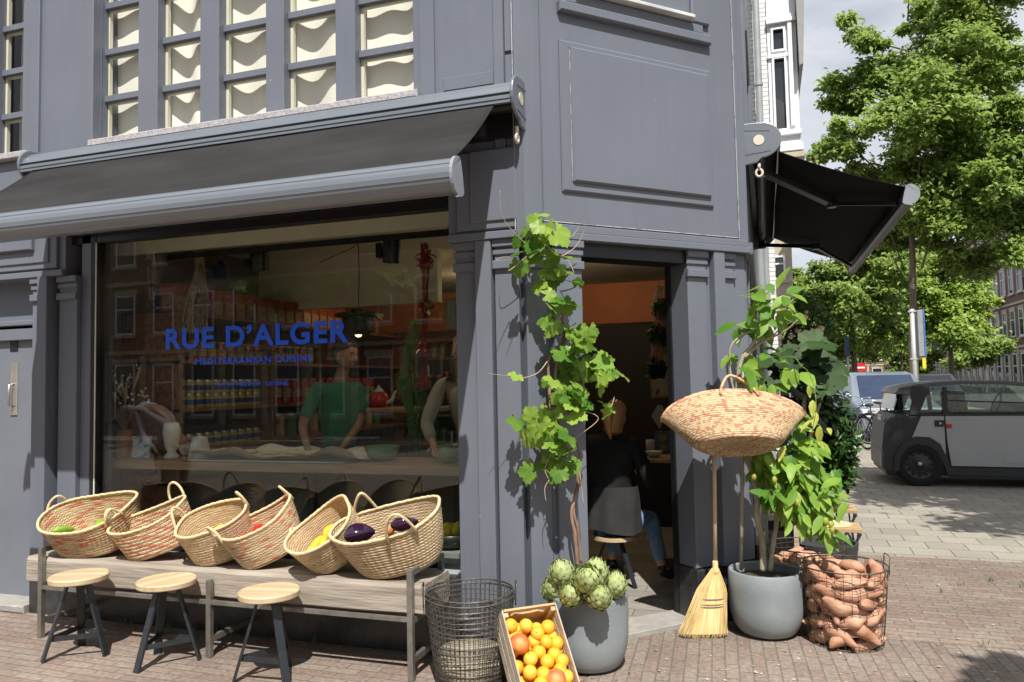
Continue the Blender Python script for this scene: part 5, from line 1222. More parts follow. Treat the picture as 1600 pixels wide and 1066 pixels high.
# fig, rose and laurel behind
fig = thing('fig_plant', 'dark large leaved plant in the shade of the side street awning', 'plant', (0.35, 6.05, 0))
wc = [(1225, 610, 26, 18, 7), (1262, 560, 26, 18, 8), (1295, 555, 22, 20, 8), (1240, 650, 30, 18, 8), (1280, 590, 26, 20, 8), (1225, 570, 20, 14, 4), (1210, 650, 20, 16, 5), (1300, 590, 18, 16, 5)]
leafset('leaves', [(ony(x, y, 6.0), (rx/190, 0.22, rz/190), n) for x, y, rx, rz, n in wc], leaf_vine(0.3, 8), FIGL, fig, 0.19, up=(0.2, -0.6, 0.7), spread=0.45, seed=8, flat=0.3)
b_ = MB()
for l in ([(1250, 860), (1248, 700), (1260, 600), (1268, 560)], [(1250, 860), (1262, 700), (1290, 600), (1296, 565)], [(1250, 860), (1238, 720), (1225, 640)]):
    b_.tube(smooth_path([ony(x, y, 6.05) for x, y in l]), 0.012, 7)
b_.build('stem', BARKP, fig, smooth=True)
b_ = MB(); b_.lathe([(0, 0), (.17, 0), (.22, .36), (.2, .36), (.19, .32), (0, .32)], 32, c=(0.38, 6.07, 0)); one('plant_tub', b_, mat('dark_tub', (0.04, 0.04, 0.042), rough=0.7), 'dark tub of the large leaved plant behind the wire baskets', 'plant pot', smooth=True, auto=True)
rose = thing('rose_bush', 'tall rose bush with faded pink blooms behind the climber, by the side street wall', 'rose', (0.33, 7.2, 0))
wc = [(1262, 480, 26, 26, 260), (1245, 520, 22, 26, 220), (1275, 530, 26, 30, 280), (1255, 570, 24, 20, 180), (1290, 500, 14, 20, 90), (1235, 560, 14, 22, 100)]
leafset('leaves', [(ony(x, y, 7.1), (rx/160, 0.3, rz/160), n) for x, y, rx, rz, n in wc], leaf_ovate(0.5, 0.1, 0.2), leafmat('rose_leaf', (0.04, 0.095, 0.02), (0.12, 0.21, 0.05), tr=0.25), rose, 0.055, up=(0, -0.4, 0.8), spread=0.9, seed=9, flat=0.2)
b_ = MB()
for l in ([(1262, 800), (1258, 640), (1262, 540), (1270, 470)], [(1262, 800), (1268, 640), (1248, 540), (1240, 500)], [(1262, 800), (1270, 600), (1285, 520)]): b_.tube(smooth_path([ony(x, y, 7.15) for x, y in l]), [0.012-.0004*i for i in range(19)][:len(smooth_path([ony(x, y, 7.15) for x, y in l]))], 6)
b_.build('stem', BARKV, rose, smooth=True)
for i, (x, y, r_) in enumerate(((1281, 514, .036), (1272, 526, .038), (1248, 498, .03), (1257, 496, .03), (1241, 492, .024), (1278, 540, .026), (1270, 545, .022), (1259, 488, .02), (1250, 552, .02), (1246, 516, .03))):
    b_ = MB(); c = ony(x, y, 6.85); b_.ball(tuple(c), r_, r_, r_*.8, 14, 10, lambda p: 1+.12*math.sin(7*math.atan2(p.y, p.x)+5*p.z))
    b_.build('bloom', mat('faded_rose', (0.72, 0.42, 0.33), rough=0.6, col2=(0.82, 0.66, 0.45), vs=25), rose, smooth=True)
lau = thing('laurel_bush', 'dense dark green laurel bush beyond the climber, near the two folding stools', 'bush', (0.72, 7.35, 0))
wc = [(1285, 640, 40, 40, 900), (1295, 700, 38, 40, 1000), (1280, 730, 40, 36, 700), (1262, 670, 36, 50, 700), (1312, 680, 20, 34, 400), (1315, 735, 20, 26, 350), (1270, 610, 34, 24, 400)]
leafset('leaves', [(ony(x, y, 7.5), (rx/150, 0.30, rz/150), n) for x, y, rx, rz, n in wc], leaf_ovate(0.42, 0.12, 0.12), LAUL, lau, 0.075, up=(0.15, -0.3, 0.8), spread=0.9, seed=10, flat=0.0)
b_ = MB(); c = ony(1266, 690, 7.5); b_.tube([(c.x, 7.5, 0.2), (c.x, 7.5, c.z+.2)], 0.03, 8)
for i in range(8): b_.tube([(c.x, 7.5, c.z-.3+.06*i), (c.x+.25*math.cos(i*2.4), 7.5+.25*math.sin(i*2.4), c.z+.06*i)], 0.01, 5)
b_.build('stem', BARKV, lau)
b_ = MB(); b_.lathe([(0, 0), (.15, 0), (.18, .30), (.16, .30), (.15, .27), (0, .27)], 32, c=(c.x, 7.5, 0)); one('plant_tub', b_, mat('dark_tub', (0.04, 0.04, 0.042)), 'dark tub under the dense laurel bush', 'plant pot', smooth=True, auto=True)
# dark cupboard table behind the right planter
t = thing('display_table', 'dark low table with a timber leg behind the planter and wire baskets', 'table', (0.12, 5.9, 0))
c0 = ony(1200, 800, 5.95); c1 = ony(1246, 800, 5.95)
b_ = MB(); b_.box(-0.02, c1.x, 5.75, 6.2, c0.z-.03, c0.z+.02); b_.build('table_top', mat('dark_wood', (0.06, 0.045, 0.035), rough=0.6, var=.3), t, bevel=.004)
b_ = MB(); b_.box(c1.x-.035, c1.x, 5.76, 5.80, 0, c0.z-.03); b_.build('leg', CRG, t); b_ = MB(); b_.box(c1.x-.035, c1.x, 6.15, 6.19, 0, c0.z-.03); b_.build('leg', CRG, t)
b_ = MB(); b_.box(-0.02, c1.x-.04, 5.80, 6.15, 0.12, c0.z-.035); b_.build('dark_box', BLACKP, t)
# folding stools with round mats
SLW = mat('folding_wood', (0.40, 0.26, 0.13), rough=0.55, col2=(0.55, 0.38, 0.20), vs=14, stretch=(.15, 1, 1), bump=0.2)
def fold_table(lab, x0, y0, H_, lab2):
    t = thing('folding_stool', lab, 'stool', (x0, y0, 0), 0, 'folding wooden stools')
    b_ = MB(); b_.box(-.20, .20, -.16, .16, H_-.03, H_); b_.build('seat', SLW, t, local=True, bevel=.004)
    for s_ in (-.17, .17):
        b_ = MB(); b_.beam((s_, -.15, H_-.035), (s_, .14, 0), .022, .012, up=(1, 0, 0)); b_.build('leg', LEGM, t, local=True)
        b_ = MB(); b_.beam((s_*.9, .15, H_-.035), (s_*.9, -.14, 0), .022, .012, up=(1, 0, 0)); b_.build('leg', LEGM, t, local=True)
        b_ = MB(); b_.beam((-.19 if s_ < 0 else .02, -.155, H_-.035), (-.02 if s_ < 0 else .19, -.155, 0.0), .02, .012, up=(0, 1, 0)); b_.beam((-.02 if s_ < 0 else .19, -.156, H_-.035), (-.19 if s_ < 0 else .02, -.156, 0.0), .02, .012, up=(0, 1, 0)); b_.build('cross_leg', LEGM, t, local=True)
    b_ = MB(); b_.lathe([(0, 0), (.145, 0), (.15, .006), (.145, .014), (.05, .016), (0, .016)], 40, c=(x0-.01, y0, H_+.001)); one('round_mat', b_, mat('straw_mat', (0.66, 0.48, 0.25), rough=0.7, col2=(0.76, 0.6, 0.36), vs=30, bump=.4, bs=90), lab2, 'mat', smooth=True, auto=True)
q = ony(1338, 826, 6.75); fold_table('low folding wooden stool with crossed legs, the nearer of two by the bush', q.x-.16, 6.88, q.z, 'round straw mat on the nearer folding stool')
q = ony(1332, 797, 7.55); fold_table('low folding wooden stool with crossed legs, the farther of two by the bush', q.x-.16, 7.70, q.z, 'round straw mat on the farther folding stool')
# ------------------------------------------------------------------ curtains upstairs
CURT = mat('curtain_cloth', (0.90, 0.86, 0.76), rough=0.95, var=.03, vs=3, bump=.15, bs=160, spec=.1)
def curtain(x0, x1, y, label, seed, z0=3.28, z1=WALLT, group=None):
    rn = random.Random(seed); a_ = [rn.uniform(0, 6.3) for _ in range(6)]
    def f(u, v):
        x = x0 + (x1-x0)*u; z = z0 + (z1-z0)*v
        s_ = math.sin(x*19+a_[0]+1.7*math.sin(x*3.1+a_[1])+.7*math.sin(z*1.3+a_[4]))*(.75+.35*math.sin(x*5.3+a_[5])); w2 = math.sin(x*11+a_[2]+.4*z)
        return (x, y + 0.022*s_ + 0.010*w2 + 0.01*math.sin(z*3+x*5+a_[3]), z)
    b_ = MB(); b_.grid(f, 130, 30); return one('curtain', b_, CURT, label, 'curtain', group, smooth=True)
curtain(-4.57, -3.02, 4.355, 'cream curtain with deep folds, left half of the wide upstairs window', 1)
curtain(-3.03, -1.62, 4.35, 'cream curtain with deep folds, right half of the wide upstairs window', 2)
curtain(-5.9, -5.55, 4.62, 'grey lit curtain edge in the upstairs window at the far left', 3)

# ------------------------------------------------------------------ shop interior
WOODR = woodmat('reddish_wood', (0.16, 0.065, 0.03), (0.26, 0.12, 0.06), along='y')
WOODD = woodmat('dark_shelf_wood', (0.09, 0.05, 0.03), (0.15, 0.085, 0.05), along='x')
CNT = woodmat('counter_wood', (0.34, 0.20, 0.11), (0.48, 0.30, 0.17), along='x')
def lamp_light(name, loc, e, col, size=0.1, tgt=None, kind='SPOT'):
    l = bpy.data.lights.new(name, kind); l.energy = e; l.color = col
    if kind == 'SPOT': l.spot_size = rad(100); l.spot_blend = 0.7; l.shadow_soft_size = size
    else: l.shadow_soft_size = size
    o = bpy.data.objects.new(name, l); COL.objects.link(o); o.location = loc
    if tgt is not None: o.rotation_euler = (Vector(loc)-Vector(tgt)).to_track_quat('Z', 'Y').to_euler()
    return o
# soffit board and track rails
a0 = ony(705, 332, 4.62); a1 = ony(705, 352, 4.62)
b_ = MB(); b_.box(-4.85, -1.7, 4.62, 4.66, a1.z, a0.z+.25); one('soffit_board', b_, CEIL, 'cream board across the top of the shop window, inside', 'board')
tr_ = thing('track_rail', 'black lighting rail under the cream board inside the shop window', 'lighting rail', (-3, 4.75, a1.z))
b_ = MB(); b_.box(-4.4, -1.70, 4.70, 4.735, a1.z-.045, a1.z-.005); b_.build('rail', BLACKP, tr_)
b_ = MB(); b_.box(-2.05, -2.015, 4.735, 8.5, a1.z+.02, a1.z+.055); one('track_rail', b_, BLACKP, 'black lighting rail running back into the shop under the ceiling', 'lighting rail')
SPOTE = mat('spot_glow', (1, 0.85, 0.6), emit=(1.0, 0.72, 0.42), es=2.5)
def track_spot(px, py, y, lab, w_=26):
    c = ony(px, py, y); r_ = w_/1180*y*1.1/2; t = thing('track_spotlight', lab, 'spotlight', c, 0, None)
    M_ = Matrix.Translation(c) @ Matrix.Rotation(rad(12), 4, 'X') @ Matrix.Rotation(rad(8), 4, 'Y')
    b_ = MB(); b_.M = M_; b_.lathe([(0, .10), (r_*.9, .10), (r_, .085), (r_, -.085), (r_*.92, -.09), (r_*.9, -.05), (0, -.05)], 24); b_.build('housing', BLACKP, t, smooth=True, auto=True)
    b_ = MB(); b_.M = M_; b_.lathe([(0, -.068), (r_*.86, -.072), (r_*.86, -.06), (0, -.058)], 20); b_.build('lens', SPOTE, t)
    b_ = MB(); b_.box(c.x-r_-.05, c.x-r_-.005, c.y-.03, c.y+.03, c.z-.05, a1.z-.045 if y < 5 else c.z+.12); b_.build('arm', BLACKP, t)
    lamp_light('spot_light', tuple(c + Vector((0, .0, -.12))), 5.0, (1.0, .78, .52), .03, (c.x-.2, c.y+.3, 0))
track_spot(612, 391, 4.80, 'black track spotlight, lit, at the right in the shop window', 28)
track_spot(405, 405, 4.95, 'black track spotlight, lit, left of the middle of the shop window', 30)
for i, (x_, y_) in enumerate(((-3.6, 6.6), (-1.5, 7.2), (-3.0, 8.2))): lamp_light('room_fill_light', (x_, y_, 2.6), 7, (1.0, .76, .50), .12, kind='POINT')  # unseen fill points added to brighten the room, no fixtures
cb_ = MB(); cb_.tube(smooth_path([ony(500, 410, 5.6), ony(545, 390, 5.6), ony(560, 380, 5.6)]), .004, 5); cb_.tube(smooth_path([ony(560, 380, 5.6), ony(561, 430, 5.6), ony(560, 480, 5.6)]), .004, 5)
one('cable', cb_, BLACKP, 'thin black lamp cable draped from the ceiling in the window', 'cable')
c = ony(560, 505, 5.6); t = thing('pendant_lamp', 'dark metal pendant lamp behind the end of the blue lettering', 'lamp', c)
b_ = MB(); b_.lathe([(0, .12), (.06, .12), (.06, .09), (.19, .08), (.19, .055), (.13, .05), (.13, -.07), (.09, -.10), (0, -.10)], 24, c=tuple(c)); b_.build('shade', mat('dark_metal', (.05, .05, .048), rough=.4, metal=.6), t, smooth=True, auto=True)
b_ = MB(); b_.lathe([(0, -.12), (.02, -.115), (.03, -.10)], 12, c=tuple(c)); b_.build('bulb', SPOTE, t)
# left wall shelving, running back from the window
XW = -4.62
def onw(px, py, x=XW+.30): return onx(px, py, x)
sh = thing('wall_shelving', 'reddish wooden wall shelving with groceries inside, at the left of the shop', 'shelving', (-4.7, 6, 0))
zt = [onx(300, 470, XW+.3).z, onx(300, 540, XW+.3).z, onx(300, 612, XW+.3).z, onx(300, 660, XW+.3).z]
Y0, Y1 = 4.75, 8.6
for z in [0.35, 0.85] + [q for q in (2.18, 1.80, 1.42, 1.10)]:
    b_ = MB(); b_.box(-4.88, XW+.32, Y0, Y1, z-.025, z); b_.build('shelf', WOODR, sh)
for y_ in (4.75, 5.9, 7.1, 8.57):
    b_ = MB(); b_.box(-4.88, XW+.31, y_, y_+.03, 0.05, 2.155); b_.build('upright', WOODR, sh)
b_ = MB(); b_.box(-4.899, -4.885, Y0, Y1, .05, 2.2); b_.build('back_panel', WOODD, sh)
REDBOX = mat('red_carton', (0.30, 0.02, 0.014), rough=.5, col2=(.40, .06, .03), vs=14); YELC = mat('yellow_label', (0.45, 0.36, 0.05), rough=.4, col2=(.25, .22, .08), vs=30); TINC = mat('tin_metal', (.5, .5, .5), rough=.3, metal=.9)
CRMC = mat('cream_label', (0.48, 0.36, 0.20), rough=.6, col2=(.28, .14, .07), vs=26); NAVY = mat('navy_label', (0.03, 0.05, 0.16), rough=.5); REDJ = mat('red_sauce', (0.35, 0.03, 0.01), rough=.15, coat=.5, var=.3); GRNJ = mat('green_lid', (.06, .16, .05), rough=.4)
def carton(x, y, z, w_, h_, lab, grp):
    t = thing('food_carton', lab, 'carton', (x, y, z), 0, grp)
    b_ = MB(); b_.box(-w_/2, w_/2, -w_/2, w_/2, .001, h_); b_.build('box', REDBOX, t, local=True)
    b_ = MB(); b_.box(w_/2, w_/2+.002, -w_*.42, w_*.42, h_*.08, h_*.62); b_.box(-w_*.42, w_*.42, -w_/2-.002, -w_/2, h_*.08, h_*.62); b_.build('label_panel', CRMC, t, local=True)
    b_ = MB(); b_.lathe([(0, 0), (w_*.2, 0), (w_*.26, w_*.25), (w_*.1, w_*.5), (0, w_*.5)], 8, c=(w_*.51, 0, h_*.12), sx=.06); b_.build('printed_shape', YELC, t, local=True)
for i in range(24):
    carton(XW+.12, 4.88+i*.148, 2.18, .135, .235, 'red and cream carton in the row on the top shelf', 'red cartons on the top shelf')
def can(x, y, z, r_, h_, body, lab, nm, grp, lid=TINC, band=None):
    t = thing(nm, lab, nm.replace('_', ' ').split()[-1], (x, y, z), 0, grp)
    b_ = MB(); b_.lathe([(0, .001), (r_, .001), (r_, h_*.9), (0, h_*.9)], 14); b_.build('body', body, t, local=True, smooth=True, auto=True)
    b_ = MB(); b_.lathe([(r_*.9, h_*.9), (r_*.9, h_), (0, h_)], 14); b_.build('lid', lid, t, local=True, smooth=True, auto=True)
    if band: b_ = MB(); b_.lathe([(r_+.001, h_*.25), (r_+.0015, h_*.6)], 14); b_.build('label_band', band, t, local=True)
for j, yy in enumerate([4.86+.105*k for k in range(10)]):
    can(XW+.20, yy, 1.42, .045, .115, YELC, 'yellow tin with a dark band on the left wall shelves', 'yellow_tin', 'yellow tins stacked on the left shelves', TINC, NAVY)
    can(XW+.20, yy, 1.5355, .045, .115, YELC, 'yellow tin with a dark band on the left wall shelves', 'yellow_tin', 'yellow tins stacked on the left shelves', TINC, NAVY)
    can(XW+.20, yy, 1.10, .045, .115, YELC, 'yellow tin with a dark band on the left wall shelves', 'yellow_tin', 'yellow tins stacked on the left shelves', TINC, NAVY)
for j in range(16): can(XW+.20, 4.86+.12*j, 1.80, .045, .17, REDJ if j % 3 else GRNJ, 'sauce jar with a pale lid on the second shelf', 'sauce_jar', 'sauce jars on the second shelf', CRMC, CRMC)
for j in range(14): can(XW+.20, 5.96+.15*j, 1.42, .05, .24, REDJ, 'tall red bottle on the lower left shelves', 'sauce_bottle', 'tall bottles on the left shelves', REDBOX, CRMC)
for j in range(12): can(XW+.18, 5.98+.19*j, 1.10, .06, .22, [NAVY, CRMC, GRNJ][j % 3], 'mixed container low on the left shelves', 'container', 'mixed containers on the left shelves')
# back wall cabinet and shelves
bk = thing('back_cabinet', 'tall dark wooden cabinet with reddish frame and bottles at the back of the shop', 'cabinet', (-2.8, 8.9, 0))
for x0, x1 in ((-4.5, -4.45), (-3.6, -3.55), (-2.7, -2.65)):
    b_ = MB(); b_.box(x0, x1, 8.55, 8.95, 0.02, 2.1); b_.build('upright', WOODR, bk)
for z in (0.45, 0.85, 1.2, 1.55, 1.9):
    b_ = MB(); b_.box(-4.44, -2.7, 8.56, 8.94, z-.03, z); b_.build('shelf', WOODR, bk)
b_ = MB(); b_.box(-4.6, -2.65, 8.5, 9.0, 2.1, 2.16); b_.build('cornice', WOODR, bk)
rn = random.Random(5)
for z in (0.85, 1.2, 1.55, 1.9):
    x = -4.38
    while x < -2.8:
        if not any(abs(x-q) < .07 for q in (-3.575,)):
            can(x, 8.66, z, rn.uniform(.03, .045), rn.uniform(.14, .26), rn.choice([NAVY, GRNJ, CRMC, REDJ, TINC, YELC, BLACKP]), 'bottle or jar on the cabinet at the back', 'shelf_bottle', 'bottles and jars in the back cabinet', rn.choice([TINC, BLACKP, CRMC]))
        x += rn.uniform(.10, .17)
# posters on the far wall
def framed(px0, py0, px1, py1, y, lab, inner, frame=BLACKP, nm='framed_picture'):
    A = ony(px0, py0, y); B = ony(px1, py1, y); t = thing(nm, lab, 'picture', A)
    x0, x1 = A.x, B.x; z1, z0 = A.z, B.z
    b_ = MB(); b_.box(x0-.02, x1+.02, y, y+.02, z0-.02, z1+.02); b_.build('frame', frame, t)
    b_ = MB(); b_.box(x0, x1, y-.003, y-.0005, z0, z1); b_.build('print', inner, t); return t
PAPER = mat('paper_print', (0.55, 0.52, 0.45), rough=.7, col2=(0.25, 0.32, 0.42), vs=9)
PAPER2 = mat('paper_sketch', (0.50, 0.47, 0.38), rough=.7, col2=(0.16, 0.14, 0.10), vs=14, vlo=.55, vhi=.62)
framed(698, 470, 712, 512, 6.2, 'small portrait poster near the right edge of the shop window', PAPER, CRMC)
framed(590, 490, 616, 525, 8.4, 'dark framed print on the back wall between lamp and dried herbs', PAPER2)
# things hanging in the window
HERB = leafmat('dried_herb', (0.12, 0.085, 0.03), (0.30, 0.24, 0.09), tr=.2, vs=8)
def bunch(nm, lab, pts, spreads, n, m, y, size, tmpl, stemm, up=(0, -.5, 0)):
    t = thing(nm, lab, 'dried bunch', ony(pts[0][0], pts[0][1], y)); r_ = random.Random(int(pts[0][0]))
    b_ = MB()
    k_ = 0
    for i in range(n):
        pp = []
        for j, ((x, y2), s_) in enumerate(zip(pts, spreads)):
            a_ = r_.uniform(0, 6.28); q = math.sqrt(r_.random())*s_
            if j == 0: ox, oy = q*math.cos(a_), q*math.sin(a_); ph = a_
            a2 = ph + r_.uniform(-.4, .4); c = ony(x, y2, y); pp.append(c + Vector((s_*math.cos(a2)*r_.uniform(.5, 1)/235, s_*math.sin(a2)*.7/235, r_.uniform(-.01, .01))))
        b_.tube(smooth_path(pp, 3), .0022, 3, cap=False)
    b_.build('stems', stemm, t)
    if tmpl:
        cls_ = [(ony(x, y2, y), (s_/235, s_/300, s_/180), int(n*2.2)) for (x, y2), s_ in list(zip(pts, spreads))[1:]]
        leafset('leaves', cls_, tmpl, m, t, size, up=up, spread=1.2, seed=int(pts[0][0]), flat=.7)
    return t
bunch('herb_bunch', 'big bunch of dried brown herbs hanging head down in the shop window', [(308, 375), (312, 420), (308, 470), (300, 520)], [12, 10, 26, 34], 70, HERB, 4.85, .05, leaf_ovate(.25), TWIG)
bunch('chilli_string', 'string of dark red dried chillies hanging at the left in the window', [(234, 385), (237, 410), (238, 440), (237, 470)], [3, 8, 7, 4], 14, mat('dried_chilli', (.16, .02, .015), rough=.35, var=.4), 4.8, .06, leaf_ovate(.28, .3, .1), TWIG)
bunch('chilli_string', 'long string of red dried chillies hanging near the right edge of the window', [(662, 380), (665, 405), (665, 470), (663, 540), (662, 590)], [6, 9, 5, 6, 6], 26, mat('red_chilli', (.36, .03, .02), rough=.35, var=.4), 4.7, .07, leaf_ovate(.28, .3, .1), mat('red_cord', (.3, .02, .02), rough=.6))
bunch('trailing_plant', 'stringy green trailing plant hanging in the window behind the chillies', [(652, 500), (648, 545), (642, 600), (650, 650), (645, 690)], [14, 22, 28, 18, 14], 70, leafmat('string_green', (.06, .13, .03), (.16, .26, .07)), 5.0, .05, leaf_ovate(.2), mat('string_stem', (.14, .22, .06), rough=.6))
c = ony(345, 422, 4.9); t = thing('lantern', 'dark blue metal lantern hanging at the top left of the window', 'lantern', c)
b_ = MB(); b_.lathe([(0, .075), (.025, .07), (.03, .04), (.06, .03), (.065, -.07), (0, -.075)], 12, c=tuple(c)); b_.build('body', mat('lantern_blue', (.012, .02, .07), rough=.35, metal=.3), t, smooth=True, auto=True)
b_ = MB(); b_.tube([(c.x+.035*math.cos(a_*PI/8), c.y, c.z+.09+.04*math.sin(a_*PI/8)) for a_ in range(9)], .006, 6); b_.build('handle', BLACKP, t)
# window counter
zc = ony(400, 723, 4.47).z
ct = thing('window_counter', 'long wooden counter plank just inside the shop window', 'counter', (-3.1, 4.65, 0))
b_ = MB(); x0 = ony(157, 720, 4.50).x; b_.prism([(x0, 4.50), (x0+.10, 4.44), (-1.85, 4.44), (-1.85, 4.98), (x0, 4.98)], lambda x, y: (x, y, zc-.06), lambda x, y: (x, y, zc)); b_.build('plank', CNT, ct, bevel=.004)
for x in (x0+.3, -3.2, -2.05): b_ = MB(); b_.box(x, x+.05, 4.8, 4.85, 0.0, zc-.06); b_.build('leg', LEGM, ct)
b_ = MB(); b_.box(x0+.2, -1.9, 4.86, 4.88, .05, zc-.061); b_.build('back_panel', mat('grey_panel', (.10, .10, .095), rough=.7), ct)
def onc(px, y=4.62): return ony(px, 715, y).x
vx = onc(194, 4.66); t = thing('flower_vase', 'tall terracotta vase with dried grasses and white seed heads on the counter', 'vase', (vx, 4.66, zc))
b_ = MB(); b_.lathe([(0, 0), (.062, 0), (.062, .215), (.056, .215), (.056, .18), (0, .18)], 28, c=(vx, 4.66, zc)); b_.build('vase', mat('terracotta', (.50, .19, .10), rough=.75, var=.1), t, smooth=True, auto=True)
r_ = random.Random(3); b_ = MB(); fl = MB(); gr = MB()
for i in range(46):
    a_ = r_.uniform(0, 6.28); sp_ = r_.uniform(.05, .30); h_ = r_.uniform(.25, .55)
    p0 = Vector((vx, 4.66, zc+.2)); p2 = p0 + Vector((sp_*math.cos(a_)-.03, sp_*.6*math.sin(a_), h_*.85)); p1 = p0.lerp(p2, .5) + Vector((0, 0, .06))
    b_.tube(smooth_path([p0, p1, p2], 4), .0018, 3, cap=False)
    if i % 4: 
        for k in range(3): q = p2 + Vector((r_.gauss(0, .02), r_.gauss(0, .02), r_.gauss(0, .025))); fl.ball(tuple(q), .011, .011, .011, 7, 5)
    else:
        d_ = (p2-p1).normalized(); gr.tube([p2-d_*.04, p2+d_*.05, p2+d_*.16], [.004, .015, .002], 6)
b_.build('stems', TWIG, t); fl.build('seed_heads', mat('white_seed', (.80, .74, .62), rough=.9, var=.2), t, smooth=True); gr.build('grass_plumes', mat('grass_plume', (.62, .45, .26), rough=.9), t, smooth=True)
A = ony(203, 716, 4.52); B = ony(234, 716, 4.60)
t = thing('photo_frame', 'small pale wood frame with a printed card standing on the counter', 'picture frame', (A.x, 4.55, zc), 0)
M_ = Matrix.Translation(((A.x+B.x)/2, 4.56, zc)) @ Matrix.Rotation(rad(12), 4, 'Z') @ Matrix.Rotation(rad(-10), 4, 'X')
b_ = MB(); b_.M = M_
for (x0_, x1_, z0_, z1_) in ((-.078, -.066, 0, .175), (.066, .078, 0, .175), (-.066, .066, 0, .012), (-.066, .066, .163, .175)): b_.box(x0_, x1_, -.006, .006, z0_, z1_)
b_.build('frame', CNT, t); b_ = MB(); b_.M = M_; b_.box(-.066, .066, -.002, .002, .012, .163); b_.build('card', mat('card_print', (.60, .66, .70), rough=.6, col2=(.16, .30, .45), vs=22, vlo=.5, vhi=.6), t)
ENAM = mat('white_enamel', (.62, .60, .54), rough=.25, coat=.4, var=.04)
def teapot(px, lab, m, y, z, s_, spout=True, lidm=None, side=1):
    x = ony(px, 620, y).x; t = thing('teapot', lab, 'teapot', (x, y, z)); b_ = MB()
    b_.lathe([(0, 0), (.055*s_, 0), (.085*s_, .05*s_), (.082*s_, .09*s_), (.05*s_, .125*s_), (0, .126*s_)], 24, c=(x, y, z)); b_.build('pot', m, t, smooth=True)
    b_ = MB(); b_.lathe([(.05*s_, .126*s_), (.028*s_, .15*s_), (.008*s_, .165*s_), (.014*s_, .175*s_), (0, .185*s_)], 16, c=(x, y, z)); b_.build('lid', lidm or m, t, smooth=True)
    b_ = MB(); b_.tube(smooth_path([(x+side*.07*s_, y, z+.04*s_), (x+side*.12*s_, y, z+.06*s_), (x+side*.145*s_, y, z+.12*s_), (x+side*.165*s_, y, z+.13*s_)], 4), [.02*s_-.0011*s_*i for i in range(13)], 8); b_.build('spout', lidm or m, t, smooth=True)
    b_ = MB(); b_.tube(smooth_path([(x-side*.07*s_, y, z+.10*s_), (x-side*.12*s_, y, z+.10*s_), (x-side*.12*s_, y, z+.04*s_), (x-side*.075*s_, y, z+.03*s_)], 4), .007*s_, 6); b_.build('handle', m, t, smooth=True); return t
# shelf with two teapots
q = ony(640, 640, 5.6); st = thing('serving_shelf', 'pale rounded shelf board carrying a green and a red teapot', 'shelf', (q.x, 5.6, q.z))
b_ = MB(); xa, xb = ony(535, 642, 5.6).x, ony(690, 642, 5.6).x; b_.box(xa, xb, 5.45, 5.85, q.z-.02, q.z+.02); b_.build('board', CNT, st, bevel=.01)
b_ = MB(); b_.box(xa+.05, xa+.09, 5.6, 5.64, 0.0, q.z-.02); b_.box(xb-.09, xb-.05, 5.6, 5.64, 0, q.z-.02); b_.build('leg', LEGM, st)
teapot(572, 'green glass teapot, left of the red one on the shelf', mat('green_glaze', (.06, .18, .10), rough=.15, coat=.5), 5.6, q.z+.02, 1.0, side=-1)
teapot(592, 'glossy red teapot with cream lid and spout on the shelf', mat('red_glaze', (.50, .025, .015), rough=.12, coat=.6), 5.56, q.z+.02, 1.0, lidm=ENAM)
t = thing('enamel_pot', 'white enamel pot with red specks on the window counter', 'pot', (onc(312), 4.62, zc)); x = onc(312)
b_ = MB(); b_.lathe([(0, 0), (.085, 0), (.082, .03), (.055, .15), (.052, .16), (0, .175)], 28, c=(x, 4.62, zc)); b_.build('pot', mat('speckled_enamel', (.60, .57, .48), rough=.3, col2=(.5, .06, .04), vs=45, vlo=.66, vhi=.68), t, smooth=True)
b_ = MB(); b_.ball((x, 4.62, zc+.18), .012, .012, .012, 10, 8); b_.build('knob', ENAM, t, smooth=True)
t = thing('glass_jug', 'white glazed jug standing left of the enamel pot on the counter', 'jug', (onc(268), 4.62, zc)); x = onc(268)
b_ = MB(); b_.lathe([(0, 0), (.055, 0), (.06, .02), (.03, .05), (.05, .10), (.065, .20), (.06, .26), (.05, .27), (.045, .2), (0, .12)], 24, c=(x, 4.62, zc)); b_.build('jug', ENAM, t, smooth=True)
GRNG = mat('green_bowl', (.16, .27, .13), rough=.25, var=.1)
def bowl(px, lab, y, r_, h_, m, z):
    x = ony(px, 700, y).x; b_ = MB(); b_.lathe([(0, 0), (r_*.55, 0), (r_*.8, h_*.3), (r_, h_), (r_*.96, h_), (r_*.74, h_*.35), (0, h_*.1)], 32, c=(x, y, z)); one('bowl', b_, m, lab, 'bowl', smooth=True)
bowl(597, 'wide pale green bowl on the window counter', 4.72, .125, .10, GRNG, zc); bowl(704, 'pale green bowl at the right end of the counter, cut by the frame', 4.66, .09, .12, GRNG, zc)
t = thing('baking_tray', 'metal tray with crumpled baking paper and stuffed flatbreads on the counter', 'tray', (onc(430), 4.66, zc))
xa, xb = onc(305), onc(575)
b_ = MB(); b_.box(xa+.05, xb-.1, 4.48, 4.86, zc+.001, zc+.012); b_.build('tray', STEEL, t, bevel=.002)
b_ = MB(); b_.grid(lambda u, v: (xa+.03+(xb-xa-.06)*u, 4.46+.42*v, zc+.02+.018*math.sin(u*9+v*3)+.02*math.sin(u*23+v*7)*(.3+abs(v-.5))+.07*abs(v-.5)**2*4*(.4+.6*math.sin(u*5)**2)), 60, 14); o = b_.build('baking_paper', mat('baking_paper', (.66, .60, .48), rough=.7, var=.08), t, smooth=True)
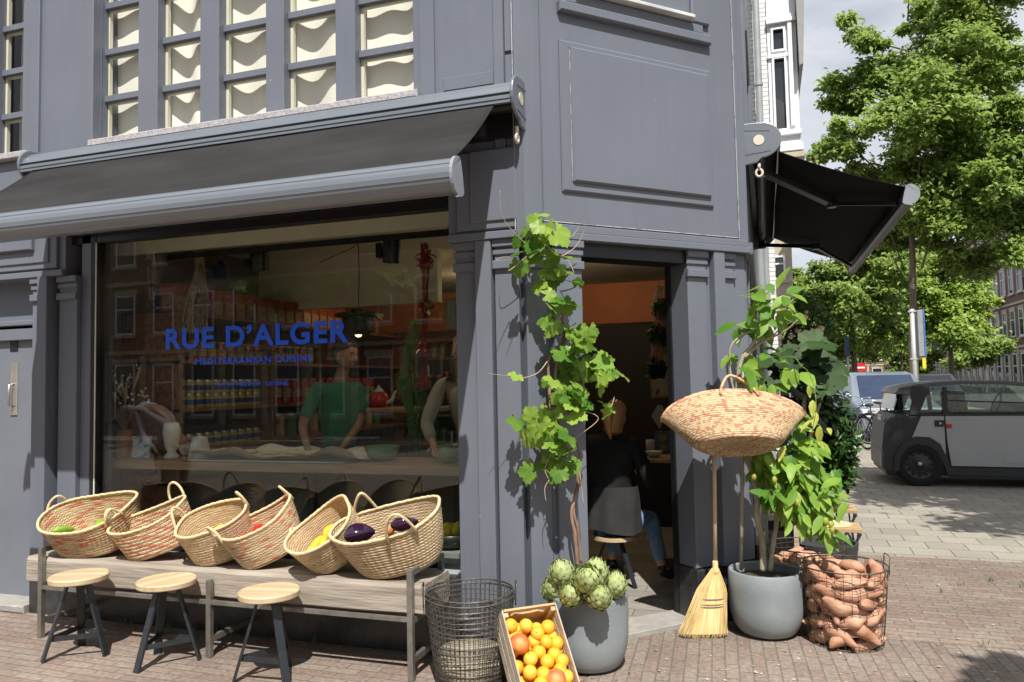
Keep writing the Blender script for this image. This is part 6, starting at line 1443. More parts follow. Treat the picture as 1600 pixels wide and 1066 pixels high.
for i, u in enumerate((.12, .3, .45, .58, .7, .82)):
    x = xa+(xb-xa)*u; b_ = MB(); b_.ball((x, 4.64+.03*(i % 2), zc+.055), .10, .07, .018, 18, 8, lambda p: 1+.08*math.sin(5*p.x+3*p.y)); one('flatbread', b_, mat('baked_bread', (.52, .33, .14), rough=.7, col2=(.66, .48, .26), vs=18, bump=.4), 'flatbread lying on the baking paper on the counter', 'bread', 'flatbreads on the tray', smooth=True)
# low shelf behind the baskets: lemons and a round loaf
b_ = MB(); b_.box(-4.5, -1.83, 4.36, 4.80, .50, .53); b_.box(-4.5, -4.46, 4.4, 4.8, .02, .499); b_.box(-1.9, -1.86, 4.4, 4.8, .02, .499); one('low_shelf', b_, mat('pale_shelf', (.30, .33, .31), rough=.5), 'low pale shelf inside the window behind the palm baskets', 'shelf')
LEM = mat('lemon_peel', (.80, .62, .05), rough=.4, var=.06, bump=.3, bs=200)
bowl(702, 'dark bowl of lemons low inside the right end of the window', 4.52, .16, .10, mat('dark_bowl', (.03, .03, .025), rough=.3), .53)
x = ony(702, 840, 4.52).x
for i in range(9):
    a_ = i*2.4; q = .11*math.sqrt(i/9); c = Vector((x+q*math.cos(a_), 4.52+q*math.sin(a_), .63+.015*(i % 2))); b_ = MB(); b_.ball(tuple(c), .033, .033, .04, 14, 10); one('lemon', b_, LEM, 'lemon in the dark bowl low in the window', 'lemon', 'lemons in the dark bowl', smooth=True)
b_ = MB(); x = ony(565, 760, 4.9).x; b_.ball((x, 4.60, .60), .17, .14, .07, 22, 12); one('round_loaf', b_, mat('loaf_crust', (.40, .24, .10), rough=.7, col2=(.55, .38, .2), vs=12, bump=.4), 'round flat loaf on the low shelf inside the window', 'bread', smooth=True)
# seen through the corner door
b_ = MB(); b_.box(-2.6, -.37, 8.2, 8.3, 0.012, 2.18); one('dark_backdrop', b_, mat('dark_backdrop', (.015, .013, .012), rough=.8), 'nearly black partition at the back, seen through the open door', 'backdrop')  # dark sheet added so the doorway reads near black, hides the cabinet
OCH = mat('ochre_wall', (.26, .085, .03), rough=.8, var=.06)
b_ = MB(); b_.box(-4.88, -.37, 8.16, 8.195, 2.20, 2.64); one('ochre_band', b_, OCH, 'burnt orange painted wall band high at the back, seen through the open door', 'wall panel')
framed(1018, 556, 1044, 618, 7.0, 'pale botanical print hanging inside, at the right edge of the doorway', PAPER2, CRMC)
b_ = MB(); c = ony(1030, 650, 6.9); b_.prism([(-.07, .0), (-.01, .10), (.03, .09), (.055, .02), (.0, -.12)], lambda a_, b2: (c.x+a_, 6.9, c.z+b2), lambda a_, b2: (c.x+a_, 6.915, c.z+b2)); one('white_ceramic', b_, mat('white_ceramic', (.55, .53, .48), rough=.5), 'white leaf shaped ceramic hanging below the botanical print', 'ornament')
bunch('hanging_ivy', 'dark trailing ivy hanging inside at the upper right of the doorway', [(1030, 445), (1032, 480), (1030, 520), (1026, 570)], [12, 16, 18, 14], 40, leafmat('ivy_dark', (.02, .05, .012), (.05, .10, .03)), 6.7, .07, leaf_vine(.2, 4), TWIG)
tbz = ony(1030, 714, 6.45).z
tb = thing('cafe_table', 'small wooden cafe table inside the door, set with bowls', 'table', (-.72, 6.6, 0))
b_ = MB(); b_.box(-.98, -.46, 6.25, 6.85, tbz-.03, tbz); b_.build('table_top', CNT, tb, bevel=.004)
b_ = MB(); b_.tube([(-.72, 6.55, 0.02), (-.72, 6.55, tbz-.03)], .03, 10); b_.build('leg', LEGM, tb)
b_ = MB(); b_.lathe([(0, 0), (.2, 0), (.19, .02), (0, .03)], 24, c=(-.72, 6.55, .014)); b_.build('foot', LEGM, tb)
def tbowl(px, y, r_, h_, lab, nm='bowl', m=ENAM): 
    x = ony(px, 714, y).x; b_ = MB(); b_.lathe([(0, 0), (r_*.5, 0), (r_, h_), (r_*.94, h_), (r_*.4, h_*.2), (0, h_*.2)], 24, c=(x, y, tbz)); one(nm, b_, m, lab, nm.split('_')[-1], smooth=True)
tbowl(1022, 6.42, .075, .05, 'white bowl on the cafe table inside the door')
x = ony(1016, 700, 6.6).x; b_ = MB(); b_.lathe([(0, 0), (.035, 0), (.04, .13), (.035, .13), (0, .12)], 18, c=(x, 6.62, tbz)); one('drinking_glass', b_, ENAM, 'white drinking cup on the cafe table by the bowl', 'cup', smooth=True)
x = ony(1035, 690, 6.7).x; t = thing('menu_card', 'blue folded card with two round pictures on the cafe table', 'card', (x, 6.7, tbz)); b_ = MB(); b_.box(x-.07, x+.07, 6.7, 6.706, tbz+.001, tbz+.20); b_.build('card', mat('blue_card', (.07, .16, .22), rough=.6), t)
for zz in (.06, .14): b_ = MB(); b_.lathe([(0, 0), (.035, 0), (.035, .002), (0, .002)], 20); b_.M = None; b_.v = [(x+v[0], 6.698-v[2], tbz+zz+v[1]) for v in b_.v]; b_.build('round_picture', CRMC, t)
pb = thing('potted_plant', 'green plant in a dark tub on the floor beside the cafe table', 'pot plant', (-.52, 6.15, 0))
b_ = MB(); b_.lathe([(0, .015), (.09, .015), (.11, .55), (.1, .55), (0, .5)], 20, c=(-.52, 6.15, 0)); b_.build('tub', mat('brown_tub', (.09, .07, .05), rough=.7), pb, smooth=True, auto=True)
leafset('leaves', [((-.54, 6.12, .68), (.10, .08, .10), 16)], leaf_ovate(.4), leafmat('room_leaf', (.05, .12, .03), (.10, .22, .05)), pb, .14, up=(0, -.3, .8), spread=.8, seed=12, flat=.1)
# ------------------------------------------------------------------ people
SKIN = mat('skin', (0.50, 0.28, 0.19), rough=0.5, var=0.05, vs=20)
SKIN_D = mat('skin_tan', (0.30, 0.155, 0.095), rough=0.5, var=0.05, vs=20)
def skin_obj(name, chains, m, parent, rootv=0, sub=2):
    """chains: list of [(point, radius), ...]; a chain may start with an int index into earlier points"""
    vs = []; es = []; rs = []; iv = rmat(root_of(parent)).inverted()
    for ch in chains:
        prev = None
        for it in ch:
            if isinstance(it, int): prev = it; continue
            vs.append(iv @ Vector(it[0])); rs.append(it[1]); i = len(vs)-1
            if prev is not None: es.append((prev, i))
            prev = i
    me = bpy.data.meshes.new(name); me.from_pydata([tuple(v) for v in vs], es, []); me.materials.append(m)
    o = bpy.data.objects.new(name, me); COL.objects.link(o); o.parent = parent
    md = o.modifiers.new('skin', 'SKIN'); md.use_smooth_shade = True
    me.skin_vertices if me.skin_vertices else None
    if not me.skin_vertices:
        bpy.context.view_layer.objects.active = o
    for i, r_ in enumerate(rs):
        r2 = r_ if isinstance(r_, tuple) else (r_, r_)
        me.skin_vertices[0].data[i].radius = r2; me.skin_vertices[0].data[i].use_root = (i == rootv)
    s_ = o.modifiers.new('subsurf', 'SUBSURF'); s_.levels = sub; s_.render_levels = sub
    return o
def mesh_from_mods(o):
    dg = bpy.context.evaluated_depsgraph_get(); me = bpy.data.meshes.new_from_object(o.evaluated_get(dg)); old = o.data
    o.modifiers.clear(); o.data = me; me.polygons.foreach_set('use_smooth', [True]*len(me.polygons)); return o
def hand(chains, wrist_i, wrist, d, palm_n, s_=1.0, curl=0.4):
    """palm and five fingers, appended as chains; d = direction of the hand, palm_n = palm normal"""
    d = Vector(d).normalized(); n_ = Vector(palm_n).normalized(); sd_ = d.cross(n_).normalized()
    wrist = Vector(wrist); palm = wrist + d*.05*s_
    chains.append([wrist_i, (palm, (.028*s_, .017*s_))]); base = sum(len([q for q in c if not isinstance(q, int)]) for c in chains)-1
    for k, (off, ln) in enumerate(((-.026, .068), (-.009, .078), (.009, .073), (.026, .058))):
        k0 = palm + d*.038*s_ + sd_*off*s_; k1 = k0 + (d - n_*curl*.5).normalized()*ln*.45*s_; k2 = k1 + (d - n_*curl*1.6).normalized()*ln*.35*s_; k3 = k2 + (d - n_*curl*2.6).normalized()*ln*.25*s_
        chains.append([base, (k0, .0095*s_), (k1, .0085*s_), (k2, .0078*s_), (k3, .006*s_)])
    t0 = wrist + d*.03*s_ - sd_*.030*s_; chains.append([base, (t0, .011*s_), (t0 + (d*.7 - sd_*.7)*.03*s_, .0095*s_), (t0 + (d*.9 - sd_*.6 - n_*.4)*.056*s_, .007*s_)])
def person(label, loc, J, skin, top, legs, shoe, hair, head_dir, sleeve=1.0, hairl=0.0, extra=None, hs=1.0, jacket=0.0, ponytail=False, bulk=1.0):
    """J: world joints dict: pelvis, chest, neck, head, and for L/R: shoulder, elbow, wrist, hip, knee, ankle"""
    t = thing('person', label, 'person', loc); V = {k: Vector(v) for k, v in J.items()}
    dn = (V['head']-V['neck'])*.22; V['neck'] += dn; V['chest'] += dn*.6
    for s_ in 'LR': V['shoulder'+s_] += dn*.8
    mid = V['pelvis'].lerp(V['chest'], .5)
    ch = [[(V['pelvis'], (.115, .095)), (mid, (.105, .085)), (V['chest'], (.125, .10)), (V['neck'], .052), (V['neck'].lerp(V['head'], .5), .048)]]
    idx = 5
    for s_ in 'LR':
        ch.append([2, (V['shoulder'+s_], .052), (V['elbow'+s_], .038), (V['wrist'+s_], (.026, .022))]); w_i = idx+2; idx += 3
        before = sum(len([q for q in c if not isinstance(q, int)]) for c in ch)
        dd = (V['wrist'+s_]-V['elbow'+s_]).normalized(); pn = V.get('palm'+s_, Vector((0, 0, -1)))
        if 'hand'+s_ in V: dd = V['hand'+s_]
        hand(ch, w_i, V['wrist'+s_], dd, pn - dd*pn.dot(dd), hs); idx = sum(len([q for q in c if not isinstance(q, int)]) for c in ch)
    for s_ in 'LR':
        kn = V['knee'+s_]; an = V['ankle'+s_]; ft = V.get('foot'+s_, Vector((0, -1, 0)))
        ch.append([0, (V['hip'+s_], .085), (kn, .056), (kn.lerp(an, .35), .054), (an, .036), (an + Vector((0, 0, -.05)) + ft*.06, .035), (an + Vector((0, 0, -.06)) + ft*.16, .028)])
    # widen hips/shoulders in their own chain order
    b = skin_obj('body', ch, skin, t); 
    # head
    hd = V['head']; f = Vector(head_dir).normalized(); up_ = (V['head']-V['neck']).normalized(); up_ = (up_ + Vector((0, 0, .8))).normalized(); f = (f - up_*f.dot(up_)).normalized(); r_ = f.cross(up_).normalized()
    M_ = Matrix(((r_.x, f.x, up_.x, hd.x), (r_.y, f.y, up_.y, hd.y), (r_.z, f.z, up_.z, hd.z), (0, 0, 0, 1)))
    def hf(p):
        k = 1.0
        if p.z < -.1: k *= 1 - .22*(-p.z-.1)*(1 if p.y < .3 else .7)
        if p.y > .6:
            k *= 1 + .16*math.exp(-((p.x/.16)**2) - ((p.z+.12)/.20)**2)            # nose
            k *= 1 - .05*math.exp(-(((abs(p.x)-.32)/.16)**2) - ((p.z-.10)/.13)**2)   # eye sockets
            k *= 1 + .03*math.exp(-((p.x/.3)**2) - ((p.z+.48)/.1)**2) + .05*math.exp(-((p.x/.3)**2) - ((p.z+.80)/.14)**2)
        return k
    h_ = MB(); h_.M = M_; h_.ball((0, 0, 0), .077, .098, .118, 40, 28, hf)
    for sx in (-1, 1): h_.ball((sx*.077, -.008, -.005), .012, .02, .032, 10, 8)
    h_.tube([(0, .088, .022), (0, .104, -.006), (0, .112, -.020), (0, .098, -.030)], [.007, .010, .014, .008], 10)
    h_.build('head', skin, t, smooth=True)
    e_ = MB(); e_.M = M_
    for sx in (-1, 1): e_.ball((sx*.029, .0835, .010), .011, .0065, .0055, 10, 6); e_.tube([(sx*.015, .094, .030), (sx*.030, .091, .034), (sx*.045, .080, .029)], .0035, 5)
    e_.build('eyes', mat('eye_dark', (.03, .02, .015), rough=.2), t, smooth=True)
    m_ = MB(); m_.M = M_; m_.ball((0, .092, -.055), .024, .008, .006, 12, 6); m_.build('mouth', mat('lip', (.30, .10, .08), rough=.5), t, smooth=True)
    rr = random.Random(3)
    hr = MB(); hr.M = M_
    hr.ball((0, -.012, .022), .086, .104, .112, 36, 22, lambda p: (1.06 + .035*math.sin(17*p.x+11*p.y)*math.cos(13*p.z+5*p.x) if (p.z > .25 - .0*p.y and p.z > .9*p.y - .25) or p.y < -.05 + .4*p.z else .80))
    if hairl > 0: hr.grid(lambda u, v: ((.088-.02*v)*math.cos(PI+PI*u)*(1+.05*math.sin(u*40)), -.02+(.095+.01*v)*math.sin(PI+PI*u), .04-hairl*v), 40, 10)
    if ponytail: hr.tube(smooth_path([(0, -.10, .03), (.0, -.15, .0), (.01, -.14, -.09), (.02, -.10, -.2)], 5), [.03, .035, .04, .042, .044, .044, .042, .04, .036, .032, .028, .022, .016, .010, .008, .004][:16], 12)
    hr.build('hair', hair, t, smooth=True)
    # clothes: a slightly larger skin over the same joints
    cc = [[(V['pelvis'] + Vector((0, 0, -.03-jacket)), (.135, .11)), (mid, (.130, .105)), (V['chest'], (.150, .120)), ((V['neck']*.62+V['chest']*.38), (.105, .085)), (V['neck'] + (V['chest']-V['neck']).normalized()*.035, .062)]]
    for s_ in 'LR':
        e1 = V['shoulder'+s_].lerp(V['elbow'+s_], min(1, sleeve*2)); seq = [2, (V['shoulder'+s_], .068), (e1, .052)]
        if sleeve > .5: seq.append((V['elbow'+s_].lerp(V['wrist'+s_], (sleeve-.5)*2), .040))
        cc.append(seq)
    cc = [[q if isinstance(q, int) else (q[0], (q[1][0]*bulk, q[1][1]*bulk) if isinstance(q[1], tuple) else q[1]*bulk) for q in c] for c in cc]
    skin_obj('top', cc, top, t)
    cl = [[(V['pelvis'], (.125, .105))]]
    for s_ in 'LR': cl.append([0, (V['hip'+s_], .098), (V['knee'+s_], .068), (V['knee'+s_].lerp(V['ankle'+s_], .45), .062), (V['knee'+s_].lerp(V['ankle'+s_], .93), .056)])
    skin_obj('trousers', cl, legs, t)
    for s_ in 'LR':
        ft = V.get('foot'+s_, Vector((0, -1, 0))); an = V['ankle'+s_]
        skin_obj('shoe', [[(an + Vector((0, 0, .03)), .046), (an + Vector((0, 0, -.04)), .046), (an + Vector((0, 0, -.052)) + ft*.09, (.045, .036)), (an + Vector((0, 0, -.06)) + ft*.17, (.038, .026))]], shoe, t)
    return t
BLK = mat('black_cloth', (.012, .012, .013), rough=.9, var=.3, vs=8); GREYC = mat('dark_grey_cloth', (.026, .026, .027), rough=.9, var=.2, vs=8)
JEAN = mat('light_jeans', (.16, .26, .42), rough=.85, var=.18, vs=14, bump=.3, bs=200); JEAND = mat('dark_jeans', (.03, .06, .13), rough=.85, var=.2, vs=14)
GREEN = mat('green_tshirt', (.035, .16, .085), rough=.85, var=.1, vs=8); BEIGE = mat('beige_cloth', (.36, .33, .27), rough=.9, var=.12, vs=12, bump=.3, bs=40)
BROWNH = mat('dark_hair', (.018, .012, .009), rough=.45, var=.4, vs=60, stretch=(1, 1, .2)); BLOND = mat('auburn_hair', (.42, .19, .07), rough=.4, col2=(.62, .36, .15), vs=50, stretch=(1, 1, .15)); GREYH = mat('grey_hair', (.35, .34, .32), rough=.5, var=.2, vs=50)
LEA = mat('black_leather', (.02, .02, .022), rough=.35)
# server in a green t-shirt behind the counter, facing right, arm down to the tray
hd = ony(541, 556, 5.05); X, Y, Z = hd.x, 5.05, hd.z
person('person with short dark hair in a green t-shirt behind the window counter, facing right', (X, Y, 0), dict(
    head=(X, Y, Z), neck=(X-.05, Y+.01, Z-.17), chest=(X-.09, Y+.03, Z-.42), pelvis=(X-.14, Y+.10, Z-.88),
    shoulderL=(X-.02, Y+.20, Z-.25), elbowL=(X+.05, Y+.10, Z-.52), wristL=(X+.02, Y-.12, Z-.70),
    shoulderR=(X-.16, Y-.15, Z-.25), elbowR=(X-.26, Y-.20, Z-.52), wristR=(X-.15, Y-.28, Z-.72),
    hipL=(X-.10, Y+.20, Z-.94), kneeL=(X-.08, Y+.2, .5), ankleL=(X-.1, Y+.22, .10), hipR=(X-.18, Y+.0, Z-.94), kneeR=(X-.18, Y+.0, .5), ankleR=(X-.2, Y+.02, .10), footL=(1, 0, 0), footR=(1, 0, 0)),
    SKIN_D, GREEN, JEAND, LEA, BROWNH, (1, -.25, -.12), sleeve=.42)
# person at the right edge, beige shirt, bending
hd = ony(722, 548, 5.1); X, Y, Z = hd.x, 5.1, hd.z
person('person in a loose beige shirt, cut off by the right edge of the shop window', (X, Y, 0), dict(
    head=(X+.02, Y, Z), neck=(X+.02, Y+.03, Z-.17), chest=(X+.02, Y+.06, Z-.42), pelvis=(X+.08, Y+.16, Z-.85),
    shoulderL=(X-.15, Y-.02, Z-.25), elbowL=(X-.22, Y-.16, Z-.52), wristL=(X-.10, Y-.30, Z-.66),
    shoulderR=(X+.20, Y+.05, Z-.25), elbowR=(X+.24, Y-.06, Z-.52), wristR=(X+.1, Y-.22, Z-.66),
    hipL=(X-.0, Y+.16, Z-.92), kneeL=(X-.02, Y+.14, .5), ankleL=(X, Y+.16, .10), hipR=(X+.18, Y+.16, Z-.92), kneeR=(X+.18, Y+.14, .5), ankleR=(X+.2, Y+.16, .10)),
    SKIN, BEIGE, BEIGE, LEA, BLOND, (-.5, -1, -.3), sleeve=.9, jacket=.05)
# guest on a stool inside the door, back to us
hd = ony(962, 652, 5.95); X, Y, Z = hd.x, 5.95, hd.z
person('person with auburn hair, black top and light jeans on a stool inside the door', (X, Y, 0), dict(
    head=(X, Y, Z), neck=(X-.02, Y-.02, Z-.16), chest=(X-.05, Y-.08, Z-.38), pelvis=(X-.02, Y-.10, Z-.76),
    shoulderL=(X-.22, Y-.0, Z-.24), elbowL=(X-.24, Y+.08, Z-.50), wristL=(X-.10, Y+.30, Z-.50),
    shoulderR=(X+.14, Y-.08, Z-.25), elbowR=(X+.26, Y-.02, Z-.50), wristR=(X+.16, Y+.22, Z-.48),
    hipL=(X-.10, Y-.06, Z-.82), kneeL=(X-.06, Y+.30, Z-.78), ankleL=(X-.10, Y+.18, .12), hipR=(X+.08, Y-.06, Z-.82), kneeR=(X+.22, Y+.22, Z-.80), ankleR=(X+.32, Y+.06, .12), footL=(.3, .9, 0), footR=(.6, .1, 0)),
    SKIN, BLK, JEAN, LEA, BLOND, (.25, 1, -.1), sleeve=1.0, hairl=.16, ponytail=True, jacket=.12, bulk=1.28)
b_ = MB(); b_.grid(lambda u, v: (X-.02+(.185+.035*v+.012*math.sin(9*u*PI+3*v))*math.cos(2*PI*u), Y-.10+(.145+.02*v+.010*math.sin(14*u*PI))*math.sin(2*PI*u), Z-.52-.34*v+.02*v*math.sin(4*PI*u)), 40, 8, cu=True); one('jacket', b_, GREYC, 'dark grey jacket skirt hanging over the stool inside the door', 'jacket', smooth=True)
stz = Z-.90
t = thing('bar_stool', 'black metal stool under the person with auburn hair', 'stool', (X-.02, Y-.08, 0))
b_ = MB(); b_.lathe([(0, stz-.03), (.17, stz-.03), (.17, stz), (0, stz)], 28, c=(X-.02, Y-.08, 0)); b_.build('seat', SEATW, t, smooth=True, auto=True)
for i in range(3):
    a_ = i*2.1-.6; b_ = MB(); b_.beam((X-.02+.06*math.cos(a_), Y-.08+.06*math.sin(a_), stz-.03), (X-.02+.21*math.cos(a_), Y-.08+.21*math.sin(a_), .013), .035, .012, up=(math.cos(a_), math.sin(a_), 0)); b_.build('leg', LEGM, t)
# second guest, mostly hidden behind the door jamb
X, Y = -.52, 7.15
person('person in dark jeans across the cafe table, mostly hidden by the door pillar', (X, Y, 0), dict(
    head=(X+.02, Y, 1.24), neck=(X, Y+.02, 1.08), chest=(X, Y+.04, .86), pelvis=(X, Y+.08, .50),
    shoulderL=(X+.18, Y, 1.0), elbowL=(X+.2, Y-.15, .78), wristL=(X+.08, Y-.34, .80), shoulderR=(X-.18, Y, 1.0), elbowR=(X-.22, Y-.12, .78), wristR=(X-.12, Y-.34, .80),
    hipL=(X+.09, Y+.02, .47), kneeL=(X+.08, Y-.40, .48), ankleL=(X-.02, Y-.62, .12), hipR=(X-.09, Y+.02, .47), kneeR=(X-.12, Y-.40, .48), ankleR=(X-.16, Y-.55, .12)),
    SKIN, BLK, JEAND, mat('pale_sneaker', (.5, .48, .44), rough=.6), BROWNH, (-.1, -1, -.1), sleeve=1.0)
b_ = MB(); b_.box(X-.2, X+.16, Y-.1, Y+.25, .38, .42); b_.box(X-.18, X-.15, Y-.08, Y-.05, .013, .38); b_.box(X+.11, X+.14, Y-.08, Y-.05, .013, .38); b_.box(X-.18, X-.15, Y+.2, Y+.23, .013, .38); b_.box(X+.11, X+.14, Y+.2, Y+.23, .013, .38)
one('low_chair', b_, WOODD, 'low dark wooden seat at the far side of the cafe table', 'chair')
# passer-by stooping just left of the picture, seen mirrored in the shop window
X, Y = -5.75, 2.35
person('person stooping outside left of the picture in a striped grey shirt, mirrored in the glass', (X, Y, 0), dict(
    head=(X-.42, Y+.05, 1.30), neck=(X-.30, Y+.02, 1.40), chest=(X-.14, Y, 1.40), pelvis=(X+.12, Y, 1.02),
    shoulderL=(X-.22, Y-.17, 1.36), elbowL=(X-.22, Y-.2, 1.08), wristL=(X-.30, Y-.16, .86), shoulderR=(X-.22, Y+.17, 1.36), elbowR=(X-.10, Y+.24, 1.10), wristR=(X+.10, Y+.26, .95),
    hipL=(X+.12, Y-.09, .95), kneeL=(X+.05, Y-.10, .52), ankleL=(X+.10, Y-.1, .09), hipR=(X+.12, Y+.09, .95), kneeR=(X+.10, Y+.10, .52), ankleR=(X+.16, Y+.12, .09), footL=(-1, 0, 0), footR=(-1, 0, 0), handL=(0, 0, -1), handR=(.2, 0, -1)),
    SKIN_D, mat('striped_grey', (.30, .31, .34), rough=.8, col2=(.60, .60, .62), vs=14, stretch=(.2, 6, .2)), BEIGE, LEA, GREYH, (-1, 0, -.7), sleeve=.9, jacket=.08)
# ------------------------------------------------------------------ trees
BARK = mat('street_tree_bark', (0.10, 0.08, 0.055), rough=0.9, col2=(0.19, 0.155, 0.115), vs=9, stretch=(1, 1, .25), bump=0.8, bs=30)
TL1 = leafmat('street_leaf', (0.11, 0.19, 0.035), (0.34, 0.46, 0.12), tr=0.42, vs=.55, detail=4)
TL2 = leafmat('street_leaf_light', (0.14, 0.24, 0.035), (0.38, 0.51, 0.11), tr=0.35, vs=.5, detail=4)
LTQ = ([(0, 0, 0), (.5, -.30, .10), (1, 0, -.14), (.5, .30, .10)], [(0, 1, 2, 3)])
def tree(label, x, y, h0, lobes, n, size, m, tr=0.16, group='street trees along the avenue', seed=0, lean=(0, 0), name='street_tree'):
    """lobes: list of (dx, dy, z, rx, rz); leaves sit in many small clumps on the shells of the lobes"""
    t = thing(name, label, 'tree', (x, y, 0), 0, group); r = np.random.default_rng(seed); rn = random.Random(seed)
    top = max(l[2] for l in lobes); b_ = MB()
    path = [(x, y, -.02), (x+.02, y, h0*.5), (x+lean[0]*.4, y+lean[1]*.4, h0), (x+lean[0], y+lean[1], h0+(top-h0)*.75)]
    pp = smooth_path(path, 6); b_.tube(pp, [tr*(1.15 if i == 0 else 1-.65*(i/(len(pp)-1))**1.5) for i in range(len(pp))], 12)
    b_.build('trunk', BARK, t, smooth=True)
    b_ = MB(); cent = []
    tot = sum(l[3]**2*l[4] for l in lobes)
    for (dx, dy, z, rx, rz) in lobes:
        c = Vector((x+dx, y+dy, z)); k = min(len(pp)-1, int(len(pp)*min(.95, max(.62, (z-rz*.7)/(h0+(top-h0)*.75)))))
        st = pp[k]; st = st.lerp(c, .42 if (c-st).length > 2.2 else 0); b_.tube(smooth_path([st, st.lerp(c, .55) + Vector((0, 0, -.06*rz)), c], 4), [tr*.20*(1-.09*i) for i in range(9)], 7)
        nb = max(6, int(46*(rx*rx*rz)/max(tot, 1e-6)*len(lobes)**.5*1.6))
        for i in range(nb):
            q = r.normal(size=3); q /= np.linalg.norm(q); rr = r.random()**.38
            e = Vector((c.x+q[0]*rx*rr, c.y+q[1]*rx*rr, c.z+q[2]*rz*rr)); cent.append((e, rx))
            if i % 6 == 0: b_.tube([c.lerp(e, .1), c.lerp(e, .6) + Vector((0, 0, .08*rz)), e], [tr*.16, tr*.09, tr*.03], 5)
    b_.build('branches', BARK, t, smooth=True)
    nc = len(cent); per = max(3, n//nc); P_ = []; 
    for e, rx in cent:
        cr = rn.uniform(.16, .30)*rx; q = r.normal(size=(per, 3)); q[:, 2] *= .6
        P_.append(np.array(e)[None] + q*cr*.62)
    P_ = np.concatenate(P_); N_ = len(P_)
    inst('crown', LTQ[0], LTQ[1], xf(rots(N_, (0.1, -.35, .9), .75, seed, .35), P_, size*(.7+.7*r.random(N_))), m, t)
    return t
def at_px(px, y): return ony(px, 590, y).x
def L_(px, py, rpx, rpz, y, x0, dy=0.0):
    c = ony(px, py, y); k = y*1.03/1180; return (c.x-x0, dy, c.z, rpx*k, rpz*k)
# nearest tree of the avenue: high uneven crown
y0 = 30.0; x0 = at_px(1428, y0)
lb = [L_(px, py, a, b, y0, x0, d) for px, py, a, b, d in ((1345, 75, 42, 36, -1), (1330, 130, 52, 42, 0), (1312, 190, 38, 34, 1), (1318, 245, 42, 42, -1.2), (1300, 225, 24, 24, 0), (1400, 120, 66, 50, .5), (1430, 200, 80, 60, -1.5), (1370, 270, 66, 48, 1), (1480, 40, 60, 48, 0), (1530, 10, 56, 50, 1), (1440, 60, 36, 34, -1),
     (1500, 130, 66, 60, -1), (1560, 110, 46, 46, .8), (1450, 300, 76, 50, 0), (1520, 230, 76, 60, 1.2), (1575, 230, 56, 60, -1), (1510, 320, 72, 42, -1), (1400, 335, 50, 34, 1.6), (1580, 320, 60, 46, .5), (1630, 180, 56, 70, 0), (1640, 300, 60, 60, 1), (1560, 385, 46, 26, .8), (1455, 355, 50, 26, -.6), (1500, 385, 44, 22, .4), (1395, 375, 30, 20, 1.2), (1600, 400, 40, 22, -.6), (1530, 410, 40, 20, 1.0), (1470, 345, 44, 30, 1.5), (1420, -30, 40, 40, 0), (1550, -60, 70, 60, 0))]
tree('tall leafy street tree nearest the camera, its trunk behind the signpost and small grey car', x0, y0, 5.0, lb, 115000, .19, TL1, tr=.17, seed=21, lean=(.3, 0))
y1 = 42.0; x1 = at_px(1335, y1)
lb = [L_(px, py, a, b, y1, x1, d) for px, py, a, b, d in ((1290, 440, 42, 30, 0), (1340, 415, 50, 36, 1), (1385, 430, 40, 40, -1), (1275, 490, 36, 30, .5), (1335, 480, 50, 34, -.8), (1390, 490, 34, 34, .8), (1300, 540, 38, 24, 0), (1360, 535, 36, 22, .6), (1250, 455, 22, 34, 0), (1345, 365, 50, 30, 0), (1400, 375, 40, 30, 0))]
tree('street tree with a slim trunk left of the signpost, beyond the parked bicycles', x1, y1, 4.0, lb, 36000, .22, TL1, tr=.16, seed=22)
y2 = 62.0; x2 = at_px(1410, y2)
lb = [L_(px, py, a, b, y2, x2, d) for px, py, a, b, d in ((1400, 480, 34, 26, 0), (1385, 505, 28, 18, 1), (1410, 525, 30, 16, 0), (1375, 540, 24, 12, -1), (1420, 450, 30, 30, 0), (1395, 440, 30, 26, 1))]
tree('young yellowish green tree with a thin pale trunk far down the avenue', x2, y2, 3.2, lb, 9000, .34, TL2, tr=.14, seed=23)
y3 = 48.0; x3 = at_px(1487, y3)
lb = [L_(px, py, a, b, y3, x3, d) for px, py, a, b, d in ((1455, 430, 40, 30, 0), (1500, 425, 40, 30, 1), (1430, 470, 36, 28, -1), (1480, 475, 46, 34, 0), (1525, 470, 30, 26, 1), (1440, 515, 34, 22, .6), (1490, 520, 40, 22, -.8), (1470, 400, 34, 22, 0), (1535, 500, 20, 14, 0))]
tree('light green round crowned tree before the brick houses on the right', x3, y3, 3.6, lb, 32000, .22, TL2, tr=.17, seed=24)
y4 = 66.0; x4 = at_px(1540, y4)
lb = [L_(px, py, a, b, y4, x4, d) for px, py, a, b, d in ((1520, 545, 26, 12, 0), (1555, 540, 22, 14, 0), (1500, 565, 20, 10, 0), (1530, 560, 22, 10, 1))]
tree('low spreading tree in front of the brick terrace', x4, y4, 2.4, lb, 5000, .30, TL1, tr=.10, seed=25)
for i, (px, y_, py, a, b, lab) in enumerate(((1262, 58, 500, 34, 60, 'pale dusty green tree behind the white building on the left of the avenue'), (1300, 75, 520, 40, 46, 'distant tree left of the slim street tree'), (1350, 95, 520, 44, 44, 'far tree filling the end of the avenue'), (1425, 90, 560, 30, 24, 'dark bushy tree far behind the signpost'), (1240, 85, 540, 34, 34, 'farthest tree beside the cream building'))):
    xx = at_px(px, y_); k = y_*1.03/1180; c = ony(px, py, y_)
    tree(lab, xx, y_, 3.0, [(c.x-xx+dx*a*k, dy*a*k, c.z+dz*b*k, a*k*.6, b*k*.5) for dx, dy, dz in ((0, 0, 0), (-.5, .2, .2), (.5, -.2, .1), (-.2, 0, .6), (.3, 0, -.4), (-.45, 0, -.5))], 7000, .42, TL2 if i == 0 else TL1, tr=.18, seed=30+i)
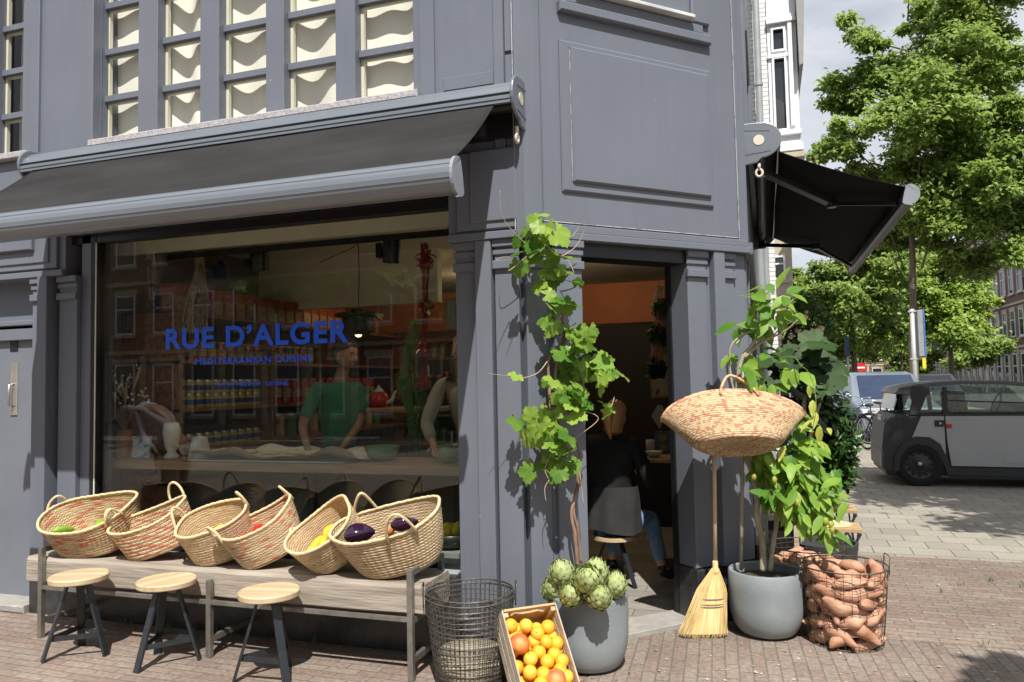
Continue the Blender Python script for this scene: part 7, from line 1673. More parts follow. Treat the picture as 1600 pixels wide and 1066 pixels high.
# tree standing outside the picture on the right: it shades the car and paving
tree('street tree beside the parked small car, just outside the picture on the right', 5.4, 6.3, 3.6, [(-.6, 0, 6.6, 1.9, 1.0), (.8, .8, 7.2, 2.0, 1.2), (.2, -1.0, 6.8, 1.9, 1.0), (-1.2, 1.2, 7.4, 1.5, .9), (1.6, 0, 7.0, 1.6, .9), (-.1, 1.6, 6.9, 1.8, 1.0), (1.5, 2.4, 7.4, 1.8, 1.0)], 26000, .17, TL1, tr=.15, seed=41)
tree('street tree behind the photographer on the right', 3.4, 1.3, 3.4, [(-.9, -.2, 5.1, .62, .5), (.6, -.8, 5.9, 1.0, .8), (0, -1.4, 5.6, .9, .7)], 9000, .13, TL1, tr=.09, seed=42)
# ------------------------------------------------------------------ houses
BRK = brickmat('brown_brick', (0.17, 0.075, 0.05), (0.23, 0.115, 0.08), (0.20, 0.17, 0.14), 0.22, 0.065, ms=.01, axes='yz', bump=.3, var=.25)
BRKX = brickmat('brown_brick_x', (0.17, 0.075, 0.05), (0.23, 0.115, 0.08), (0.20, 0.17, 0.14), 0.22, 0.065, ms=.01, axes='xz', bump=.3, var=.25)
WHT = mat('white_paint', (0.80, 0.80, 0.82), rough=.6, var=.05); CRS = mat('cream_stone', (0.50, 0.44, 0.34), rough=.8, var=.12, vs=3)
PANE = mat('dark_pane', (0.025, 0.03, 0.035), rough=.06, var=.3, vs=2, spec=.8); RF = mat('roof_tile', (0.09, 0.055, 0.045), rough=.8, var=.2)
def house(label, fr, u0, u1, storeys, n, m, group, sh=3.3, depth=9.0, z0=0.0, stripe=True, name='brick_house', roof=1.6, arched=True, balc=True):
    """facade in frame fr; windows as parts with panes"""
    o, u, nn = fr; t = thing(name, label, 'house', (o[0]+u[0]*(u0+u1)/2, o[1]+u[1]*(u0+u1)/2, 0), 0, group)
    H_ = storeys*sh+.6; b_ = MB(); b_.fbox(fr, u0, u1, 0, H_, -depth, 0); b_.build('wall', m, t)
    b_ = MB(); b_.fbox(fr, u0, u1, H_, H_+.25, -depth, .30, .03); b_.build('cornice', CRS, t)
    P = lambda uu, d, z: (o[0]+u[0]*uu+nn[0]*d, o[1]+u[1]*uu+nn[1]*d, z)
    b_ = MB(); b_.prism([(0.1, H_+.26), (-depth/2, H_+.25+roof*1.6), (-depth, H_+.26)], lambda d, z: P(u0, d, z), lambda d, z: P(u1, d, z)); b_.build('roof', RF, t)
    w_ = (u1-u0)/n
    for s_ in range(storeys):
        zb = s_*sh + (.9 if s_ else .35); zt_ = s_*sh + sh - .45
        for i in range(n):
            c = u0 + w_*(i+.5); hw = w_*.27
            f = MB()
            for (a0, a1, q0, q1) in ((c-hw, c-hw+.09, zb, zt_), (c+hw-.09, c+hw, zb, zt_), (c-hw+.09, c+hw-.09, zb, zb+.09), (c-hw+.09, c+hw-.09, zt_-.09, zt_), (c-hw+.09, c+hw-.09, zb+(zt_-zb)*.62, zb+(zt_-zb)*.62+.07)): f.fbox(fr, a0, a1, q0, q1, .003, .07)
            fo = f.build('window', WHT, t)
            g = MB(); g.fbox(fr, c-hw+.09, c+hw-.09, zb+.09, zt_-.09, .003, .02); g.build('pane', PANE, fo)
            if stripe: g = MB(); g.fbox(fr, c-hw-.12, c+hw+.12, zt_+.01, zt_+.24, .003, .09); g.build('lintel', CRS, fo); 
            g = MB(); g.fbox(fr, c-hw-.1, c+hw+.1, zb-.14, zb-.01, .003, .14); g.build('sill', CRS, fo)
    if stripe:
        for i in range(n+1):
            c = u0 + w_*i; a0 = max(u0, c-.16); a1 = min(u1, c+.16); b_ = MB(); b_.fbox(fr, a0, a1, 0, sh*.97, .003, .12); b_.build('pier', CRS, t)
        for s_ in range(1, storeys): b_ = MB(); b_.fbox(fr, u0, u1, s_*sh-.02, s_*sh+.16, .003, .08); b_.build('string_course', CRS, t)
    if balc:
        for s_ in (1, 2):
            if s_ < storeys:
                c = u0+w_*1.0; b_ = MB(); b_.fbox(fr, c-1.1, c+1.1, s_*sh+.42, s_*sh+.58, .08, 1.1); bo = b_.build('balcony', CRS, t)
                b_ = MB()
                for k in range(12): a_ = c-1.05+k*2.1/11; b_.fbox(fr, a_-.02, a_+.02, s_*sh+.58, s_*sh+1.5, 1.02, 1.06)
                b_.fbox(fr, c-1.1, c+1.1, s_*sh+1.5, s_*sh+1.55, 1.0, 1.08); b_.build('railing', BLACKP, bo)
    return t
XR = 19.5; FA = ((XR, 0.0), (0.0, 1.0), (-1.0, 0.0))
nm_ = ['nearest brick house of the terrace at the right edge, with balconies', 'second brick house of the terrace from the right edge', 'third brick house of the terrace, behind the light green tree', 'fourth brick house of the terrace along the avenue', 'fifth brick house of the terrace, near the far signs', 'farthest brick house of the terrace at the end of the avenue']
for i in range(6): house(nm_[i], FA, 62+i*11, 73+i*11-.02, 4, 5, BRK, 'brown brick terrace houses', sh=3.55, roof=1.2)
FB = ((0.0, 142.0), (1.0, 0.0), (0.0, -1.0))
house('distant tan brick block closing the view at the end of the avenue', FB, 8, 34, 4, 9, BRKX, None, sh=3.2, balc=False)
# far building with cream bay, left side of the avenue
FC = ((at_px(1214, 34), 34.0), (1.0, 0.0), (0.0, -1.0)); wv_ = at_px(1245, 34)-at_px(1214, 34)
house('narrow cream bay front far behind the white building, seen under the side awning', FC, -1.5, wv_, 4, 2, CRS, None, sh=2.4, balc=False, depth=4, name='cream_house', roof=.3, stripe=False)
# row of houses behind the camera, mirrored in the shop window
FD = ((0.0, -19.0), (-1.0, 0.0), (0.0, 1.0))
for i in range(4): house(['brown brick house across the street behind the camera, right of the others', 'brown brick house across the street behind the camera, second from the right', 'brown brick house across the street behind the camera, third from the right', 'brown brick house across the street behind the camera, leftmost'][i], FD, -6+i*11, 5+i*11-.02, 3, 5, BRKX if i % 2 else mat('tan_render', (.30, .24, .17), rough=.8, var=.1, vs=2), 'houses across the street behind the camera', sh=3.2, balc=False)
# white bay window building on the side street
wb = thing('white_building', 'white painted brick building with a tall projecting bay window, right of the corner shop', 'building', (0, 13, 0))
WBK = brickmat('white_brick', (0.70, 0.69, 0.69), (0.80, 0.79, 0.79), (0.45, 0.43, 0.41), 0.22, 0.075, ms=.008, axes='xz', bump=.8, var=.08)
yw = 13.0; WX = lambda px, y=yw: ony(px, 200, y).x; WZ = lambda py, y=yw: ony(1225, py, y).z
xa, xb, xc, xd = WX(1204), WX(1250), WX(1256), WX(1262)
b_ = MB(); b_.box(-6, xa-.01, yw, yw+8, 0, 14); b_.build('wall', WBK, wb)
b_ = MB()
zb_, zt2 = WZ(238), 14.0
w0, w1 = WX(1210), WX(1233)
for (p, q, r0, r1) in ((xa, w0, zb_, zt2), (w1, xb, zb_, zt2), (w0, w1, zb_, WZ(205)), (w0, w1, WZ(88), WZ(80)), (w0, w1, WZ(42), WZ(0)), (w0, w1, WZ(0), zt2)): b_.box(p, q, yw, yw+2.2, r0, r1)
b_.box(w0, w1, yw+.5, yw+2.2, WZ(205), WZ(42)); b_.build('bay', WHT, wb)
for r0, r1, nm2 in ((WZ(205), WZ(88), 'pane'), (WZ(80), WZ(42), 'pane')):
    f = MB()
    for (p, q, s0, s1) in ((w0, w0+.035, r0, r1), (w1-.035, w1, r0, r1), (w0+.035, w1-.035, r0, r0+.035), (w0+.035, w1-.035, r1-.035, r1)): f.box(p, q, yw-.035, yw+.0, s0, s1)
    fo = f.build('window', WHT, wb); g = MB(); g.box(w0+.0, w1, yw+.05, yw+.07, r0, r1); g.build('pane', PANE, fo)
g = MB(); g.prism([(w0+.02+.20*math.sin(PI*i/14), WZ(180)+.30*math.cos(PI*i/14)) for i in range(15)], lambda x, z: (x, yw+.03, z), lambda x, z: (x, yw+.045, z)); g.build('round_blind', mat('dark_disc', (.04, .04, .045), rough=.6), wb)
for (py0, py1, px_, ex) in ((205, 213, 1252, .06), (226, 238, 1254, .05), (30, 37, 1250, .08), (24, 30, 1248, .05), (84, 90, 1236, .04)):
    b_ = MB(); b_.box(xa-.01, WX(px_), yw-ex, yw+2.2, WZ(py1), WZ(py0)); b_.build('cornice_band', WHT, wb, bevel=.01)
b_ = MB(); b_.box(WX(1236), WX(1243), yw-.06, yw-.001, WZ(200), WZ(30)); b_.build('pilaster', WHT, wb, bevel=.01)
b_ = MB(); b_.box(xa-.02, WX(1256), yw-.05, yw+2.3, WZ(248), WZ(240)); b_.build('bay_base', CRS, wb)
b_ = MB(); b_.prism([(WX(1258), WZ(112)), (WX(1252), WZ(114)), (WX(1244), zt2), (WX(1262)+.0, zt2), (WX(1264), WZ(0))], lambda x, z: (x, yw-.25, z), lambda x, z: (x, yw+2.6, z)); b_.build('eaves', mat('eaves_grey', (.30, .29, .27), rough=.7), wb)
PIPE = mat('grey_pipe', (.36, .38, .38), rough=.45, metal=.3, var=.1)
def pipe(px, y, z0, z1, r_, lab, px2=None):
    x = ony(px, 590, y).x; b_ = MB(); b_.tube([(x, y, z0), (x, y, z1)], r_, 12)
    for z in np.arange(z0+.6, z1, 1.9): b_.tube([(x, y, z), (x, y, z+.05)], r_*1.22, 12)
    one('downpipe', b_, PIPE, lab, 'downpipe', smooth=True, auto=True)
pipe(1203, 12.7, 0, 13.5, .055, 'tall grey downpipe on the white brick building')
pipe(1194, 9.75, 0, 4.6, .05, 'shorter grey downpipe close to the corner shop wall')
# ------------------------------------------------------------------ microcar
CG = mat('car_matt_grey', (0.42, 0.425, 0.43), rough=.33, var=.04, vs=1.5, coat=.25); CD = mat('car_dark_plastic', (0.028, 0.029, 0.031), rough=.5, var=.15); TYR = mat('tyre', (.014, .014, .014), rough=.85); CGL = mat('car_glass', (.12, .14, .135), rough=.03, spec=1.0, var=.6, vs=1.2)
RIMM = mat('black_rim', (.05, .05, .052), rough=.4, metal=.5)
def tyre_wheel(t, cx, y, cz, r_, w_, face=-1, rimm=RIMM):
    k = lambda a, b: (cx + a, y + b)
    b_ = MB(); pr = [(r_*.62, 0), (r_*.62, w_), ]; n = 36
    prof = [(r_*.64, 0.0), (r_*.80, -.008), (r_*.95, .0), (r_, .03), (r_, w_-.03), (r_*.95, w_), (r_*.64, w_)]
    vs = []; 
    for (rr, d) in prof:
        for j in range(n): a_ = 2*PI*j/n; vs.append((cx+rr*math.cos(a_), y+d, cz+rr*math.sin(a_)))
    fs = [(i*n+j, i*n+(j+1) % n, (i+1)*n+(j+1) % n, (i+1)*n+j) for i in range(len(prof)-1) for j in range(n)]
    b_.add(vs, fs); w = b_.build('wheel', TYR, t, smooth=True)
    b_ = MB(); vs = []
    prof = [(r_*.66, .0), (r_*.62, .012), (r_*.56, .035), (r_*.40, .02), (r_*.34, .012), (r_*.14, .02), (r_*.12, .004), (0.0005, .004)]
    for (rr, d) in prof:
        for j in range(n): a_ = 2*PI*j/n; vs.append((cx+rr*math.cos(a_), y+d, cz+rr*math.sin(a_)))
    b_.add(vs, [(i*n+j, i*n+(j+1) % n, (i+1)*n+(j+1) % n, (i+1)*n+j) for i in range(len(prof)-1) for j in range(n)]); b_.build('rim', rimm, w, smooth=True)
    if y < YC+.5:
        for j in range(12): a_ = 2*PI*j/12; b_ = MB(); b_.ball((cx+r_*.485*math.cos(a_), y+.018, cz+r_*.485*math.sin(a_)), .022, .012, .016, 8, 6); b_.build('rim_hole', BLACKP, w)
    b_ = MB(); b_.ball((cx, y+.004, cz), .03, .01, .03, 12, 8); b_.build('hub_cap', STEEL, w, smooth=True)
car = thing('microcar', 'small boxy matt grey electric car with dark plastic rear corner, parked at the right edge', 'car', (3.2, 12.6, 0), 0)
YC = 12.0; cx0 = onz(1436, 758).x; S_ = 1/110.0
def cp(px, py): return (cx0 + (px-1436)*S_*.985, (758-py)*S_)
def side(name, pts, y0, y1, m, par, bev=0.0):
    b_ = MB(); q = [cp(*p) for p in pts]; b_.prism(q, lambda x, z: (x, y0, z), lambda x, z: (x, y1, z)); return b_.build(name, m, par, bevel=bev)
body = side('body', [(1388, 742), (1385, 700), (1390, 660), (1402, 646), (1700, 646), (1706, 700), (1702, 742)], YC+.02, YC+1.39, CD, car, .03)
# body with arch: near side skin pieces
side('lower_skin', [(1386, 735), (1383, 700), (1388, 662), (1398, 650), (1441, 650), (1438, 662), (1430, 690), (1415, 696), (1402, 712), (1398, 735)], YC-.005, YC+.02, CD, car, .004)
side('wheel_arch', [(1398, 735), (1400, 712), (1412, 692), (1432, 682), (1452, 683), (1466, 694), (1474, 712), (1478, 728), (1604, 729), (1604, 742), (1474, 740), (1468, 720), (1460, 704), (1450, 696), (1434, 693), (1419, 699), (1409, 714), (1406, 735)], YC-.03, YC+.02, CD, car, .003)
side('quarter_panel', [(1441, 650), (1473, 650), (1473, 712), (1466, 693), (1452, 682.5), (1432, 681.5), (1427, 683)], YC-.012, YC+.02, CG, car, .003)
side('door', [(1474.5, 650), (1603, 650), (1603, 727), (1480, 726), (1476, 690)], YC-.016, YC+.02, CG, car, .004)
side('door_trim', [(1552, 708), (1575, 708), (1577, 721), (1550, 721)], YC-.022, YC-.016, CG, car, .004)
side('front_wing', [(1604.5, 650), (1700, 652), (1704, 700), (1668, 690), (1640, 692), (1622, 715), (1604.5, 728)], YC-.012, YC+.02, CG, car, .004)
CABP = [(1408, 645.8), (1413, 616), (1420, 604), (1445, 600.5), (1500, 598), (1560, 599), (1598, 605), (1636, 645.8)]
CARG = glassmat('car_window', (.80, .86, .84), 1.7)
for ya_ in (YC+.035, YC+1.33): side('side_window', CABP, ya_, ya_+.006, CARG, car)
q0_, q1_ = cp(1600, 605), cp(1638, 646); b_ = MB(); b_.prism([(q0_[0], q0_[1]), (q1_[0], q1_[1]), (q1_[0]-.008, q1_[1]), (q0_[0]-.008, q0_[1])], lambda x, z: (x, YC+.05, z), lambda x, z: (x, YC+1.33, z)); b_.build('windscreen', CARG, car)
for ys_ in (YC+.18, YC+.78): side('seat', [(1500, 646), (1493, 618), (1500, 612), (1508, 614), (1512, 646)], ys_, ys_+.42, CD, car, .02)
q0_ = cp(1556, 636); b_ = MB(); b_.tube([(q0_[0]+.06*math.cos(2*PI*i/24), YC+.42+.17*math.sin(2*PI*i/24), q0_[1]+.17*math.cos(2*PI*i/24)) for i in range(24)], .014, 6, closed=True); b_.build('steering_wheel', CD, car, smooth=True)
side('dashboard', [(1572, 646), (1576, 636), (1612, 634), (1625, 646)], YC+.08, YC+1.3, CD, car, .01)
side('bulkhead', [(1478, 646), (1474, 602), (1480, 602), (1484, 646)], YC+1.26, YC+1.33, CD, car)
side('roof', [(1404, 614), (1412, 605), (1445, 598.5), (1500, 595.5), (1560, 597), (1602, 603), (1600, 607), (1560, 602), (1500, 601), (1455, 604), (1445, 610)], YC-.0, YC+1.39, mat('roof_grey', (.10, .10, .105), rough=.4), car, .006)
side('rear_pillar', [(1405, 615), (1412, 606), (1448, 601), (1453, 612), (1444, 634), (1438, 648), (1424, 648), (1430, 628), (1428, 616)], YC-.006, YC+.06, CD, car, .004)
side('rear_pillar', [(1405, 615), (1412, 606), (1448, 601), (1453, 612), (1444, 634), (1438, 648), (1424, 648), (1430, 628), (1428, 616)], YC+1.33, YC+1.39, CD, car, .004)
side('window_frame', [(1474, 605), (1479, 605), (1479, 640), (1486, 647), (1600, 648), (1600, 650), (1441, 650), (1443, 646), (1472, 647)], YC-.008, YC+.055, CD, car, .002)
side('window_bar', [(1480, 625), (1590, 630), (1590, 632), (1480, 627)], YC+.03, YC+.058, BLACKP, car)
side('front_pillar', [(1584, 604), (1590, 604), (1606, 648), (1600, 649)], YC-.004, YC+.056, CG, car)
side('sill', [(1478, 729), (1604, 730), (1604, 746), (1476, 743)], YC-.01, YC+.02, CD, car, .004)
p = cp(1467, 661); b_ = MB(); b_.box(p[0]-.07, p[0]+.05, YC-.024, YC-.012, p[1]-.045, p[1]+.045); b_.build('charge_flap', CD, car, bevel=.01); b_ = MB(); b_.ball((p[0]+.0, YC-.026, p[1]), .018, .008, .018, 10, 8); b_.build('lock', STEEL, car, smooth=True)
p = cp(1478.5, 665); b_ = MB(); b_.box(p[0]-.035, p[0]+.04, YC-.03, YC-.016, p[1]-.028, p[1]+.028); b_.build('door_pull', mat('red_pull', (.55, .03, .03), rough=.4), car, bevel=.006)
# rear end
xr_ = cp(1387, 700)[0]
b_ = MB(); b_.box(xr_-.02, xr_+.03, YC+.10, YC+.42, .92, 1.00); b_.build('tail_lamp', mat('smoked_lamp', (.16, .17, .17), rough=.2, coat=.5), car, bevel=.01)
b_ = MB(); b_.box(xr_-.03, xr_+.02, YC+.05, YC+1.32, .22, .50); b_.build('bumper', CD, car, bevel=.02)
b_ = MB(); b_.box(xr_-.035, xr_-.031, YC+.10, YC+.28, .26, .46); b_.build('bumper_vent', mat('vent_grey', (.12, .12, .11), rough=.5), car)
p0, p1 = cp(1404, 640), cp(1412, 611); b_ = MB(); b_.add([(p0[0]-.012, YC+.12, p0[1]), (p0[0]-.012, YC+1.27, p0[1]), (p1[0]-.012, YC+1.27, p1[1]), (p1[0]-.012, YC+.12, p1[1])], [(0, 1, 2, 3)]); b_.build('rear_window', mat('rear_glass', (.22, .24, .22), rough=.05, coat=.5), car)
for (wx, wy) in ((cx0, YC-.02), (cx0, YC+1.22), (cx0+1.73, YC-.02), (cx0+1.73, YC+1.22)): tyre_wheel(car, wx, wy, .31, .315, .17)
# generic parked car, nose to the camera
def parked(label, x, y, rz, body_m, nm='parked_car', w_=1.78, l_=4.3, h_=1.55):
    t = thing(nm, label, 'car', (x, y, 0), rz, 'parked cars beyond the bicycles')
    W2_ = w_/2
    prof = [(0, .28), (-.03, .60), (.12, .80), (.95, .98), (1.65, h_-.08), (2.3, h_), (3.4, h_-.04), (4.05, 1.0), (4.28, .9), (4.30, .3)]
    b_ = MB(); ring = []
    secs = [(-1, .0), (-.93, .06), (.93, .06), (1, .0)]
    for s_, g_ in ((-1.0, .88), (-.90, 1.0), (.90, 1.0), (1.0, .88)):
        ring.append([(s_*W2_*(1 - (.16 if z > 1.05 else 0)), yy, .28 + (z-.28)*(1 if abs(s_) < .95 else .985)) for yy, z in prof])
    k = len(prof); vs = [p for r_ in ring for p in r_]; fs = []
    for i in range(3):
        for j in range(k): j2 = (j+1) % k; fs.append((i*k+j, i*k+j2, (i+1)*k+j2, (i+1)*k+j))
    fs += [tuple(range(k-1, -1, -1)), tuple(3*k+j for j in range(k))]; b_.add(vs, fs); b_.build('body', body_m, t, local=True, bevel=.03, smooth=True, auto=True)
    b_ = MB(); b_.add([(-W2_*.78, .99-.012, 1.01), (W2_*.78, .99-.012, 1.01), (W2_*.70, 1.62-.012, h_-.10), (-W2_*.70, 1.62-.012, h_-.10)], [(0, 1, 2, 3)]); b_.add([(-W2_*.78, .99-.035, 1.0), (W2_*.78, .99-.035, 1.0), (W2_*.70, 1.62-.035, h_-.09), (-W2_*.70, 1.62-.035, h_-.09)], [(0, 1, 2, 3)]); b_.build('windscreen', mat('windscreen', (.02, .035, .075), rough=.04, spec=1), t, local=True)
    for s_ in (-1, 1):
        b_ = MB(); b_.add([(s_*(W2_*.845+.004), 1.15, 1.04), (s_*(W2_*.845+.004), 3.9, 1.04), (s_*(W2_*.845+.004), 3.3, h_-.14), (s_*(W2_*.845+.004), 1.75, h_-.14)], [(0, 1, 2, 3)]); b_.build('side_window', PANE, t, local=True)
        b_ = MB(); b_.box(s_*W2_*.62-.17, s_*W2_*.62+.17, -.03, .08, .66, .80); b_.build('headlight', mat('headlight', (.5, .5, .5), rough=.1, coat=.8), t, local=True, bevel=.02)
        b_ = MB(); b_.box(s_*(W2_+.05)-.07, s_*(W2_+.05)+.07, 1.25, 1.38, 1.0, 1.13); b_.build('wing_mirror', body_m, t, local=True, bevel=.02)
        for yy in (.85, 3.45):
            b_ = MB(); vs = []
            for (rr, d) in ((.0005, 0), (.2, 0), (.31, .01), (.33, .04), (.33, .2)):
                for j in range(24): a_ = 2*PI*j/24; vs.append((s_*(W2_+.012-d), yy+rr*math.cos(a_), .33+rr*math.sin(a_)))
            b_.add(vs, [(i*24+j, i*24+(j+1) % 24, (i+1)*24+(j+1) % 24, (i+1)*24+j) for i in range(4) for j in range(24)]); b_.build('wheel', TYR, t, local=True, smooth=True)
    b_ = MB(); b_.box(-.55, .55, -.045, -.03, .42, .58); b_.build('grille', CD, t, local=True)
    return t
SILV = mat('silver_blue_paint', (.28, .33, .40), rough=.25, metal=.4, coat=.6, var=.03)
parked('silver blue people carrier with a big windscreen, behind the bicycles', at_px(1408, 19.5), 19.5, .10, SILV, h_=1.66)
parked('dark car far behind the signpost, its roof showing over the small grey car', at_px(1466, 31), 31, -.05, mat('dark_paint', (.03, .03, .035), rough=.25, coat=.6), h_=1.6)
# ------------------------------------------------------------------ bicycles
CHR = mat('bike_chrome', (.55, .55, .55), rough=.25, metal=.9); BKB = mat('bike_black', (.015, .015, .017), rough=.35)
def bicycle(m):
    t = thing('bicycle', 'x', 'bicycle', (0, 0, 0), 0, 'parked bicycles left of the small grey car')
    for x in (-.52, .52):
        b_ = MB(); b_.tube([(x+.335*math.cos(2*PI*i/32), 0, .35+.335*math.sin(2*PI*i/32)) for i in range(32)], .018, 6, closed=True); w = b_.build('wheel', TYR, t, local=True, smooth=True)
        b_ = MB(); b_.tube([(x+.312*math.cos(2*PI*i/32), 0, .35+.312*math.sin(2*PI*i/32)) for i in range(32)], .010, 5, closed=True); b_.build('rim', CHR, w, local=True, smooth=True)
        b_ = MB()
        for i in range(18): a_ = 2*PI*i/18; b_.tube([(x, .02*(-1)**i, .35), (x+.31*math.cos(a_), 0, .35+.31*math.sin(a_))], .002, 3, cap=False)
        b_.build('spokes', CHR, w, local=True)
        b_ = MB(); b_.tube([(x+.365*math.cos(a_/20*PI*.9+.1*PI), 0, .35+.365*math.sin(a_/20*PI*.9+.1*PI)) for a_ in range(21)], .014, 5); b_.build('mudguard', m, t, local=True, smooth=True)
    b_ = MB()
    for a_, c_ in (((-.52, 0, .35), (-.12, 0, .30)), ((-.12, 0, .30), (-.22, 0, .82)), ((-.52, 0, .35), (-.20, 0, .72)), ((-.12, 0, .30), (.36, 0, .74)), ((-.20, 0, .70), (.34, 0, .84)), ((.33, 0, .95), (.52, 0, .35))): b_.tube([a_, c_], .016, 7)
    b_.build('frame', m, t, local=True, smooth=True)
    b_ = MB(); b_.tube(smooth_path([(.12, -.30, 1.06), (.26, -.27, 1.08), (.32, -.1, 1.05), (.33, 0, 1.04), (.32, .1, 1.05), (.26, .27, 1.08), (.12, .30, 1.06)], 4), .013, 6); b_.tube([(.33, 0, .9), (.33, 0, 1.04)], .014, 6); b_.build('handlebar', CHR, t, local=True, smooth=True)
    b_ = MB(); b_.tube([(-.22, 0, .8), (-.23, 0, .93)], .012, 6); b_.ball((-.25, 0, .95), .14, .085, .035, 14, 8, lambda p: 1-.35*max(0, p.x)); b_.build('saddle', BKB, t, local=True, smooth=True)
    b_ = MB(); b_.box(-.82, -.42, -.07, .07, .745, .76); b_.tube([(-.75, .05, .75), (-.53, .03, .36)], .006, 4); b_.build('carrier', BKB, t, local=True)
    b_ = MB(); b_.ball((.42, 0, .86), .04, .04, .04, 10, 8); b_.build('lamp', CHR, t, local=True, smooth=True)
    b_ = MB(); b_.tube([(-.12, -.08, .30), (-.05, -.09, .17)], .01, 5); b_.tube([(-.12, .08, .30), (-.2, .09, .43)], .01, 5); b_.lathe([(0, 0), (.09, 0), (.09, .008), (0, .008)], 16, c=(0, 0, 0)); b_.build('crank', CHR, t, local=True)
    return t
proto = bicycle(BKB)
blist = [(1336, 21.5, .15, 'black bicycle with a big grey rear wheel, leftmost of the parked row'), (1358, 21.0, -.35, 'second parked bicycle from the left, leaning among the row'), (1372, 17.2, -1.15, 'bicycle nearest the small grey car, front wheel towards the camera'), (1384, 18.6, -.8, 'bicycle half hidden behind the rear of the small grey car'), (1346, 23.5, .6, 'parked bicycle farther back with raised handlebar, behind the leftmost'), (1368, 23.8, .2, 'farthest parked bicycle before the silver blue car'), (1328, 19.5, .9, 'parked bicycle half hidden by the laurel bush')]
for i, (px, y_, rz, lab) in enumerate(blist):
    o = proto if i == 0 else copy_tree(proto)
    o.location = (at_px(px, y_), y_, 0.001); o.rotation_euler = (rad(4)*(-1)**i, 0, rz); o['label'] = lab
for i, (px, y_, z_, lab) in enumerate(((1340, 21.2, 1.0, 'black child seat on the leftmost parked bicycle'), (1328, 21.8, .9, 'dark bicycle bag hanging on a bicycle by the laurel bush'))):
    x = at_px(px, y_); b_ = MB(); b_.prism([(0, 0), (.28, .02), (.30, .1), (.12, .16), (.02, .62), (-.10, .64), (-.12, .05)], lambda a, c: (x+a, y_, z_-.25+c), lambda a, c: (x+a, y_+.3, z_-.25+c)); one('child_seat' if i == 0 else 'bicycle_bag', b_, BKB, lab, 'seat' if i == 0 else 'bag', bevel=.02)
# ------------------------------------------------------------------ signs and poles
POLE = mat('galvanised_pole', (.50, .50, .48), rough=.5, metal=.3, var=.08)
x = at_px(1430, 27.5); t = thing('sign_post', 'pale steel signpost with a tall blue edged board, before the nearest street tree', 'signpost', (x, 27.5, 0))
b_ = MB(); b_.tube([(x, 27.5, 0), (x, 27.5, 3.7)], .07, 12); b_.build('pole', POLE, t, smooth=True)
b_ = MB(); b_.box(x+.12, x+.28, 27.3, 28.2, 2.15, 3.65); b_.build('board', mat('board_grey', (.28, .29, .30), rough=.5), t, bevel=.01)
b_ = MB(); b_.box(x+.281, x+.32, 27.28, 28.22, 2.13, 3.67); b_.build('board_face', mat('sign_blue', (.05, .16, .50), rough=.4), t)
b_ = MB(); b_.box(x+.20, x+.30, 27.3, 27.34, 1.75, 2.10); b_.build('small_sign', mat('sign_yellow', (.75, .55, .04), rough=.4), t)
for z in (2.05, 3.6): b_ = MB(); b_.box(x-.12, x+.14, 27.42, 27.58, z, z+.05); b_.build('bracket', POLE, t)
x = at_px(1326, 36); t = thing('blue_post', 'dark blue street sign on a slim post left of the slim tree trunk', 'signpost', (x, 36, 0)); b_ = MB(); b_.tube([(x, 36, 0), (x, 36, 3.1)], .045, 8); b_.build('pole', POLE, t, smooth=True); b_ = MB(); b_.box(x-.11, x+.06, 35.8, 35.9, 2.4, 3.25); b_.build('sign_plate', mat('sign_navy', (.02, .07, .16), rough=.4), t, bevel=.01)
x = at_px(1346, 58); t = thing('no_entry_sign', 'round red no entry sign with white bar on a thin post, far down the street', 'traffic sign', (x, 58, 0))
b_ = MB(); b_.tube([(x, 58, 0), (x, 58, 2.2)], .04, 8); b_.build('pole', POLE, t)
b_ = MB(); b_.prism([(.34*math.cos(2*PI*i/28), .34*math.sin(2*PI*i/28)) for i in range(28)], lambda a, c: (x+a, 57.93, 2.1+c), lambda a, c: (x+a, 57.96, 2.1+c)); b_.build('disc', mat('sign_red', (.60, .03, .03), rough=.4), t); b_ = MB(); b_.box(x-.24, x+.24, 57.91, 57.929, 2.04, 2.16); b_.build('bar', WHT, t); b_ = MB(); b_.box(x-.33, x+.33, 57.92, 57.95, 1.35, 1.72); b_.build('sub_plate', WHT, t)
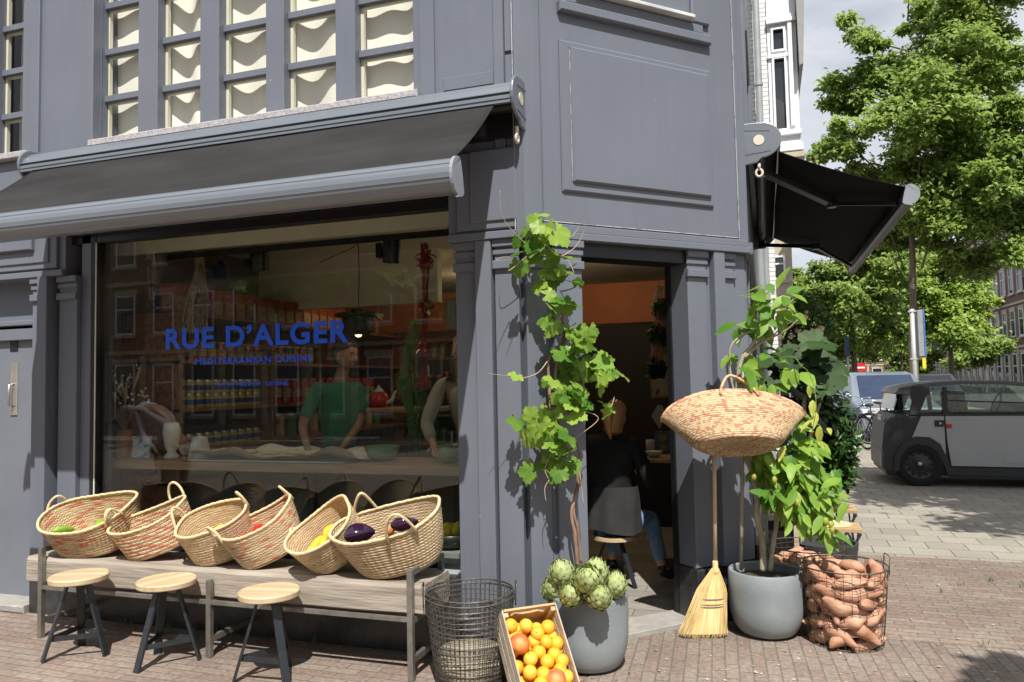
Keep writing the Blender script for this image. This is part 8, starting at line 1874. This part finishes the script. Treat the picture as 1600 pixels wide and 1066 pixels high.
def site_box(px0, px1, y, z0, z1, col, lab, nm): 
    a, c = at_px(px0, y), at_px(px1, y); b_ = MB(); b_.box(a, c, y, y+1.6, z0, z1); b_.box(a-.05, c+.05, y-.05, y+1.65, z1, z1+.12); b_.box(a+.1, a+.2, y-.03, y, z0, z1); b_.box(c-.2, c-.1, y-.03, y, z0, z1); one(nm, b_, mat(nm+'_paint', col, rough=.5), lab, 'container', bevel=.03)
site_box(1312, 1323, 46, 0, 1.75, (.02, .22, .55), 'blue container beyond the bicycles, left of the slim tree trunk', 'blue_container'); site_box(1325, 1333, 46.5, 0, 1.95, (.80, .38, .02), 'orange container right beside the blue one beyond the bicycles', 'orange_container')
for i in range(4):
    xx = -14 + i*6.3; tree(['street tree across the road behind the camera, leftmost in the mirror view', 'street tree across the road behind the camera, beside the waste container', 'street tree across the road behind the camera, third in the row', 'street tree across the road behind the camera, last in the row'][i], xx, -13.5 - .4*(i % 2), 3.0, [(0, 0, 5.6, 2.2, 1.6), (-1.2, .3, 4.6, 1.5, 1.1), (1.2, -.2, 4.9, 1.6, 1.2), (.2, 0, 7.0, 1.6, 1.3)], 5000, .32, TL1, tr=.15, seed=60+i, group='trees across the road behind the camera')
# green waste container and kerb across the street, seen in the glass
x = -8.9; t = thing('waste_container', 'large green waste container across the street behind the camera, mirrored in the shop window', 'container', (x, -12, 0))
GC = mat('container_green', (.02, .09, .04), rough=.45, var=.1)
b_ = MB(); b_.prism([(-.6, .25), (.6, .25), (.75, 1.35), (-.75, 1.35)], lambda a, c: (x-1.3, -12+a, c), lambda a, c: (x+1.3, -12+a, c)); b_.build('tub', GC, t, bevel=.03)
for s_ in (-.66, .66): b_ = MB(); b_.prism([(-.78, 1.36), (.78, 1.36), (.55, 1.75), (-.5, 1.8)], lambda a, c: (x+s_-.63, -12+a, c), lambda a, c: (x+s_+.63, -12+a, c)); b_.build('lid', GC, t, bevel=.03)
for sx in (-1.1, 1.1):
    for sy in (-.5, .5): b_ = MB(); b_.ball((x+sx, -12+sy, .12), .12, .05, .12, 12, 8); b_.build('wheel', TYR, t)
kb = MB(); kb.box(-40, 40, -9.15, -9.0, -.02, .11); struct('kerb', kb, CRS)
